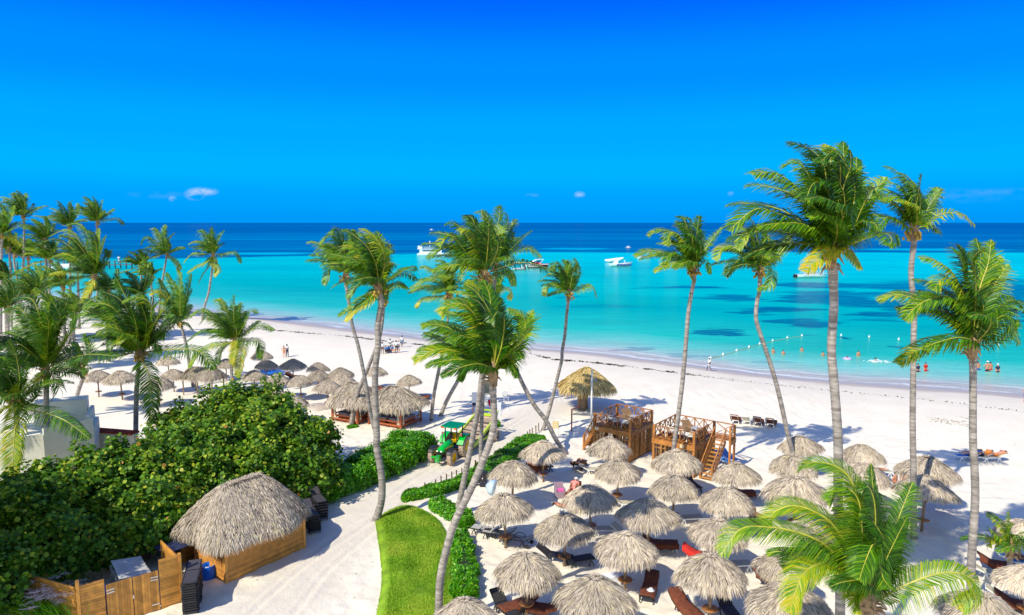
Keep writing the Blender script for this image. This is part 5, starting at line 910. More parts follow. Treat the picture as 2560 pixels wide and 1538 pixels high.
TREES = [('sea grape tree rising to the highest leafy peak behind the hut', [BP(645, 1035, 48.5, 2.3), BP(575, 1060, 47.5, 2.5), BP(700, 1085, 46.5, 2.2), BP(490, 1095, 46, 2.3), BP(620, 1120, 44.5, 3.0), BP(540, 1150, 43.5, 2.7), BP(700, 1150, 43.5, 2.2), BP(445, 1110, 46, 1.7), BP(430, 1060, 46.5, 1.0), BP(600, 1010, 48, 1.3), BP(700, 1030, 47.5, 1.0), BP(470, 1160, 42, 2.4), BP(600, 1200, 42, 2.6), BP(500, 1230, 41, 2.3)], 26000),
    ('smaller sea grape with loose twigs between the hut and the clipped hedge', [BP(775, 1115, 46, 1.3), BP(800, 1075, 46, .75), BP(760, 1160, 44.5, 1.8), BP(795, 1190, 44.5, 1.5), BP(730, 1210, 43.2, 1.9), BP(825, 1090, 46.5, .55), BP(780, 1230, 43.5, 1.3)], 9000),
    ('sea grape in front of the white villa', [BP(335, 1180, 39, 1.9), BP(260, 1200, 38, 1.9), BP(190, 1250, 37, 2.0), BP(390, 1225, 38.5, 2.2), BP(310, 1265, 37.5, 2.4), BP(420, 1265, 38, 1.9), BP(110, 1215, 36.5, 1.2), BP(95, 1265, 36, 1.5), BP(400, 1310, 37.5, 1.8), BP(240, 1310, 36.5, 2.0), BP(455, 1220, 39.5, 1.8), BP(425, 1175, 40.5, 1.7)], 19000),
    ('dark sea grape filling the lower left corner beside the boarded yard', [BP(40, 1290, 34, 2.0), BP(20, 1390, 32.5, 2.3), BP(140, 1330, 33.5, 2.0), BP(210, 1370, 33.5, 1.3), BP(105, 1400, 32.5, 1.7), BP(-20, 1480, 31, 2.0), BP(60, 1455, 31.5, 1.3), BP(15, 1440, 29.8, 1.3), BP(-10, 1520, 29.2, 1.2)], 15000),
    ('bright-leaved sea grape leaning over the top of the boarded yard', [BP(330, 1345, 35.2, 1.3), BP(280, 1365, 34.6, 1.15), BP(385, 1325, 36, 1.4), BP(420, 1290, 37, 1.3), BP(235, 1395, 34, .9)], 8000),
    ('tall sea grape standing outside the left edge', [BP(-330, 1150, 27, 2.6), BP(-420, 1250, 26, 2.6), BP(-260, 1120, 30, 2.4), BP(-380, 1050, 27, 2.0), BP(-300, 1350, 26, 2.6)], 8000)]  # last tree is out of view, added to cast shadows over the lower left
for lab, bl, n in TREES:
    bx = sum(b[0].x for b in bl) / len(bl); by = sum(b[0].y for b in bl) / len(bl)
    root = thing('sea_grape_tree', lab, 'sea grape tree', (bx, by, 0), group='sea grape trees')
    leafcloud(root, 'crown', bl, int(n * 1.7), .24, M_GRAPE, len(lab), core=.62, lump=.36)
    mb = MB(); rr = random.Random(len(lab))
    for b in bl:
        q_ = b[0] - Vector((bx, by, 0)); b0_ = Vector((q_.x * .35, q_.y * .35, -.1)); mb.tube([b0_, b0_.lerp(q_, .5) + Vector((rr.uniform(-.3, .3), rr.uniform(-.3, .3), .2)), q_], [.14, .09, .05], 6)
        for _ in range(3): e = Vector((rr.gauss(0, 1), rr.gauss(0, 1), rr.uniform(.2, 1.4))).normalized() * b[1] * .95; mb.tube([q_, q_ + e * .6, q_ + e], [.05, .03, .012], 4)
    mb.build('trunk', M_BRANCH, root)
def hedge(label, path, wid, hgt, n, size, seed, mt=M_HEDGE, core=True, name='clipped_hedge', cat='hedge'):
    P_ = spl([GZ(*p) for p in path], 8); g = P_[0]; root = thing(name, label, cat, (g.x, g.y, 0)); r_ = np.random.default_rng(seed); pts = np.array([tuple(p) for p in P_]); m = len(pts)
    if not hasattr(wid, '__len__'): wid = [wid] * len(path)
    W_ = np.interp(np.linspace(0, 1, m), np.linspace(0, 1, len(wid)), wid); T = nrm(np.gradient(pts, axis=0)); Nn = np.stack([-T[:, 1], T[:, 0], T[:, 2] * 0], 1)
    s = r_.random(n) * (m - 1); i = s.astype(int); f = (s - i)[:, None]; c = pts[i] * (1 - f) + pts[np.minimum(i + 1, m - 1)] * f; nn = Nn[i]; w_ = W_[i] / 2
    th = r_.random(n) * math.pi; ex = .55; cx = np.sign(np.cos(th)) * np.abs(np.cos(th)) ** ex; cz = np.sin(th) ** ex
    end = np.minimum(s, m - 1 - s) / (m - 1); tape = np.sqrt(np.clip(end * 14, .0, 1) * (2 - np.clip(end * 14, 0, 1)))
    lump = 1 + .13 * np.sin(c[:, 0] * 3.4 + th * 2) * np.sin(c[:, 1] * 2.9) + .11 * np.sin(c[:, 1] * 8 + th * 4) * np.sin(c[:, 0] * 7 + th * 3); rad = (1 - .16 * r_.random(n) ** 2 + .055 * r_.normal(0, 1, n)) * lump
    P = c + nn * (cx * w_ * rad * tape)[:, None]; hh = hgt * (.93 + .10 * np.sin(c[:, 0] * 1.9) * np.sin(c[:, 1] * 1.4)); P[:, 2] = cz * hh * rad * (.35 + .65 * tape)
    d = nn * (cx * .9)[:, None]; d[:, 2] = cz; d = nrm(d); nm = nrm(d + np.array([0, 0, .4]) + r_.normal(0, .55, (n, 3))); a = nrm(np.cross(nm, r_.normal(0, 1, (n, 3)))); b = np.cross(nm, a); sz = size * r_.uniform(.5, 1.2, n)[:, None] * .5
    V = np.stack([P - a * sz, P + b * sz * .5 + nm * sz * .1, P + a * sz * 1.1 - nm * sz * .25, P - b * sz * .5 + nm * sz * .1], 1) - np.array([g.x, g.y, 0])
    ti = np.clip(r_.normal(.55, .2, n), 0, 1); npmesh('foliage', V.reshape(-1, 3), 4, ti, mt, root)
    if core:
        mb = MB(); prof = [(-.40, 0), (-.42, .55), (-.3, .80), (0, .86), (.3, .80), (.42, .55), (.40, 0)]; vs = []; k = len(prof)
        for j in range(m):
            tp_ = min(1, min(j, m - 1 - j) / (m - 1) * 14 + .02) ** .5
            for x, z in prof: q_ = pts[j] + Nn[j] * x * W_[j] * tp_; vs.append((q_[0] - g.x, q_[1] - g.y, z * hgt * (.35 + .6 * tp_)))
        mb.add(vs, [(j * k + i_, j * k + i_ + 1, (j + 1) * k + i_ + 1, (j + 1) * k + i_) for j in range(m - 1) for i_ in range(k - 1)]); mb.build('painted_shade_core', M_CORE, root, True)
    return root
hedge('tall clipped hedge along the left of the sand road up to the green tractor', [(1052, 1118), (1010, 1150), (950, 1182), (890, 1212), (835, 1232), (790, 1255)], [3.4, 3.3, 3.0, 2.6, 2.3, 2.2], 1.75, 46000, .21, 5)
hedge('low bright hedge running behind the rope fence to the leaning palm', [(1350, 1098), (1315, 1118), (1270, 1145), (1222, 1175), (1170, 1205), (1110, 1228), (1050, 1243), (1005, 1254)], [1.9, 2.1, 1.8, 1.5, 1.3, 1.1, .9, .7], .62, 24000, .19, 6)
hedge('rounded low bush strip crossing below the twin trunks', [(1085, 1262), (1110, 1280), (1150, 1300), (1172, 1322)], [1.1, 1.3, 1.3, 1.1], .62, 8000, .18, 7)
hedge('square-clipped hedge strip down the right side of the lawn', [(1150, 1345), (1156, 1385), (1163, 1430), (1163, 1475), (1158, 1506)], [1.0, 1.15, 1.25, 1.25, 1.2], .72, 12000, .17, 8)
hedge('short round tuft of plants behind the beach cleaning machine', [(1232, 1068), (1248, 1066)], [.8, .8], .55, 1500, .16, 10, name='shrub', cat='shrub')
hedge('small grass tuft at the foot of the crooked palm', [(868, 1071), (880, 1069), (896, 1067)], [.5, .8, .5], .22, 1500, .10, 11, name='grass_tuft', cat='grass tuft')
# feathery plume grass in the corner
g = PY(150, 1500, 29.5); g.z = 0; root = thing('plume_grass', 'feathery pinkish plume grass before the boarded yard fence', 'ornamental grass', g); rr = random.Random(4); V = []; T = []
for i in range(900):
    a = rr.uniform(0, 6.28); b0_ = Vector((rr.gauss(0, .5), rr.gauss(0, .4), .1)); L = rr.uniform(.8, 1.9); e = Vector((math.cos(a) * L * .5 - .2, math.sin(a) * L * .5, L)); s = Vector((-math.sin(a), math.cos(a), 0)) * .015
    V += [b0_ - s, b0_ + s, b0_ + e * .6 + s, b0_ + e * .6 - s]; T.append(rr.uniform(.3, .9)); V += [b0_ + e * .6 - s, b0_ + e * .6 + s, b0_ + e + Vector((-.2, 0, -.2)), b0_ + e + Vector((-.2, 0, -.21))]; T.append(rr.uniform(.3, .9))
npmesh('blades', [tuple(v) for v in V], 4, T, M_HEDGE, root)
V = []; T = []
for i in range(60):
    c = Vector((rr.gauss(0, .65), rr.gauss(0, .5), rr.uniform(1.5, 2.05)))
    for k in range(26):
        u = rr.random(); q_ = c + Vector((-.45 * u, -.1 * u, -.15 * u * u + .1 * u)); e = Vector((rr.gauss(-.05, .05), rr.gauss(0, .05), rr.gauss(-.03, .04))); V += [q_, q_ + Vector((0, .012, .012)), q_ + e * 1.6, q_ + e * 1.6 - Vector((0, .01, .01))]; T.append(rr.random())
npmesh('plumes', [tuple(v) for v in V], 4, T, mat('plume', (.50, .40, .42), .9, tint=.35), root)

# rope fence
FP = [(1020, 1247), (1040, 1241), (1062, 1232), (1089, 1221), (1103, 1213), (1117, 1208), (1130, 1203), (1142, 1198), (1155, 1192), (1170, 1186), (1188, 1181), (1208, 1166), (1218, 1163), (1227, 1159), (1238, 1153), (1251, 1147), (1259, 1142), (1269, 1136), (1280, 1128), (1289, 1122), (1297, 1115), (1305, 1109), (1312, 1104), (1319, 1098), (1325, 1093), (1331, 1088), (1340, 1083), (1347, 1078)]
fp = [G(*p) for p in FP]; root = thing('rope_fence', 'short dark stakes linked by rope between the sand road and low hedge', 'fence', fp[0])
for i, p in enumerate(fp):
    mb = MB(); h = .9 if i == 10 else random.uniform(.62, .72); q_ = p - fp[0]; mb.tube([q_ + Vector((0, 0, -.1)), q_ + Vector((random.uniform(-.03, .03), 0, h))], .045 if i != 10 else .065, 6); mb.build('stake', mat('dark_stake', (.10, .05, .03), .8, .3), root)
mb = MB()
for hz in (.55, .3):
    for a, b in zip(fp[:-1], fp[1:]): a = a - fp[0]; b = b - fp[0]; mb.tube([a + Vector((0, 0, hz)), (a + b) / 2 + Vector((0, 0, hz - .08)), b + Vector((0, 0, hz))], .011, 4)
mb.build('rope', mat('rope', (.45, .36, .22), .9), root)

# ------------------------------------------------------------------ viewing decks
d1 = GZ(1483.5, 1063, 2.35); d1b = GZ(1576.4, 1081.5, 2.35); d2 = GZ(1632.2, 1094.6, 2.35); d2b = GZ(1735, 1116.4, 2.35)
DA = (math.atan2(d1b.y - d1.y, d1b.x - d1.x) + math.atan2(d2b.y - d2.y, d2b.x - d2.x)) / 2
def deck(label, FLc, W_, D_, zf=2.35, stairs=1):
    t = thing('viewing_deck', label, 'wooden deck', (FLc[0], FLc[1], 0), DA, 'viewing decks')
    mb = MB(); n = int(W_ / .14)
    for i in range(n): mb.box(((i + .5) * W_ / n, D_ / 2, zf), (W_ / n - .012, D_ - .04, .05), t=random.random())
    mb.build('floor', M_WOOD, t)
    mb = MB(); hz = zf - .20
    mb.box((W_ / 2, -.02, hz), (W_ + .12, .06, .34), t=.95); mb.box((W_ / 2, D_ + .02, hz), (W_ + .12, .06, .34), t=.4); mb.box((-.03, D_ / 2, hz), (.06, D_ - .04, .34), t=.4); mb.box((W_ + .03, D_ / 2, hz), (.06, D_ - .04, .34), t=.3)
    mb.build('fascia', M_WOOD, t)
    for x in (.06, W_ - .06):
        for y in (.08, D_ - .08): mb = MB(); mb.box((x, y, (zf + .98) / 2 - .1), (.17, .17, zf + 1.16), t=.7); mb.build('post', M_WOOD, t)
    def rail(a, b, nb):
        a = Vector(a); b = Vector(b); mb = MB(); zt = zf + .95; zb = zf + .1; mb.beam(a + Vector((0, 0, zt)), b + Vector((0, 0, zt)), .09, .06, .6); mb.beam(a + Vector((0, 0, zb)), b + Vector((0, 0, zb)), .07, .05, .4)
        for i in range(nb):
            p_ = a.lerp(b, i / nb); q_ = a.lerp(b, (i + 1) / nb); mb.beam(p_ + Vector((0, 0, zb)), q_ + Vector((0, 0, zt)), .05, .05, .5); o_ = (q_ - p_).normalized().cross(Vector((0, 0, 1))) * .05
            mb.beam(p_ + Vector((0, 0, zt)) + o_, q_ + Vector((0, 0, zb)) + o_, .05, .05, .4)
            if i: mb.beam(p_ + Vector((0, 0, zb)), p_ + Vector((0, 0, zt)), .07, .07, .6)
        mb.build('railing', M_WOOD, t)
    rail((.15, .06, 0), (W_ - .15, .06, 0), 3); rail((.15, D_ - .06, 0), (W_ - .15, D_ - .06, 0), 4); 
    if stairs == 1: rail((.06, 1.6, 0), (.06, D_ - .15, 0), 2); rail((W_ - .06, .15, 0), (W_ - .06, D_ - .15, 0), 4)
    else: rail((.06, .15, 0), (.06, D_ - .15, 0), 4); rail((W_ - .06, .15, 0), (W_ - .06, D_ - 1.15, 0), 3)
    def canes(a, b, gapp=0.0):
        a = Vector((*a, 0)); b = Vector((*b, 0)); mb = MB(); L = (b - a).length; n = int(L / .075)
        for i in range(n):
            if random.random() < gapp: continue
            p_ = a.lerp(b, (i + .5) / n) + Vector((random.uniform(-.012, .012), random.uniform(-.012, .012), 0)); mb.tube([p_ + Vector((0, 0, .05)), p_ + Vector((random.uniform(-.02, .02), random.uniform(-.02, .02), zf - .25))], random.uniform(.022, .034), 5, random.random())
        mb.beam(a + Vector((0, 0, .25)), b + Vector((0, 0, .25)), .05, .07, .6); mb.beam(a + Vector((0, 0, 1.7)), b + Vector((0, 0, 1.7)), .05, .07, .5); mb.build('cane_wall', M_REED, t)
    canes((.18, .02), (W_ * .32, .02), .08); canes((W_ * .62, .02), (W_ - .2, .02), .08); canes((W_, .18), (W_, D_ - .2), .04); canes((.18, D_), (W_ - .2, D_), .25); canes((0, .2), (0, D_ - .2), .2)
    if stairs == 1: sx = [(-.02 - i * .14, .45, zf - .16 - i * .235) for i in range(9)]; dr = Vector((0, 1, 0)); wd = .9
    else: sx = [(W_ + .78, D_ - 1.05 - i * .265, zf - .12 - i * .235) for i in range(10)]; dr = Vector((1, 0, 0)); wd = .85
    mb = MB()
    for c in sx: mb.box((c[0], c[1] + (wd / 2 if stairs == 1 else 0), c[2]), (.24, wd, .05) if stairs == 1 else (wd, .24, .05), t=random.uniform(.6, 1))
    mb.build('stair_treads', mat('golden_timber', (.42, .20, .055), .55, .25, 3, tint=.25), t)
    for s in (-.5, .5):
        mb = MB(); off_ = dr * wd * s + (Vector((0, wd / 2, 0)) if stairs == 1 else Vector((0, 0, 0))); a = Vector(sx[0]) + off_; b = Vector(sx[-1]) + off_
        mb.beam(a + Vector((0, 0, -.03)), b + Vector((0, 0, -.1)), .05, .26, .5); mb.beam(a + Vector((0, 0, .95)), b + Vector((0, 0, .9)), .06, .07, .8)
        for i in range(len(sx)): p_ = Vector(sx[i]) + off_; mb.beam(p_, p_ + Vector((0, 0, .93)), .045, .045, .6)
        mb.beam(b + Vector((0, 0, -.4)), b + Vector((0, 0, 1.0)), .12, .12, .7); mb.build('stair_rail', M_WOOD, t)
    if stairs == 2:
        mb = MB(); mb.box((W_ + .80, D_ - .5, zf), (1.48, 1.0, .05), t=.6); mb.box((W_ + .80, D_ + .02, zf - .2), (1.56, .06, .32), t=.3); mb.box((W_ + 1.57, D_ - .5, zf - .2), (.06, 1.0, .32), t=.3); mb.build('landing', M_WOOD, t)
        for x, y in ((W_ + 1.5, D_ - .08), (W_ + 1.5, D_ - .95)): mb = MB(); mb.box((x, y, (zf + .95) / 2 - .05), (.13, .13, zf + 1.05), t=.8); mb.build('landing_post', M_WOOD, t)
        rail((W_ + .1, D_ - .06, 0), (W_ + 1.45, D_ - .06, 0), 1); rail((W_ + 1.5, D_ - .9, 0), (W_ + 1.5, D_ - .12, 0), 1)
    mb = MB(); x0 = .35 if stairs == 1 else W_ * .72; mb.box((x0, -.065, zf - .17), (.32, .02, .22)); pl = mb.build('plaque', mat('cream_sign', (.75, .66, .45), .6), t)
    mb = MB(); mb.box((x0, -.078, zf - .13), (.2, .004, .025)); mb.box((x0, -.078, zf - .19), (.24, .004, .025)); mb.build('lettering', mat('sign_ink', (.70, .30, .08), .6), pl)
    return t
D1 = deck('left, farther raised wooden deck with X-braced rails and side steps', (d1.x, d1.y), (d1b - d1).length, 3.7, 2.35, 1)
D2 = deck('right, nearer raised wooden deck with a long open stair', (d2.x, d2.y), (d2b - d2).length, 3.8, 2.35, 2)
def on(D, x, y, z=2.38): return Vector(D.location) + Matrix.Rotation(DA, 3, 'Z') @ Vector((x, y, z))
def wicker(label, p, rz, mt=None, cush=None):
    mt = mt or mat('wicker', (.30, .19, .11), .8, .2, 20, .4, 60); t = thing('wicker_chair', label, 'armchair', p, rz, 'wicker armchairs'); mb = MB(); mb.box((0, 0, .22), (.58, .58, .40)); mb.build('seat', mt, t)
    mb = MB(); mb.box((0, .30, .52), (.60, .07, .72), M=Matrix.Rotation(-.12, 3, 'X')); mb.build('backrest', mt, t)
    for x in (-.29, .29): mb = MB(); mb.box((x, 0, .36), (.07, .56, .52)); mb.build('armrest', mt, t)
    if cush: mb = MB(); mb.box((0, -.03, .46), (.44, .46, .09)); mb.build('cushion', cush, t)
    return t
for i, (D, x, y, dr, txt) in enumerate([(D1, .75, .9, 2.3, 'leftmost on the first deck'), (D1, 1.5, .8, 2.3, 'in the middle of the first deck'), (D1, 2.3, .75, 2.3, 'at the front right of the first deck'), (D2, .8, .9, 2.2, 'leftmost on the second deck'), (D2, 1.6, .8, 2.2, 'in the middle of the second deck'), (D2, 2.5, .75, 2.2, 'at the front right of the second deck')]):
    lounger('white sun lounger ' + txt, on(D, x, y + .25), DA + math.pi + .5, M_WHITE, mat('cream_sling', (.70, .66, .52), .7, .08), 20, group='loungers on the decks')
for D, tx in ((D1, 'first'), (D2, 'second')):
    wicker('brown wicker armchair at the left of the small table, %s deck' % tx, on(D, 1.5, 2.7), DA + .9); wicker('brown wicker armchair at the right of the small table, %s deck' % tx, on(D, 2.75, 2.2), DA - 1.2)
    t = thing('side_table', 'small grey table between the wicker chairs, %s deck' % tx, 'side table', on(D, 2.15, 2.55), DA); mb = MB(); mb.box((0, 0, .52), (.5, .5, .05)); mb.build('table_top', mat('grey_paint', (.42, .42, .48), .5), t)
    for x in (-.2, .2):
        for y in (-.2, .2): mb = MB(); mb.box((x, y, .25), (.05, .05, .5)); mb.build('leg', mat('grey_paint', (.42, .42, .48), .5), t)

# ------------------------------------------------------------------ loungers on the sand
def L_(o, x, y, dz=.35): p = GZ(*C(o, x, y), dz); p.z = float(gh(p.x, p.y)); return p
LN = [(q1, 245, 815, -1.95, 'bg', 'steel-framed grey sling lounger, farther of the pair left of its parasol pole'), (q1, 335, 845, -1.95, 'bg', 'steel-framed grey sling lounger, nearer of the pair left of its parasol pole'), (q1, 490, 890, -1.95, 'bg', 'steel-framed grey sling lounger standing alone right of its parasol pole'),
    (q1, 765, 1015, 1.2, 'bb', 'black sling lounger tilted back, left of the parasol pole'), (q1, 935, 1050, 1.9, 'bb', 'black sling lounger tilted back, right of the parasol pole'), (q1, 375, 1410, .5, 'bb', 'charcoal lounger nearest the bottom hedge end'), (q1, 640, 1425, -1.9, 'bt', 'lounger with brown towel under the parasol by the clipped hedge'), (q1, 480, 1400, -1.0, 'bt', 'brown-towelled lounger half hidden behind the parasol by the clipped hedge'),
    (q1, 1125, 812, 1.6, 'wb', 'white lounger below the parasol beside the woman in pink'), (q1, 1590, 925, 1.5, 'wt', 'white lounger with a brown towel and sandals beside it'), (q1, 1330, 850, .9, 'wb', 'white lounger back showing above a parasol peak'), (q1, 870, 650, 1.9, 'wb', 'white lounger of the lying man left of the parasol rim'), (q1, 955, 310, 2.7, 'bt', 'brown-towelled lounger under the person in dark shorts near the first deck'),
    (q1, 1060, 350, 1.5, 'wb', 'white lounger in sun before the shaded parasol by the first deck'), (q1, 650, 335, 1.9, 'bt', 'brown-towelled lounger under the parasol by the low hedge end'), (q1, 905, 530, -.35, 'bt', 'brown-towelled lounger under the woman in pink'), (q1, 1320, 612, 1.6, 'wb', 'white lounger whose legs stand in sunlight right of the woman in pink'),
    (q1, 1500, 1270, -.35, 'BT', 'long lounger wrapped in brown towel at the bottom centre'),
    (q3, 365, 725, 1.7, 'wb', 'white lounger under the parasol before the second deck'), (q3, 400, 460, 0.2, 'bb', 'black lounger with upright back below the deck stairs'), (q3, 830, 530, 1.6, 'wt', 'lounger in shade beside the parasol at the stair foot'), (q3, 725, 1085, 1.7, 'wb', 'white lounger right behind the bottom parasol'), (q3, 480, 1015, 1.2, 'wr', 'lounger covered in a red towel'), (q3, 360, 1415, .35, 'bt', 'black slatted lounger with a folded brown towel at the bottom'), (q3, 690, 1440, .1, 'bb', 'black lounger straight below the bottom parasol'),
    (q3, 1040, 1200, 1.5, 'bt', 'lounger with brown cushion left of the young palm'), (q3, 640, 270, .3, 'wl', 'blue lounger under the deck landing, left one'), (q3, 690, 255, .3, 'wl', 'blue lounger under the deck landing, right one'), (q4, 415, 365, 1.5, 'wb', 'white lounger with sunbather behind the young palm top'), (q4, 590, 470, 1.5, 'wb', 'white lounger the couple sits on'),
    (q4, 1120, 245, -1.5, 'wl', 'lounger of the sunbather in blue, left of the right-edge palm trunk'), (q4, 1205, 250, -1.5, 'wb', 'lounger directly behind the right-edge palm trunk'), (q4, 1310, 255, -1.5, 'wb', 'white lounger of the sunbather right of the right-edge palm trunk'), (q4, 1300, 1150, 1.2, 'wb', 'white lounger left of the little palm'), (q4, 1370, 1090, 1.2, 'bt', 'lounger with a dark brown towel just left of the little palm'), (q4, 1500, 1060, 1.2, 'wl', 'blue shaded lounger right of the little palm'), (q4, 1440, 1350, 1.0, 'wb', 'white lounger cut by the right edge'), (q4, 1520, 1400, 1.0, 'bt', 'brown-covered lounger in the far right corner'),
    (o6, 495, 738, 2.6, 'wt', 'lounger with brown backrest, leftmost of the row on open sand'), (o6, 572, 745, 2.6, 'wb', 'pale-backed lounger, second of the row on open sand'), (o6, 650, 752, 2.6, 'wt', 'brown-backed lounger, third of the row on open sand'), (o6, 735, 762, 2.6, 'wt', 'half-covered lounger, rightmost of the row on open sand'),
    (q5, 1280, 400, 1.6, 'wl', 'blue-covered lounger, left one by the middle parasols'), (q5, 1360, 392, 1.4, 'wl', 'blue-covered lounger, right one by the middle parasols'), (q5, 1560, 440, 1.4, 'bt', 'dark lounger in the shade beyond the pointed parasol'), (q6, 800, 560, 1.5, 'bt', 'dark red lounger behind the right canopy bed, left one'), (q6, 740, 545, 1.5, 'bt', 'dark lounger seen between the canopy roofs'), (q6, 1120, 620, 1.5, 'bt', 'dark lounger under the lone parasol right of the canopy beds')]
def towel(label, p, rz, mt, back, h=.36, w_=.68, L=1.7, hang=.2, part=1.0, sh=0):
    """a towel draped over a lounger, following seat and back"""
    prof = []; a = R(back)
    y = -.95 + (1 - part) * 1.2
    while y < .33: prof.append((y, h + .055)); y += .16
    prof.append((.33, h + .06)); prof.append((.33 + math.cos(a) * .4, h + .065 + math.sin(a) * .4)); prof.append((.33 + math.cos(a) * .76, h + .075 + math.sin(a) * .76))
    mb = MB(); cols = [(-w_ / 2 - .02, -hang - .05), (-w_ / 2, 0), (-w_ * .2, .012), (w_ * .2, .008), (w_ / 2, 0), (w_ / 2 + .02, -hang)]; k = len(cols); vs = []
    for j, (y, z) in enumerate(prof):
        for x, dz in cols: vs.append((x + random.uniform(-.015, .015), y + random.uniform(-.02, .02), z + dz + random.uniform(0, .018) + (random.uniform(-.06, .04) if dz < -.05 else 0)))
    m = len(prof)
    mb.add(vs, [(j * k + i, j * k + i + 1, (j + 1) * k + i + 1, (j + 1) * k + i) for j in range(m - 1) for i in range(k - 1)])
    o = mb.build('towel', mt, None, True); o.location = p; o.rotation_euler = (0, 0, rz); md = o.modifiers.new('s', 'SOLIDIFY'); md.thickness = .012
    return tag(o, label, 'towel', 'towels on the loungers')
LPOS = {}
for i, (o, x, y, rz, ty, lab) in enumerate(LN):
    p = L_(o, x, y); LPOS[i] = (p, rz)
    fr = M_WHITE if ty[0] == 'w' else M_BLACK; sl_ = {'g': M_GREYSL, 'b': M_BEIGE if ty[0] == 'w' else M_BLKSL, 't': M_BEIGE if ty[0] == 'w' else M_BLKSL, 'r': M_BEIGE, 'l': M_CBLUE, 'T': M_BLKSL}[ty[1]]
    bk = 52 if ty in ('wt',) and i > 37 and i < 43 else (28 if ty != 'bb' else 34)
    if 38 <= i <= 41: sl_ = M_BROWN if i != 39 else mat('cream_sling', (.70, .66, .52), .7, .08); bk = 48
    lounger(lab, p, rz, fr, sl_, bk, wheels=(ty == 'bg'), h=.36)
    short = lab.split(',')[0]
    if ty[1] in 'tT': towel('brown towel on the ' + ' '.join(lab.replace('brown-towelled ', '').replace('with brown towel', '').split()[:11]), p, rz, M_BROWN, bk, part=1.0 if ty[1] == 'T' or i % 2 else .62)
    if ty[1] == 'r': towel('bright red towel spread over a lounger behind the bottom parasol', p, rz, M_RED, bk)
    if ty[1] == 'l' and i < 44: pass
    if i in (42, 43): towel('bright blue towel on the %s lounger by the middle parasols' % ('left' if i == 42 else 'right'), p, rz, M_BLUE, bk)
for i, (dx, dy, mt, lab) in enumerate([(0.0, -.4, M_CWHITE, 'white sun hat lying on the long brown-wrapped lounger')]):
    p, rz = LPOS[17]; t = thing('sun_hat', lab, 'hat', p + Vector((dx, dy, .44))); mb = MB(); mb.lathe((0, 0, 0), [(.19, 0), (.2, .01), (.1, .02), (.09, .09), (.05, .11), (0, .11)], 18); mb.build('brim_and_crown', mt, t, True)
t = thing('cool_box', 'white cool box with a blue side below the parasol at bottom centre', 'cool box', L_(q1, 1205, 1200), .3); mb = MB(); mb.box((0, 0, .24), (.85, .5, .46)); mb.build('body', M_TOWELW, t); mb = MB(); mb.box((0, 0, .50), (.88, .53, .07)); mb.build('lid', M_CWHITE, t); mb = MB(); mb.box((.44, 0, .25), (.02, .4, .36)); mb.build('side_panel', mat('navy_panel', (.02, .04, .12), .5), t)
wicker('lilac wicker armchair with a pink towel beside the reclining woman', L_(q1, 805, 530, .3), .2, mat('lilac_wicker', (.36, .27, .33), .8, .15, 20, .3, 60), M_PINK)
g = L_(oH, 350, 630, .3); wicker('tan wicker chair glimpsed through the long left frond', g, .5)
# ------------------------------------------------------------------ tractor and beach cleaner
mgr = mat('green_paint', (.0, .44, .035), .3, .06, 3, coat=.5); myl = mat('yellow_paint', (.80, .48, .0), .4, .06, 4); mtyre = mat('sandy_tyre', (.42, .32, .24), .9, .35, 6, .4, 30); mblk = mat('tyre_side', (.05, .045, .04), .7, .3, 6); mlime = mat('lime_paint', (.47, .62, .05), .4, .08, 3)
mglass = mat('lamp_glass', (.85, .85, .8), .15); morange = mat('orange_lens', (.85, .12, .01), .3); mchrome = mat('grey_metal', (.35, .36, .38), .35, .1, metal=.7)
def wheel(root, c, r, wd, name='wheel', rim=True, lugs=True):
    """wheel whose axle runs along local x"""
    w_ = bpy.data.objects.new(name, None); COL.objects.link(w_); w_.parent = root; w_.location = c
    mb = MB(); prof = [(r * .62, -wd / 2), (r * .9, -wd / 2), (r, -wd * .38), (r, wd * .38), (r * .9, wd / 2), (r * .62, wd / 2)]; n = 24; vs = [(z, math.cos(2 * math.pi * i / n) * q_, math.sin(2 * math.pi * i / n) * q_) for q_, z in prof for i in range(n)]
    mb.add(vs, [(j * n + i, j * n + (i + 1) % n, (j + 1) * n + (i + 1) % n, (j + 1) * n + i) for j in range(5) for i in range(n)])
    if lugs:
        for i in range(20):
            a = 2 * math.pi * i / 20; 
            for s in (-1, 1): aa = a + (0.08 if s > 0 else -.08); c_ = Vector((s * wd * .24, math.cos(aa) * r * 1.01, math.sin(aa) * r * 1.01)); mb.box(c_, (wd * .46, r * .10, r * .06), M=Matrix.Rotation(aa - math.pi / 2 + 0, 3, 'X') @ Matrix.Rotation(s * .45, 3, 'Z'))
    mb.build('tyre', mtyre, w_)
    if rim:
        mb = MB(); vs = []; prof = [(r * .63, -wd * .45), (r * .60, -wd * .2), (r * .25, -wd * .12), (r * .2, -wd * .3), (.0, -wd * .3)]
        prof = prof + [(q_, -z) for q_, z in prof[::-1]]
        vs = [(z, math.cos(2 * math.pi * i / n) * q_, math.sin(2 * math.pi * i / n) * q_) for q_, z in prof for i in range(n)]; mb.add(vs, [(j * n + i, j * n + (i + 1) % n, (j + 1) * n + (i + 1) % n, (j + 1) * n + i) for j in range(len(prof) - 1) for i in range(n)])
        mb.build('rim', myl if rim is True else rim, w_)
    return w_
fl_, fr_ = G(1083, 1155), G(1131, 1162); mid = (fl_ + fr_) / 2; fwd = Vector((-.40, -.92, 0)).normalized(); ta = math.atan2(fwd.y, fwd.x) - math.pi / 2   # local +y is forward
tr = thing('tractor', 'green tractor with yellow wheels and green sun canopy on the sand road', 'tractor', (mid.x, mid.y, 0), ta)
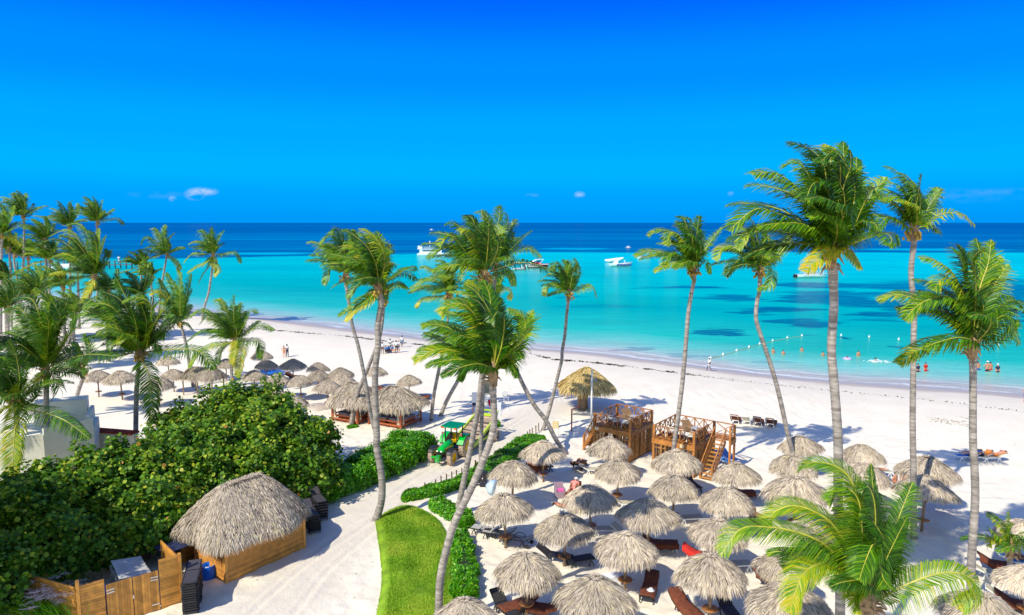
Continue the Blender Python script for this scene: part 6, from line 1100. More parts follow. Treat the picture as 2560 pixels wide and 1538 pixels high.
# origin under the front axle, body runs towards -y
for x in (-.80, .80): wheel(tr, (x, 0, .57), .57, .36, 'front_wheel'); wheel(tr, (x * 1.02, -2.15, .80), .80, .46, 'rear_wheel')
mb = MB(); secs = [(.42, .60, .72, .26), (.30, 1.28, .72, .30), (-.3, 1.40, .70, .34), (-1.15, 1.52, .72, .38)]
vs = []; 
for y, top, bot, hw in [(.52, 1.12, .74, .25), (.46, 1.24, .72, .28), (.1, 1.36, .72, .31), (-.5, 1.46, .72, .33), (-1.15, 1.55, .72, .36)]:
    for k in range(9): a = math.pi * k / 8; vs.append((math.cos(a) * hw, y, bot + .22 + (top - bot - .22) * math.sin(a) ** .7))
mb.add(vs, [(j * 9 + i, j * 9 + i + 1, (j + 1) * 9 + i + 1, (j + 1) * 9 + i) for j in range(4) for i in range(8)] + [tuple(range(9)), tuple(36 + k for k in range(9))]); mb.build('bonnet', mgr, tr, True)
mb = MB(); mb.box((0, .50, .80), (.46, .10, .44)); mb.box((0, -.35, .78), (.50, 1.6, .36)); mb.build('grille', M_BLACK, tr)
mb = MB(); mb.box((.32, -.25, .98), (.02, .9, .34), M=Matrix.Rotation(.1, 3, 'Z')); mb.box((-.32, -.25, .98), (.02, .9, .34), M=Matrix.Rotation(-.1, 3, 'Z')); mb.build('side_screen', M_BLACK, tr)
mb = MB(); mb.box((.352, -.35, 1.18), (.012, 1.1, .06), M=Matrix.Rotation(.04, 3, 'Z')); mb.box((-.352, -.35, 1.18), (.012, 1.1, .06), M=Matrix.Rotation(-.04, 3, 'Z')); mb.build('yellow_stripe', myl, tr)
for x in (-.17, .17): mb = MB(); mb.ball((x, .53, 1.08), (.10, .05, .06), 10, 6); mb.build('headlight', mglass, tr, True)
mb = MB(); mb.box((0, .72, .58), (.34, .34, .44)); mb.box((.38, .60, .62), (.5, .12, .12)); mb.build('front_weight', mgr, tr)
mb = MB(); mb.tube([(-.1, .9, .35), (-.1, .95, .6), (0, .9, .95), (.08, .9, .6), (.08, .86, .35)], .02, 6); mb.build('front_guard', mchrome, tr)
mb = MB(); mb.box((0, -1.6, .62), (.5, 1.6, .4)); mb.tube([(-.75, 0, .57), (.75, 0, .57)], .08, 8); mb.tube([(-.8, -2.15, .8), (.8, -2.15, .8)], .11, 8); mb.box((0, -1.4, .82), (1.0, .8, .05)); mb.build('chassis', M_BLACK, tr)
for x in (-.78, .78):
    mb = MB(); vs = []
    for k in range(8):
        a = R(22) + k * R(150) / 7
        for xx in (x - .26, x + .26): vs.append((xx, -2.15 + math.cos(a) * .93, .80 + math.sin(a) * .93))
    mb.add(vs, [(2 * i, 2 * i + 1, 2 * i + 3, 2 * i + 2) for i in range(7)]); o_ = mb.build('rear_fender', mgr, tr); md = o_.modifiers.new('s', 'SOLIDIFY'); md.thickness = .035
    mb = MB(); vs = []
    for k in range(6):
        a = R(30) + k * R(100) / 5
        for xx in (x - .17, x + .17): vs.append((xx, math.cos(a) * .66, .57 + math.sin(a) * .66))
    mb.add(vs, [(2 * i, 2 * i + 1, 2 * i + 3, 2 * i + 2) for i in range(5)]); o_ = mb.build('front_fender', M_BLACK, tr); md = o_.modifiers.new('s', 'SOLIDIFY'); md.thickness = .025
mb = MB(); mb.box((0, -1.95, 1.22), (.50, .46, .14)); mb.box((0, -2.18, 1.52), (.50, .13, .52), M=Matrix.Rotation(.15, 3, 'X')); mb.build('seat', myl, tr)
mb = MB(); mb.tube([(0, -1.25, 1.25), (0, -1.42, 1.58)], .03, 6); c_ = Vector((0, -1.45, 1.60)); mb.tube([c_ + Vector((math.cos(a) * .2, math.sin(a) * .17, math.sin(a) * .1)) for a in [k * .524 for k in range(13)]], .017, 5); mb.build('steering_wheel', M_BLACK, tr)
mb = MB(); mb.tube([(.42, -.72, .9), (.42, -.74, 2.1), (.42, -.70, 2.2)], .045, 8); mb.build('exhaust', mchrome, tr)
for x, y in ((-.5, -1.35), (.5, -1.35), (-.5, -2.3), (.5, -2.3)): mb = MB(); mb.box((x, y, 1.75), (.07, .07, 1.45)); mb.build('canopy_post', M_BLACK, tr)
mb = MB(); mb.box((0, -1.75, 2.50), (1.45, 1.45, .10)); 
for x in (-.5, -.25, 0, .25, .5): mb.box((x, -1.75, 2.565), (.06, 1.3, .03))
mb.build('canopy', mat('canopy_green', (.0, .26, .10), .35, .05), tr)
for x in (-.55, .55): mb = MB(); mb.box((x, -1.0, 2.45), (.2, .06, .1)); mb.build('marker_lamp', morange, tr)
for x in (-.78, .78): mb = MB(); mb.box((x, -1.5, 1.85), (.14, .06, .1)); mb.build('work_lamp', morange, tr)
# beach cleaner behind
def loc(y, x=0, z=0): return Vector((mid.x, mid.y, 0)) + Matrix.Rotation(ta, 3, 'Z') @ Vector((x, y, z))
bc = thing('beach_cleaner', 'lime green beach cleaning trailer with a sloping conveyor behind the tractor', 'trailer', loc(-3.3), ta)
# local: hitch at y=+0.6, wheels at -2.6, conveyor climbs backwards
for x in (-1.35, 1.35): wheel(bc, (x, -3.3, .48), .48, .42, 'wheel', mchrome, False)
mb = MB()
for x in (-1.0, 1.0): mb.beam((x, .1, .5), (x, -4.2, 1.75), .14, .26); mb.beam((x, -4.2, 1.75), (x, -4.5, 2.25), .1, .16); mb.beam((x, .1, .5), (x, -3.9, .6), .12, .16)
mb.beam((-1.0, -4.45, 2.2), (1.0, -4.45, 2.2), .1, .12); mb.beam((-1.0, -4.15, 1.88), (1.0, -4.15, 1.88), .12, .22); mb.beam((-1.05, .15, .62), (1.05, .15, .62), .3, .4); mb.beam((-.9, .1, .5), (0, 1.1, .55), .12); mb.beam((.9, .1, .5), (0, 1.1, .55), .12); mb.beam((-1.25, -3.3, .5), (1.25, -3.3, .5), .14)
mb.build('frame', mlime, bc)
mb = MB()
for k in range(15): f = k / 14; y = -.15 - f * 3.85; z = .55 + f * 1.12; mb.box((0, y, z), (1.82, .25, .05), M=Matrix.Rotation(-.29, 3, 'X'), t=random.random())
mb.build('conveyor', mat('sandy_belt', (.36, .27, .21), .9, .2, 5, tint=.35), bc)
mb = MB()
for f in (.3, .42, .75): mb.beam((-.95, -.15 - f * 3.85, .67 + f * 1.12), (.95, -.15 - f * 3.85, .67 + f * 1.12), .04)
mb.box((0, -2.2, .75), (1.7, 2.2, .2)); mb.box((0, -4.22, 1.62), (1.9, .1, .3)); mb.build('crossbars', M_BLACK, bc)
mb = MB(); mb.box((.0, -3.6, .78), (1.9, 1.0, .5)); mb.build('hopper', mlime, bc)
mb = MB()
for x in (.25, .6): mb.tube([(x, -4.45, 2.2), (x, -4.45, 2.7)], .02, 5)
mb.build('hazard_stakes', mat('rust', (.2, .07, .04), .8), bc)

# ------------------------------------------------------------------ people
def skin(pts, edges, rad, mt, name, parent, sub=1):
    me = bpy.data.meshes.new(name); me.from_pydata([tuple(p) for p in pts], edges, []); o = bpy.data.objects.new(name, me); COL.objects.link(o)
    md = o.modifiers.new('k', 'SKIN'); md.use_smooth_shade = True; sv = me.skin_vertices[0].data
    for i, r in enumerate(rad): sv[i].radius = (r, r) if not hasattr(r, '__len__') else r
    sv[0].use_root = True
    s_ = o.modifiers.new('s', 'SUBSURF'); s_.levels = sub; s_.render_levels = sub
    dg = bpy.context.evaluated_depsgraph_get(); ev = o.evaluated_get(dg); m2 = bpy.data.meshes.new_from_object(ev); bpy.data.objects.remove(o); bpy.data.meshes.remove(me)
    m2.materials.clear(); m2.materials.append(mt); m2.name = name; o = bpy.data.objects.new(name, m2); COL.objects.link(o); o.parent = parent; return o
def pose(kind):
    J = dict(pel=(0, 0, .95), wai=(0, 0, 1.12), che=(0, .01, 1.32), nec=(0, 0, 1.49), hea=(0, -.02, 1.60), top=(0, 0, 1.72))
    for s, n in ((-1, 'l'), (1, 'r')):
        J['hip' + n] = (s * .10, 0, .90); J['kne' + n] = (s * .11, -.03, .50); J['ank' + n] = (s * .12, .02, .09); J['toe' + n] = (s * .14, -.14, .03)
        J['sho' + n] = (s * .18, 0, 1.42); J['elb' + n] = (s * .25, .04, 1.14); J['wri' + n] = (s * .24, -.06, .90); J['han' + n] = (s * .24, -.09, .83)
    if kind == 'walk': J['knel'] = (-.1, -.16, .52); J['ankl'] = (-.1, -.24, .10); J['toel'] = (-.1, -.39, .06); J['kner'] = (.1, .06, .50); J['ankr'] = (.1, .30, .14); J['toer'] = (.1, .18, .03); J['wril'] = (-.25, .12, .92); J['hanl'] = (-.25, .15, .85); J['wrir'] = (.22, -.2, .98); J['hanr'] = (.21, -.27, .95)
    if kind == 'crossed':
        for s, n in ((-1, 'l'), (1, 'r')): J['elb' + n] = (s * .26, -.04, 1.16); J['wri' + n] = (s * .02, -.22, 1.2); J['han' + n] = (-s * .08, -.22, 1.22)
    if kind == 'hips':
        for s, n in ((-1, 'l'), (1, 'r')): J['elb' + n] = (s * .40, .08, 1.18); J['wri' + n] = (s * .20, -.03, 1.0); J['han' + n] = (s * .15, -.07, .96)
    if kind in ('sit', 'squat'):
        dz = .50 if kind == 'sit' else .68
        for k in list(J): J[k] = (J[k][0], J[k][1], J[k][2] - dz)
        for s, n in ((-1, 'l'), (1, 'r')):
            J['kne' + n] = (s * .16, -.40, .48 if kind == 'sit' else .52); J['ank' + n] = (s * .15, -.42 if kind == 'sit' else -.22, .08); J['toe' + n] = (s * .16, -.58 if kind == 'sit' else -.38, .03); J['wri' + n] = (s * .17, -.30, .56); J['han' + n] = (s * .15, -.38, .54)
    if kind in ('lie', 'recline', 'lieknee'):
        a = R(18 if kind != 'recline' else 38)
        def up(z, y=0): return (.30 + math.cos(a) * (z - .95) + -math.sin(a) * y * 0, .50 + math.sin(a) * (z - .95) + y)
        for k in ('pel', 'wai', 'che', 'nec', 'hea', 'top'): yy, zz_ = up(J[k][2]); J[k] = (0, yy, zz_ + .02)
        for s, n in ((-1, 'l'), (1, 'r')):
            J['hip' + n] = (s * .10, .22, .49); J['kne' + n] = (s * .13, -.20, .50 if kind == 'lie' else .66 if (kind == 'lieknee' or s < 0) else .50); J['ank' + n] = (s * .15, -.58, .47); J['toe' + n] = (s * .18, -.66, .60)
            for k, z, x in (('sho', 1.42, .18), ('elb', 1.20, .30), ('wri', 1.0, .30), ('han', .92, .28)): yy, zz_ = up(z); J[k + n] = (s * x, yy, zz_ + .03)
            if kind == 'recline': J['wri' + n] = (s * .16, .42, .66); J['han' + n] = (s * .08, .38, .68)
            if kind == 'lieknee': yy, zz_ = up(1.5); J['elb' + n] = (s * .36, yy, zz_ + .05); J['wri' + n] = (s * .18, yy + .16, zz_ + .06); J['han' + n] = (s * .10, yy + .18, zz_ + .06)
        # the spine starts where the seat ends
    return {k: Vector(v) for k, v in J.items()}
JR = dict(pel=.135, wai=.115, che=.145, nec=.055, hea=.10, top=.075, hip=.095, kne=.058, ank=.038, toe=.03, sho=.062, elb=.042, wri=.028, han=.034)
def person(label, loc_, rz, kind='stand', skinm=None, top=None, bottom=None, hair=None, sc=1.0, hat=None, female=False, waist=None, drop=0):
    skinm = skinm or M_SKIN; t = thing('person', label, 'person', Vector(loc_) - Vector((0, 0, drop)), rz); t.scale = (sc,) * 3; J = pose(kind)
    names = ['pel', 'wai', 'che', 'nec', 'hea', 'top'] + [a + b for b in 'lr' for a in ('hip', 'kne', 'ank', 'toe', 'sho', 'elb', 'wri', 'han')]; ix = {n: i for i, n in enumerate(names)}
    P_ = [J[n] for n in names]; rd = [JR[n[:3]] * (.9 if female and n[:3] in ('wai', 'sho', 'che', 'elb', 'kne') else 1) for n in names]
    E = [('pel', 'wai'), ('wai', 'che'), ('che', 'nec'), ('nec', 'hea'), ('hea', 'top')]
    for b in 'lr': E += [('pel', 'hip' + b), ('hip' + b, 'kne' + b), ('kne' + b, 'ank' + b), ('ank' + b, 'toe' + b), ('che', 'sho' + b), ('sho' + b, 'elb' + b), ('elb' + b, 'wri' + b), ('wri' + b, 'han' + b)]
    E = [(ix[a], ix[b]) for a, b in E]
    for b in 'lr':                                       # five fingers on each hand
        h = J['han' + b]; d = (h - J['wri' + b]).normalized(); sd = d.cross(Vector((0, 0, 1))); sd = sd.normalized() if sd.length > .1 else Vector((1, 0, 0)); dn_ = sd.cross(d)
        for k, (o_, ln) in enumerate(((-1.5, .062), (-.5, .075), (.5, .080), (1.5, .070))):
            q_ = h + sd * o_ * .017 + d * .02; i0 = len(P_); P_ += [q_, q_ + d * ln * .6, q_ + d * ln * .9 - dn_ * .02]; rd += [.011, .009, .007]; E += [(ix['han' + b], i0), (i0, i0 + 1), (i0 + 1, i0 + 2)]
        q_ = h + sd * .035; i0 = len(P_); P_ += [q_, q_ + d * .03 + sd * .02]; rd += [.012, .009]; E += [(ix['han' + b], i0), (i0, i0 + 1)]
    nd = Vector((0, -.11, -.01)) if kind not in ('lie', 'lieknee', 'recline') else Vector((0, -.03, .12)); i0 = len(P_); P_.append(J['hea'] + nd); rd.append(.016); E.append((ix['hea'], i0))
    body = skin(P_, E, rd, skinm, 'body', t)
    hm = hair or M_HAIR; up_ = (J['top'] - J['hea']).normalized(); mb = MB(); c = J['hea'] + up_ * .055 - nd * .22; mb.ball(c, (.105, .112, .105), 10, 8)
    if female: mb.ball(c - up_ * .10 - nd * .45, (.085, .07, .12), 8, 6)
    mb.build('hair', hm, t, True)
    if hat: mb = MB(); mb.lathe(c + up_ * .03, [(.13, 0), (.12, .02), (.11, .06), (.05, .10), (0, .105)], 12); mb.build('hat', hat, t, True)
    if top:
        q_ = [J['wai'], J['che'], J['nec'] + (J['che'] - J['nec']) * .25, J['shol'], J['shor'], J['shol'].lerp(J['elbl'], .7), J['shor'].lerp(J['elbr'], .7), J['pel'].lerp(J['wai'], .2)]
        skin([q_[7]] + q_[:7], [(0, 1), (1, 2), (2, 3), (2, 4), (2, 5), (4, 6), (5, 7)], [.150, .140, .165, .075, .080, .080, .066, .066], top, 'shirt', t)
    if bottom:
        long_ = kind in ('x',); f = .62
        skin([J['pel'].lerp(J['wai'], .35), J['pel'], J['hipl'], J['hipr'], J['hipl'].lerp(J['knel'], f), J['hipr'].lerp(J['kner'], f)], [(0, 1), (1, 2), (1, 3), (2, 4), (3, 5)], [.135, .155, .115, .115, .088, .088], bottom, 'shorts', t)
    return t
def trousers(t, kind, mt):
    J = pose(kind); skin([J['pel'], J['hipl'], J['hipr'], J['knel'], J['kner'], J['ankl'], J['ankr']], [(0, 1), (0, 2), (1, 3), (2, 4), (3, 5), (4, 6)], [.15, .11, .11, .08, .08, .06, .06], mt, 'trousers', t)
oP = (640, 780, 5.614)
def gp(x, y, o=oP): return G(*C(o, x, y))
person('bare-shouldered person with hands on hips beside the one in white shirt', gp(395, 642), .2, 'hips', M_SKIN, None, M_CORANGE, female=True, sc=.93)
t = person('person in white shirt and dark trousers, arms folded, with a bare-shouldered companion', gp(440, 630), .15, 'crossed', M_SKIND, M_CWHITE, None, sc=1.0); trousers(t, 'crossed', M_CNAVY)
person('person in white shirt and dark red shorts, leftmost of the beach group', gp(1777, 592), .3, 'stand', M_SKIND, M_CWHITE, mat('maroon_cloth', (.2, .02, .03), .9))
person('person in white standing behind the crouching ones', gp(1885, 545), 0, 'crossed', M_SKIND, M_CWHITE, M_CWHITE)
person('crouching person in blue and white, left of the huddle', gp(1825, 574), .4, 'squat', M_SKIND, M_CBLUE, M_CNAVY)
person('crouching person in deep blue in the middle of the huddle', gp(1858, 577), -.2, 'squat', M_SKIND, M_BLUE, M_CNAVY)
person('crouching person in pale shirt behind the deep blue one', gp(1892, 572), .1, 'squat', M_SKIND, M_CWHITE, M_BLUE)
person('seated bare-legged person at the right of the huddle', gp(1915, 576), 1.0, 'sit', M_SKIN, M_CBLUE, M_CORANGE, sc=.95)
person('person in white shirt and black shorts with back turned', gp(1970, 573), 2.9, 'stand', M_SKIND, M_CWHITE, M_CGREEN)
person('light-haired person in white shirt and blue shorts beside the black-shorted one', gp(2003, 570), -.4, 'stand', M_SKIN, M_CWHITE, M_CBLUE, hair=mat('fair_hair', (.5, .3, .1), .7))
person('person in white shirt and light blue shorts nearest the sea in the group', gp(2052, 497), .2, 'walk', M_SKIND, M_CWHITE, M_CBLUE)
person('person all in white with white cap walking on the wet sand', G(*C(o6, 308, 405)), -1.2, 'walk', M_SKIND, M_CWHITE, M_CWHITE, hat=M_CWHITE)
person('person half cut off by the right edge, on the wet sand', G(2561, 1006), .5, 'stand', M_SKIN, M_CORANGE, M_CNAVY)
def wade(label, x, y, dpt, **k):
    p = GZ(*C(o6, x, y), ZW); return person(label, p, k.pop('rz', 0.0), k.pop('kind', 'stand'), drop=dpt, **k)
wade('bather with dark shirt standing waist-deep by the mound palm trunk', 1740, 412, .80, top=M_CNAVY, bottom=M_CNAVY, sc=1.1)
wade('bather in a red swimsuit standing waist-deep', 1793, 408, .72, top=M_CRED, bottom=M_CRED, female=True, sc=1.1)
wade('bare-chested bather half behind the right-edge palm trunk', 2153, 400, .72, bottom=M_BLUE, sc=1.1, kind='hips')
wade('broad bare-backed bather with hands on hips and white cap', 2215, 412, .75, bottom=M_CNAVY, sc=1.25, kind='hips', hat=M_CWHITE, rz=3.0)
wade('bather just behind the one with the white cap', 2238, 398, .85, bottom=M_CRED, sc=1.1)
wade('bather in a black top leaning left, rightmost in the shallows', 2287, 414, .80, top=M_CNAVY, bottom=M_CNAVY, sc=1.1, hat=M_CWHITE)
for lab, x, y, d in [('swimmer pair of bare shoulders, leftmost by the float line', 748, 284, 1.15), ('dark-haired swimmer right of the leftmost one', 818, 293, 1.32), ('dark-haired swimmer farthest out in the water', 945, 271, 1.28), ('swimmer low in the water left of the tallest trunk', 1090, 302, 1.35), ('swimmer with bare shoulders right of the tallest trunk', 1333, 304, 1.15)]: wade(lab, x, y, d * .86, sc=1.05)
p = GZ(*C(o6, 1257, 325), ZW); t = thing('swim_ring', 'white and violet swim ring floating near the bathers', 'swim ring', p); mb = MB(); mb.tube([(math.cos(a) * .45, math.sin(a) * .45, .08) for a in [k * math.pi / 8 for k in range(17)]], .16, 8); mb.build('ring', mat('violet_vinyl', (.55, .45, .85), .3), t, True)
person('child sitting in the white and violet swim ring', p, .3, 'stand', M_SKIN, M_CRED, M_BLUE, drop=1.2, sc=.95)
p = GZ(*C(o6, 1450, 340), ZW); person('swimmer splashing in white foam right of the swim ring', p, 1.2, 'stand', M_SKIN, drop=1.35, sc=1.1)
t = thing('foam_splash', 'white splash around a swimmer', 'splash', p, 0); mb = MB(); rr = random.Random(3)
for i in range(70): c = Vector((rr.gauss(0, .8), rr.gauss(0, .5), rr.uniform(0, .10))); mb.ball(c, (rr.uniform(.06, .2), rr.uniform(.05, .12), .04), 5, 4)
mb.build('spray', M_CWHITE, t); t['kind'] = 'stuff'
# sunbathers on the loungers
def onl(i, label, kind='lie', flip=False, **k):
    p, rz = LPOS[i]; return person(label, p, rz, kind, drop=-.02, **k)
onl(12, 'sunbather in dark swim shorts lying on the brown towel near the first deck', 'lieknee', bottom=M_CGREEN, sc=1.0, skinm=mat('tanned_skin', (.60, .27, .15), .5))
onl(15, 'reclining person in pink swimsuit with sunglasses and white headband', 'recline', top=mat('coral_cloth', (.80, .28, .25), .8), bottom=mat('coral_cloth', (.80, .28, .25), .8), female=True, hat=M_CWHITE)
onl(11, 'bare-chested sunbather mostly hidden by the parasol beside the person in pink', 'lie', bottom=M_CRED)
onl(14, 'sunbather lying in the shade under the parasol by the low hedge end', 'lie', bottom=M_CNAVY)
onl(28, 'sunbather on the white lounger behind the young palm top', 'lie', top=M_CRED, bottom=M_CRED)
onl(30, 'sunbather in blue with raised arm left of the right-edge trunk', 'lieknee', top=M_CBLUE, bottom=M_CNAVY)
onl(31, 'sunbather in orange directly right of the right-edge trunk', 'lieknee', top=M_CORANGE, bottom=M_CNAVY)
onl(32, 'sunbather lying flat, rightmost of the three by the right-edge trunk', 'lieknee', bottom=M_CORANGE)
p, rz = LPOS[29]; person('bare-backed person sitting at the left of a white lounger by the striped parasol', p + Vector((-.35, .0, 0)), .5, 'sit', bottom=M_CRED); person('person with red swim shorts sitting close at the right on the same white lounger', p + Vector((.35, .15, 0)), -.5, 'sit', bottom=M_CRED, hair=M_HAIR)
p = G(*C(q3, 1440, 985)); person('sunburnt person in orange behind the young palm fronds', p, .4, 'stand', M_SKIN, M_CORANGE, M_CORANGE)

# ------------------------------------------------------------------ boats, floats, jetty
def water(px, py): return GZ(px, py, ZW)
mhullw = mat('boat_white', (.84, .85, .86), .25, .03, coat=.3); mhullr = mat('boat_red', (.62, .01, .02), .25, .03, coat=.4); mhullb = mat('boat_blue', (.01, .06, .30), .25, .03, coat=.4); mwin = mat('tinted_glass', (.02, .08, .16), .1, .1)
def hullmesh(L, B, H, mt, root, name='hull', sheer=.35, z0=-.25, bow=.5, off=0, t=.5, zs=1.0):
    """bow at +x"""
    n = 14; mb = MB(); vs = []
    for i in range(n + 1):
        f = i / n; x = -L / 2 + L * f; w_ = B / 2 * (1 - max(0, (f - bow) / (1 - bow)) ** 2.2) * (.92 + .08 * min(1, f * 4)); zt = H + sheer * H * f ** 2.5; xr = x + 0
        for yy, zz in ((-1, 1), (-.92, .45), (-.45, -.05), (0, -.2), (.45, -.05), (.92, .45), (1, 1)):
            vs.append((xr - (1 - zz) * .10 * L * f ** 5 * .9, yy * max(w_, .02) + off, z0 + (zt - z0) * (zz * .85 + .15)))
    k = 7; mb.add(vs, [(j * k + i, j * k + i + 1, (j + 1) * k + i + 1, (j + 1) * k + i) for j in range(n) for i in range(k - 1)] + [tuple(range(k)), tuple(n * k + i for i in range(k))] + [(j * k + k - 1, j * k, (j + 1) * k, (j + 1) * k + k - 1) for j in range(n)], t)
    return mb.build(name, mt, root)
# double-deck catamaran ferry
p = water(1088, 640); ft = thing('catamaran', 'large white two-deck catamaran at the reef edge, half behind palm fronds', 'boat', p, R(3)); kx = p.y / F
Lb = 88 * kx
for s in (-1, 1): hullmesh(Lb, 1.8, 1.5, mhullw, ft, off=s * 2.6)
mb = MB(); mb.box((0, 0, 1.6), (Lb * .94, 6.4, .35)); mb.build('main_deck', mhullw, ft)
mb = MB(); mb.box((-Lb * .12, 0, 2.9), (Lb * .62, 5.6, 2.2)); mb.build('cabin', mhullw, ft)
mb = MB(); mb.box((-Lb * .1, 0, 3.2), (Lb * .5, 5.66, .8)); mb.build('cabin_windows', mwin, ft)
mb = MB(); mb.box((-Lb * .10, 0, 4.15), (Lb * .78, 6.0, .22)); mb.build('upper_deck', mhullw, ft)
mb = MB(); mb.box((-Lb * .42, 0, 5.1), (Lb * .12, 4.6, 1.8)); mb.build('stern_tower', mhullw, ft)
mb = MB()
for i in range(14): x = -Lb * .34 + i * Lb * .05; mb.tube([(x, 2.9, 4.2), (x, 2.9, 5.2)], .06, 4); mb.tube([(x, -2.9, 4.2), (x, -2.9, 5.2)], .06, 4)
for y in (-2.9, 2.9): mb.beam((-Lb * .34, y, 5.2), (Lb * .3, y, 5.2), .08)
mb.build('handrail', mhullw, ft)
mb = MB(); mb.tube([(-Lb * .15, 0, 4.2), (-Lb * .15, 0, 9)], .12, 6); mb.beam((-Lb * .22, 0, 7), (-Lb * .08, 0, 7), .12); mb.ball((-Lb * .14, 0, 7.8), .7, 8, 6); mb.build('mast', mhullw, ft)
# red speedboat
p = water(1342, 670); rb = thing('speedboat', 'red and white speedboat moored beside the small skiff', 'boat', p, R(-2)); kx = p.y / F; Lb = 63 * kx; hullmesh(Lb, 3.2, 1.5, mhullr, rb, sheer=.35)
mb = MB(); mb.box((-Lb * .17, 0, 1.0), (Lb * .55, 3.36, 1.1)); mb.build('white_flank', mhullw, rb)
mb = MB()
for i in range(9): mb.box((-Lb * .28 + i * Lb * .028, -1.70, 1.0), (Lb * .018, .02, .30 + .1 * (i % 2)))
mb.build('flank_lettering', mat('dark_red_ink', (.3, .02, .03), .5), rb)
mb = MB(); mb.box((Lb * .10, 0, 1.65), (Lb * .74, 3.0, .18)); mb.build('deck', mhullw, rb)
mb = MB(); vs = [(-Lb * .22, y, 1.75) for y in (-1.2, 1.2)] + [(Lb * .26, y, 1.75) for y in (-1.0, 1.0)] + [(-Lb * .15, y, 2.5) for y in (-1.0, 1.0)] + [(Lb * .06, y, 2.5) for y in (-.8, .8)]; mb.add(vs, [(0, 1, 3, 2), (4, 6, 7, 5), (0, 2, 6, 4), (1, 5, 7, 3), (0, 4, 5, 1), (2, 3, 7, 6)]); mb.build('cockpit', mhullr, rb)
mb = MB()
for y in (-1.2, 1.2): mb.tube([(-Lb * .30, y, 1.8), (-Lb * .10, y, 3.2), (Lb * .05, y, 3.7), (Lb * .26, y, 3.75), (Lb * .12, y, 1.9)], .14, 6)
mb.box((Lb * .1, 0, 3.75), (Lb * .34, 2.6, .12)); mb.build('radar_arch', mhullw, rb)
mb = MB(); mb.box((Lb * .08, 0, 2.9), (Lb * .2, 2.1, .7)); mb.build('windscreen', mwin, rb)
# skiff
p = water(1300, 676); sk = thing('skiff', 'small white open skiff with a ragged canopy left of the red speedboat', 'boat', p, R(4)); Lb = 42 * p.y / F; hullmesh(Lb, 2.0, .9, mhullw, sk, sheer=1.2)
mb = MB(); mb.box((0, -.98, .62), (Lb * .66, .05, .18), M=Matrix.Rotation(-.02, 3, 'Y')); mb.build('red_stripe', mhullr, sk)
mb = MB()
for x in (-Lb * .45, Lb * .10): 
    for y in (-.8, .8): mb.tube([(x, y, .5), (x, y, 2.9)], .09, 5)
mb.build('canopy_poles', mhullw, sk); mb = MB()
for i in range(12): mb.ball((-Lb * .45 + i * Lb * .048, 0, 3.0 + .1 * (i % 3)), (.45, 1.1, .34), 7, 5, random.random())
mb.build('canopy', mat('ragged_canvas', (.72, .66, .55), .9, .2, tint=.3), sk)
# blue and white boat with tower
p = water(1552, 667); bb = thing('tower_boat', 'blue and white boat with a tall sloping tower, front of the moored pair', 'boat', p, R(2)); Lb = 58 * p.y / F; hullmesh(Lb, 3.0, 1.5, mhullw, bb, sheer=.5)
mb = MB()
for i in range(5): 
    x = -Lb * .22 + i * Lb * .13; mb.add([(x, -1.56, .5), (x + Lb * .10, -1.56, .5), (x + Lb * .16, -1.56, 1.25), (x + Lb * .05, -1.56, 1.25)], [(0, 1, 2, 3)]); mb.box((x + Lb * .07, -1.5, .85), (Lb * .11, .10, .55), M=Matrix.Rotation(-.3, 3, 'Y'))
mb.build('blue_flash', mhullb, bb)
mb = MB(); vs = [(-Lb * .36, y, 1.3) for y in (-.9, .9)] + [(-Lb * .14, y, 1.3) for y in (-.9, .9)] + [(-Lb * .20, y, 3.6) for y in (-.6, .6)] + [(-Lb * .12, y, 3.6) for y in (-.6, .6)]; mb.add(vs, [(0, 1, 3, 2), (4, 6, 7, 5), (0, 2, 6, 4), (1, 5, 7, 3), (0, 4, 5, 1), (2, 3, 7, 6)]); mb.build('tower', mhullw, bb)
mb = MB(); mb.box((-Lb * .13, 0, 3.9), (Lb * .14, 1.6, .3)); mb.tube([(Lb * .12, 0, 1.4), (Lb * .19, 0, 3.0)], .08, 5); mb.tube([(Lb * .18, 0, 1.4), (Lb * .13, 0, 3.0)], .08, 5); mb.build('tower_top', mhullw, bb)
p = water(1536, 656); ib = thing('inflatable_boat', 'long white inflatable craft just behind the blue and white boat', 'boat', p, R(6)); Lb = 46 * p.y / F; mb = MB()
for y in (-.9, .9): mb.tube([(-Lb / 2, y * .4, 1.0), (-Lb * .35, y, .8), (Lb * .3, y, 1.5), (Lb * .48, y * .3, 2.0)], [.4, .75, .8, .5], 8)
mb.build('tubes', mhullw, ib); mb = MB(); mb.box((0, 0, .7), (Lb * .7, 1.6, .2)); mb.build('floor', mhullb, ib)
# flat reef boats behind palm four
for (x, y, L_px, lab) in [(1612, 648, 36, 'low pale boat with dark figures behind the left frond of the deck palm'), (1682, 660, 42, 'white boat hidden by the deck palm crown')]:
    p = water(x, y); o_ = thing('day_boat', lab, 'boat', p, R(2)); Lb = L_px * p.y / F; hullmesh(Lb, 2.6, 1.3, mhullw, o_); mb = MB(); mb.box((0, 0, 3.4), (Lb * .5, 2.4, .2)); mb.build('roof', M_TOWELW, o_)
    mb = MB(); [mb.tube([(x_ * Lb, y_, 1), (x_ * Lb, y_, 3.4)], .1, 5) for x_ in (-.22, .22) for y_ in (-1, 1)]; mb.box((0, 0, 1.5), (Lb * .4, 1.6, .5)); mb.build('seating', mat('brown_vinyl', (.3, .2, .15), .7), o_)
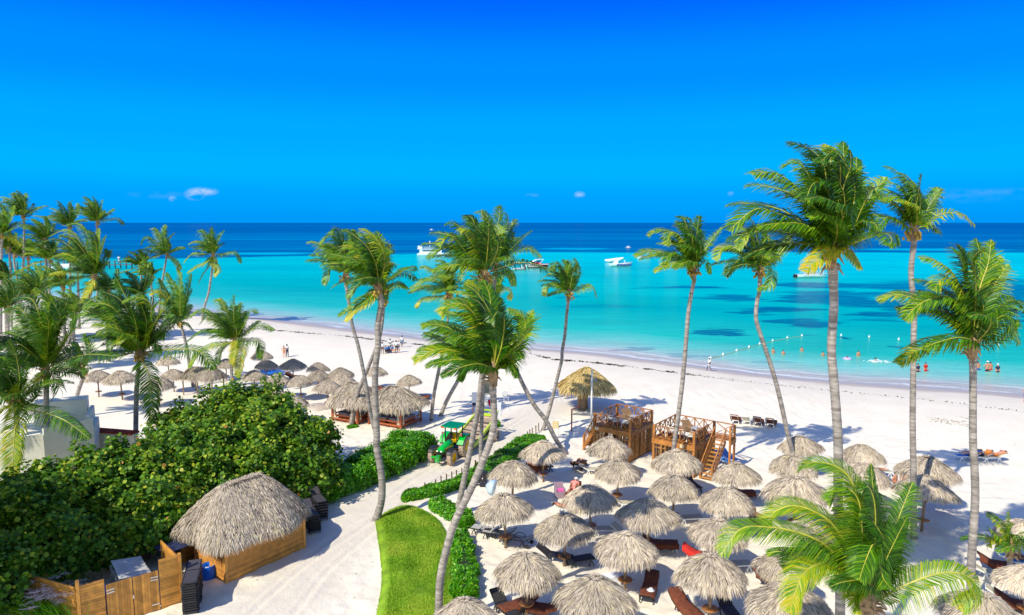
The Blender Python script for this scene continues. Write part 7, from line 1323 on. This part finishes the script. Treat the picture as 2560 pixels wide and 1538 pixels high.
# dive boat right
p = water(2030, 695); db = thing('dive_boat', 'white awning boat with black outboards left of the tallest palm trunk', 'boat', p, R(2)); Lb = 80 * p.y / F; hullmesh(Lb, 3.4, 1.3, mhullw, db, sheer=.3)
mb = MB(); mb.box((Lb * .05, 0, 4.0), (Lb * .55, 3.0, .18)); mb.build('awning', mhullw, db); mb = MB()
for i in range(6): 
    for y in (-1.4, 1.4): mb.tube([(-Lb * .2 + i * Lb * .1, y, 1.2), (-Lb * .2 + i * Lb * .1, y, 4)], .07, 4)
for z in (1.9, 2.5): mb.beam((-Lb * .35, -1.5, z), (Lb * .4, -1.5, z), .07); mb.beam((-Lb * .35, 1.5, z), (Lb * .4, 1.5, z), .07)
mb.build('rail', mhullw, db); mb = MB(); mb.box((Lb * .03, 0, 1.5), (Lb * .5, 2.0, .6)); mb.box((0, -1.72, .9), (Lb * .66, .03, .1)); mb.build('benches', mat('grey_blue', (.35, .42, .5), .6), db)
for y in (-.8, .8): mb = MB(); mb.box((-Lb * .53, y, .7), (.7, .5, 1.2), M=Matrix.Rotation(.4, 3, 'Y')); mb.build('outboard', M_BLACK, db)
mb = MB(); mb.tube([(Lb * -.22, 0, 4), (Lb * -.15, 0, 7.5)], .06, 4); mb.ball((-Lb * .28, 0, 4.6), (1.3, 1, .6), 7, 5); mb.build('mast', mat('faded_orange', (.75, .40, .30), .8), db)
for (x, y, lpx, lab) in [(1079, 576, 11, 'tiny white motor boat near the horizon left of centre'), (1571, 620, 15, 'tiny white boat on the reef line left of the deck palm'), (1921, 590, 10, 'tiny white boat under the huge crown near the horizon'), (2236, 611, 6, 'speck of a white boat right of the tallest palm')]:
    p = water(x, y); o_ = thing('motor_boat', lab, 'boat', p, 0, 'distant boats'); Lb = lpx * p.y / F; hullmesh(Lb, Lb * .28, Lb * .09, mhullw, o_, sheer=.4); mb = MB(); mb.box((-Lb * .05, 0, Lb * .18), (Lb * .35, Lb * .2, Lb * .16)); mb.box((-Lb * .05, 0, Lb * .30), (Lb * .6, Lb * .22, Lb * .03)); mb.build('cabin', mhullw, o_)
p = water(170, 676); o_ = thing('launch', 'long low white launch by the jetty behind the left palms', 'boat', p, R(3)); Lb = 96 * p.y / F; hullmesh(Lb, 3.4, 1.5, mhullw, o_, sheer=.6); mb = MB(); mb.box((-Lb * .05, 0, 2.1), (Lb * .3, 2.2, 1.2)); mb.build('cabin', mhullw, o_)
# jetty
a = water(-30, 676); b = water(330, 671); jt = thing('jetty', 'long thin jetty with railing standing far left over the water', 'jetty', a); d = b - a; n = 26; mb = MB(); mj = mat('weathered_jetty', (.16, .17, .18), .8, .2, 2)
mb.beam((0, 0, 1.6), (d.x, d.y, 1.6), 2.2, .3); mb.build('walkway', mj, jt)
for i in range(n):
    q_ = d * (i / (n - 1)); mb = MB(); mb.tube([q_ + Vector((0, 0, -.5)), q_ + Vector((0, 0, 3.6))], .28, 6); mb.build('pile', mj, jt)
mb = MB()
for z in (2.9,): mb.beam((0, -1, z), (d.x, d.y - 1, z), .22)
mb.build('handrail', mj, jt)
for q_, m_, l_ in ((.09, M_CWHITE, 'person in white standing on the far jetty at the left'), (.91, M_CWHITE, 'person in white on the jetty right of the swept palm')): person(l_, a + d * q_ + Vector((0, 0, 1.75)), .3, 'stand', M_SKIND, m_, m_, sc=2.2)
for i, (x, y) in enumerate([(320, 321), (405, 298), (498, 270), (583, 246), (656, 224), (745, 202), (846, 181), (946, 167), (1215, 165), (1407, 176), (1610, 193), (1832, 204), (2293, 235)]):
    p = water(*C(o6, x, y)); mb = MB(); mb.ball((0, 0, .12), (.17, .17, .16), 10, 7); mb.tube([(0, 0, .3), (0, 0, .42)], .06, 6); o_ = mb.build('float', M_CWHITE, None, True); o_.location = p; tag(o_, ['orange-white swim float nearest the shore', 'swim float second from the shore', 'swim float third from the shore', 'swim float fourth from the shore', 'swim float fifth from the shore', 'swim float just right of the slender palm trunk', 'swim float before the corner of the line', 'swim float at the corner of the line', 'swim float just right of the tallest trunk', 'swim float midway between the tallest and the mound palms', 'swim float left of the mound palm trunk', 'swim float just right of the mound palm trunk', 'swim float beyond the right-edge palm'][i], 'float', 'white swim floats')
LNB = [water(*C(o6, x, y)) for x, y in [(320, 321), (405, 298), (498, 270), (583, 246), (656, 224), (745, 202), (846, 181), (946, 167)]]
mb = MB(); mb.tube([q_ - LNB[0] + Vector((0, 0, .03)) for q_ in LNB], .035, 5); o_ = mb.build('float_rope', mat('rope', (.45, .36, .22), .9)); o_.location = LNB[0]; tag(o_, 'thin rope joining the swim floats towards the beach', 'rope')

# ------------------------------------------------------------------ posts, signs and small things on the sand
p = G(*C(o2, 540, 770)); t = thing('lamp_post', 'tall white pole with a small lamp beside the first deck', 'lamp post', p); hz = PY(*C(o2, 540, 120), p.y).z; mb = MB(); mb.tube([(0, 0, -.2), (0, 0, hz)], [.085, .075], 10); mb.build('pole', M_WHITE, t, True)
mb = MB(); mb.tube([(.08, 0, hz - .2), (.3, 0, hz - .3), (.33, 0, hz - .75)], .02, 5); mb.lathe((.30, 0, hz - .9), [(0, .1), (.06, .1), (.17, 0), (.15, 0), (.05, .06)], 12); mb.build('lamp', mchrome, t)
p = G(*C(o2, 315, 818)); t = thing('shower_post', 'dark red-brown angled post standing left of the white pole', 'post', p); q_ = PY(*C(o2, 318, 560), p.y) - p; r2 = PY(*C(o2, 440, 520), p.y + 1.2) - p; mb = MB(); mb.tube([(0, 0, -.1), q_], .07, 6); mb.build('upright', mat('red_brown', (.20, .05, .03), .6), t); mb = MB(); mb.tube([q_ - Vector((0, 0, .05)), r2], .05, 6); mb.build('arm', mat('red_brown', (.20, .05, .03), .6), t)
oS = (1180, 960, 8.82)
p = G(*C(oS, 1905, 1170)); t = thing('beach_sign', 'pale yellow sign board on a thin pole beside the leaning trunk', 'sign', p); z1 = PY(*C(oS, 1905, 820), p.y).z; w_ = 135 / 8.82 * p.y / F; hh = 165 / 8.82 * p.y / F; mb = MB(); mb.tube([(0, 0, -.1), (0, 0, z1)], .025, 6); mb.build('pole', M_WHITE, t)
mb = MB(); mb.box((-w_ / 2, -.04, z1 - hh / 2), (w_, .03, hh)); bo = mb.build('board', mat('yellow_board', (.78, .58, .25), .6), t)
for k, (f, wd) in enumerate(((.2, .7), (.42, .5), (.52, .6), (.68, .4), (.8, .65))): mb = MB(); mb.box((-w_ / 2, -.062, z1 - hh * f), (w_ * wd, .006, hh * .05)); mb.build('text_line', mat('white_ink', (.9, .88, .75), .6), bo)
p = G(*C(oS, 640, 850)); t = thing('notice_board', 'tall blank white notice board leaning on legs behind the beach cleaner', 'board', p); z1 = PY(*C(oS, 625, 395), p.y).z; w_ = 120 / 8.82 * p.y / F; mb = MB(); mb.box((-w_ / 2, 0, z1 - (z1 - .6) / 2), (w_, .05, z1 - .75), M=Matrix.Rotation(-.08, 3, 'X')); mb.build('panel', mat('white_board', (.72, .74, .82), .5), t)
for x in (0, -w_): mb = MB(); mb.tube([(x, 0, -.1), (x, .05, z1)], .035, 6); mb.build('leg', M_WHITE, t)
p = G(*C(oS, 20, 650)); t = thing('notice_board', 'white poster board on orange legs left behind the twin trunks', 'board', p); mb = MB(); mb.box((.5, 0, 1.45), (1.2, .06, 1.2)); mb.build('panel', mat('white_board', (.72, .74, .82), .5), t); mb = MB(); mb.box((.5, -.04, .9), (1.1, .02, .3)); mb.build('dark_band', M_CNAVY, t)
for x in (0, 1.0): mb = MB(); mb.box((x, .02, .6), (.08, .05, 1.4)); mb.build('leg', M_CORANGE, t)
def plastic_chair(label, p, rz):
    t = thing('plastic_chair', label, 'chair', p, rz, 'plastic chairs'); mb = MB(); mb.box((0, 0, .43), (.46, .46, .035)); mb.build('seat', M_WHITE, t); mb = MB(); mb.tube([(-.22, .22, .43), (-.24, .3, .88), (0, .34, .93), (.24, .3, .88), (.22, .22, .43)], .022, 5); [mb.tube([(x, .24, .45), (x, .31, .9)], .016, 4) for x in (-.1, 0, .1)]; mb.build('backrest', M_WHITE, t)
    mb = MB(); [mb.tube([(s * .22, .24, .66), (s * .27, -.1, .68), (s * .24, -.2, .45)], .022, 5) for s in (-1, 1)]; mb.build('armrests', M_WHITE, t)
    for x in (-.22, .22):
        for y in (-.22, .22): mb = MB(); mb.tube([(x, y, .43), (x * 1.15, y * 1.15, 0)], .022, 5); mb.build('leg', M_WHITE, t)
plastic_chair('white plastic armchair alone on the sand behind the notice board', G(*C(oS, 740, 385)), .3); plastic_chair('white plastic chair half hidden by the near palm trunks', G(*C(oS, 310, 430)), -.4)
p = G(*C(oS, 385, 600)); t = thing('furled_umbrella', 'red and blue furled umbrella standing behind the near palm trunk', 'umbrella', p); z1 = PY(*C(oS, 380, 350), p.y).z; mb = MB(); mb.tube([(0, 0, 0), (0, 0, z1)], .03, 6); mb.build('shaft', M_WHITE, t); mb = MB(); mb.tube([(0, 0, .5), (0, 0, 1.1), (0, 0, z1 - .45)], [.05, .16, .14], 8); mb.build('cloth', M_CRED, t); mb = MB(); mb.tube([(0, 0, z1 - .45), (0, 0, z1)], [.14, .04], 8); mb.build('blue_cloth_top', M_BLUE, t)
p = G(*C(oS, 330, 380)); t = thing('mirror_board', 'dark framed board leaning behind the palm trunks', 'board', p); mb = MB(); mb.box((0, 0, 1.3), (1.3, .05, 1.3)); mb.build('panel', mat('dark_board', (.16, .18, .14), .4), t); mb = MB(); [mb.box((x, -.02, 1.0), (.07, .08, 2.0)) for x in (-.66, .66)]; mb.box((0, -.02, 1.95), (1.3, .08, .07)); mb.build('frame', mat('grey_wood', (.25, .22, .18), .8), t)
# bin and floodlight
p = G(1203, 1213); t = thing('litter_bin', 'round dark bin with pale marks beside the near palm trunk', 'bin', p + Vector((.1, 0, 0))); mb = MB(); mb.lathe((0, 0, 0), [(0, 0), (.26, 0), (.31, .5), (.33, .85), (.35, .87), (.35, .93), (.33, .95), (.1, 1.0), (0, 1.0)], 18); bo = mb.build('bin_body', mat('black_bin', (.025, .022, .03), .5, .15), t, True)
for x, z, a_, b_ in ((0, .6, .05, .10), (-.1, .3, .06, .07), (.1, .3, .06, .07)): mb = MB(); mb.box((x, -.325, z), (a_, .02, b_)); mb.build('pale_mark', M_CWHITE, bo)
c = PY(1196, 1211, GZ(1096, 1575).y - .15); t = thing('floodlight', 'silver floodlight on a bracket fixed to the near curved trunk', 'floodlight', c); mb = MB(); mb.tube([(-.05, .1, 0), (.25, 0, 0)], .05, 6); mb.box((.22, 0, -.02), (.3, .16, .16)); mb.build('bracket', M_BLACK, t)
ax = Vector((.95, -.25, -.2)).normalized(); qt = ax.to_track_quat('Z', 'Y').to_matrix(); mb = MB(); b0_ = MB(); b0_.lathe((0, 0, 0), [(0, 0), (.10, .0), (.14, .06), (.27, .13), (.33, .24), (.35, .36), (.33, .38), (0, .34)], 18); mb.add([qt @ Vector(v) + Vector((.34, -.02, -.04)) for v in b0_.v], b0_.f); mb.build('lamp_dome', mat('silver_blue', (.50, .64, .74), .25, .05, metal=.2), t, True)
# sand heap beside the low parasol, sandals
p = G(*C(q5, 1815, 790)); mb = MB(); mb.ball((0, 0, -.1), (1.5, 1.0, .6), 22, 12); o_ = mb.build('sand_heap', msand, None, True); o_.location = p; tag(o_, 'rounded heap of raked sand left of the canopy beds', 'sand heap')
for i, (x, y) in enumerate(((1640, 945), (1655, 955))): p = G(*C(q1, x, y)); mb = MB(); mb.box((0, 0, .05), (.11, .27, .025), .6); mb.tube([(-.05, .03, .06), (0, .05, .12), (.05, .03, .06)], .012, 4); o_ = mb.build('sandal', M_CNAVY); o_.location = p; tag(o_, 'dark sandal, %s of the pair by the brown-towelled white lounger' % ('left' if i == 0 else 'right'), 'sandal', 'pair of sandals')
t = thing('towel_bag', 'white bag with blue corner left of the first row pole', 'bag', L_(q1, 670, 395)); mb = MB(); mb.box((0, 0, .42), (.45, .35, .22)); mb.build('bag_body', M_CWHITE, t); mb = MB(); mb.box((.16, -.02, .48), (.14, .36, .14)); mb.build('blue_corner', M_CBLUE, t)
for o_ in COL.objects:
    if o_.type == 'MESH' and o_.parent is None and 'label' not in o_ and 'kind' not in o_: print('UNTAGGED', o_.name)
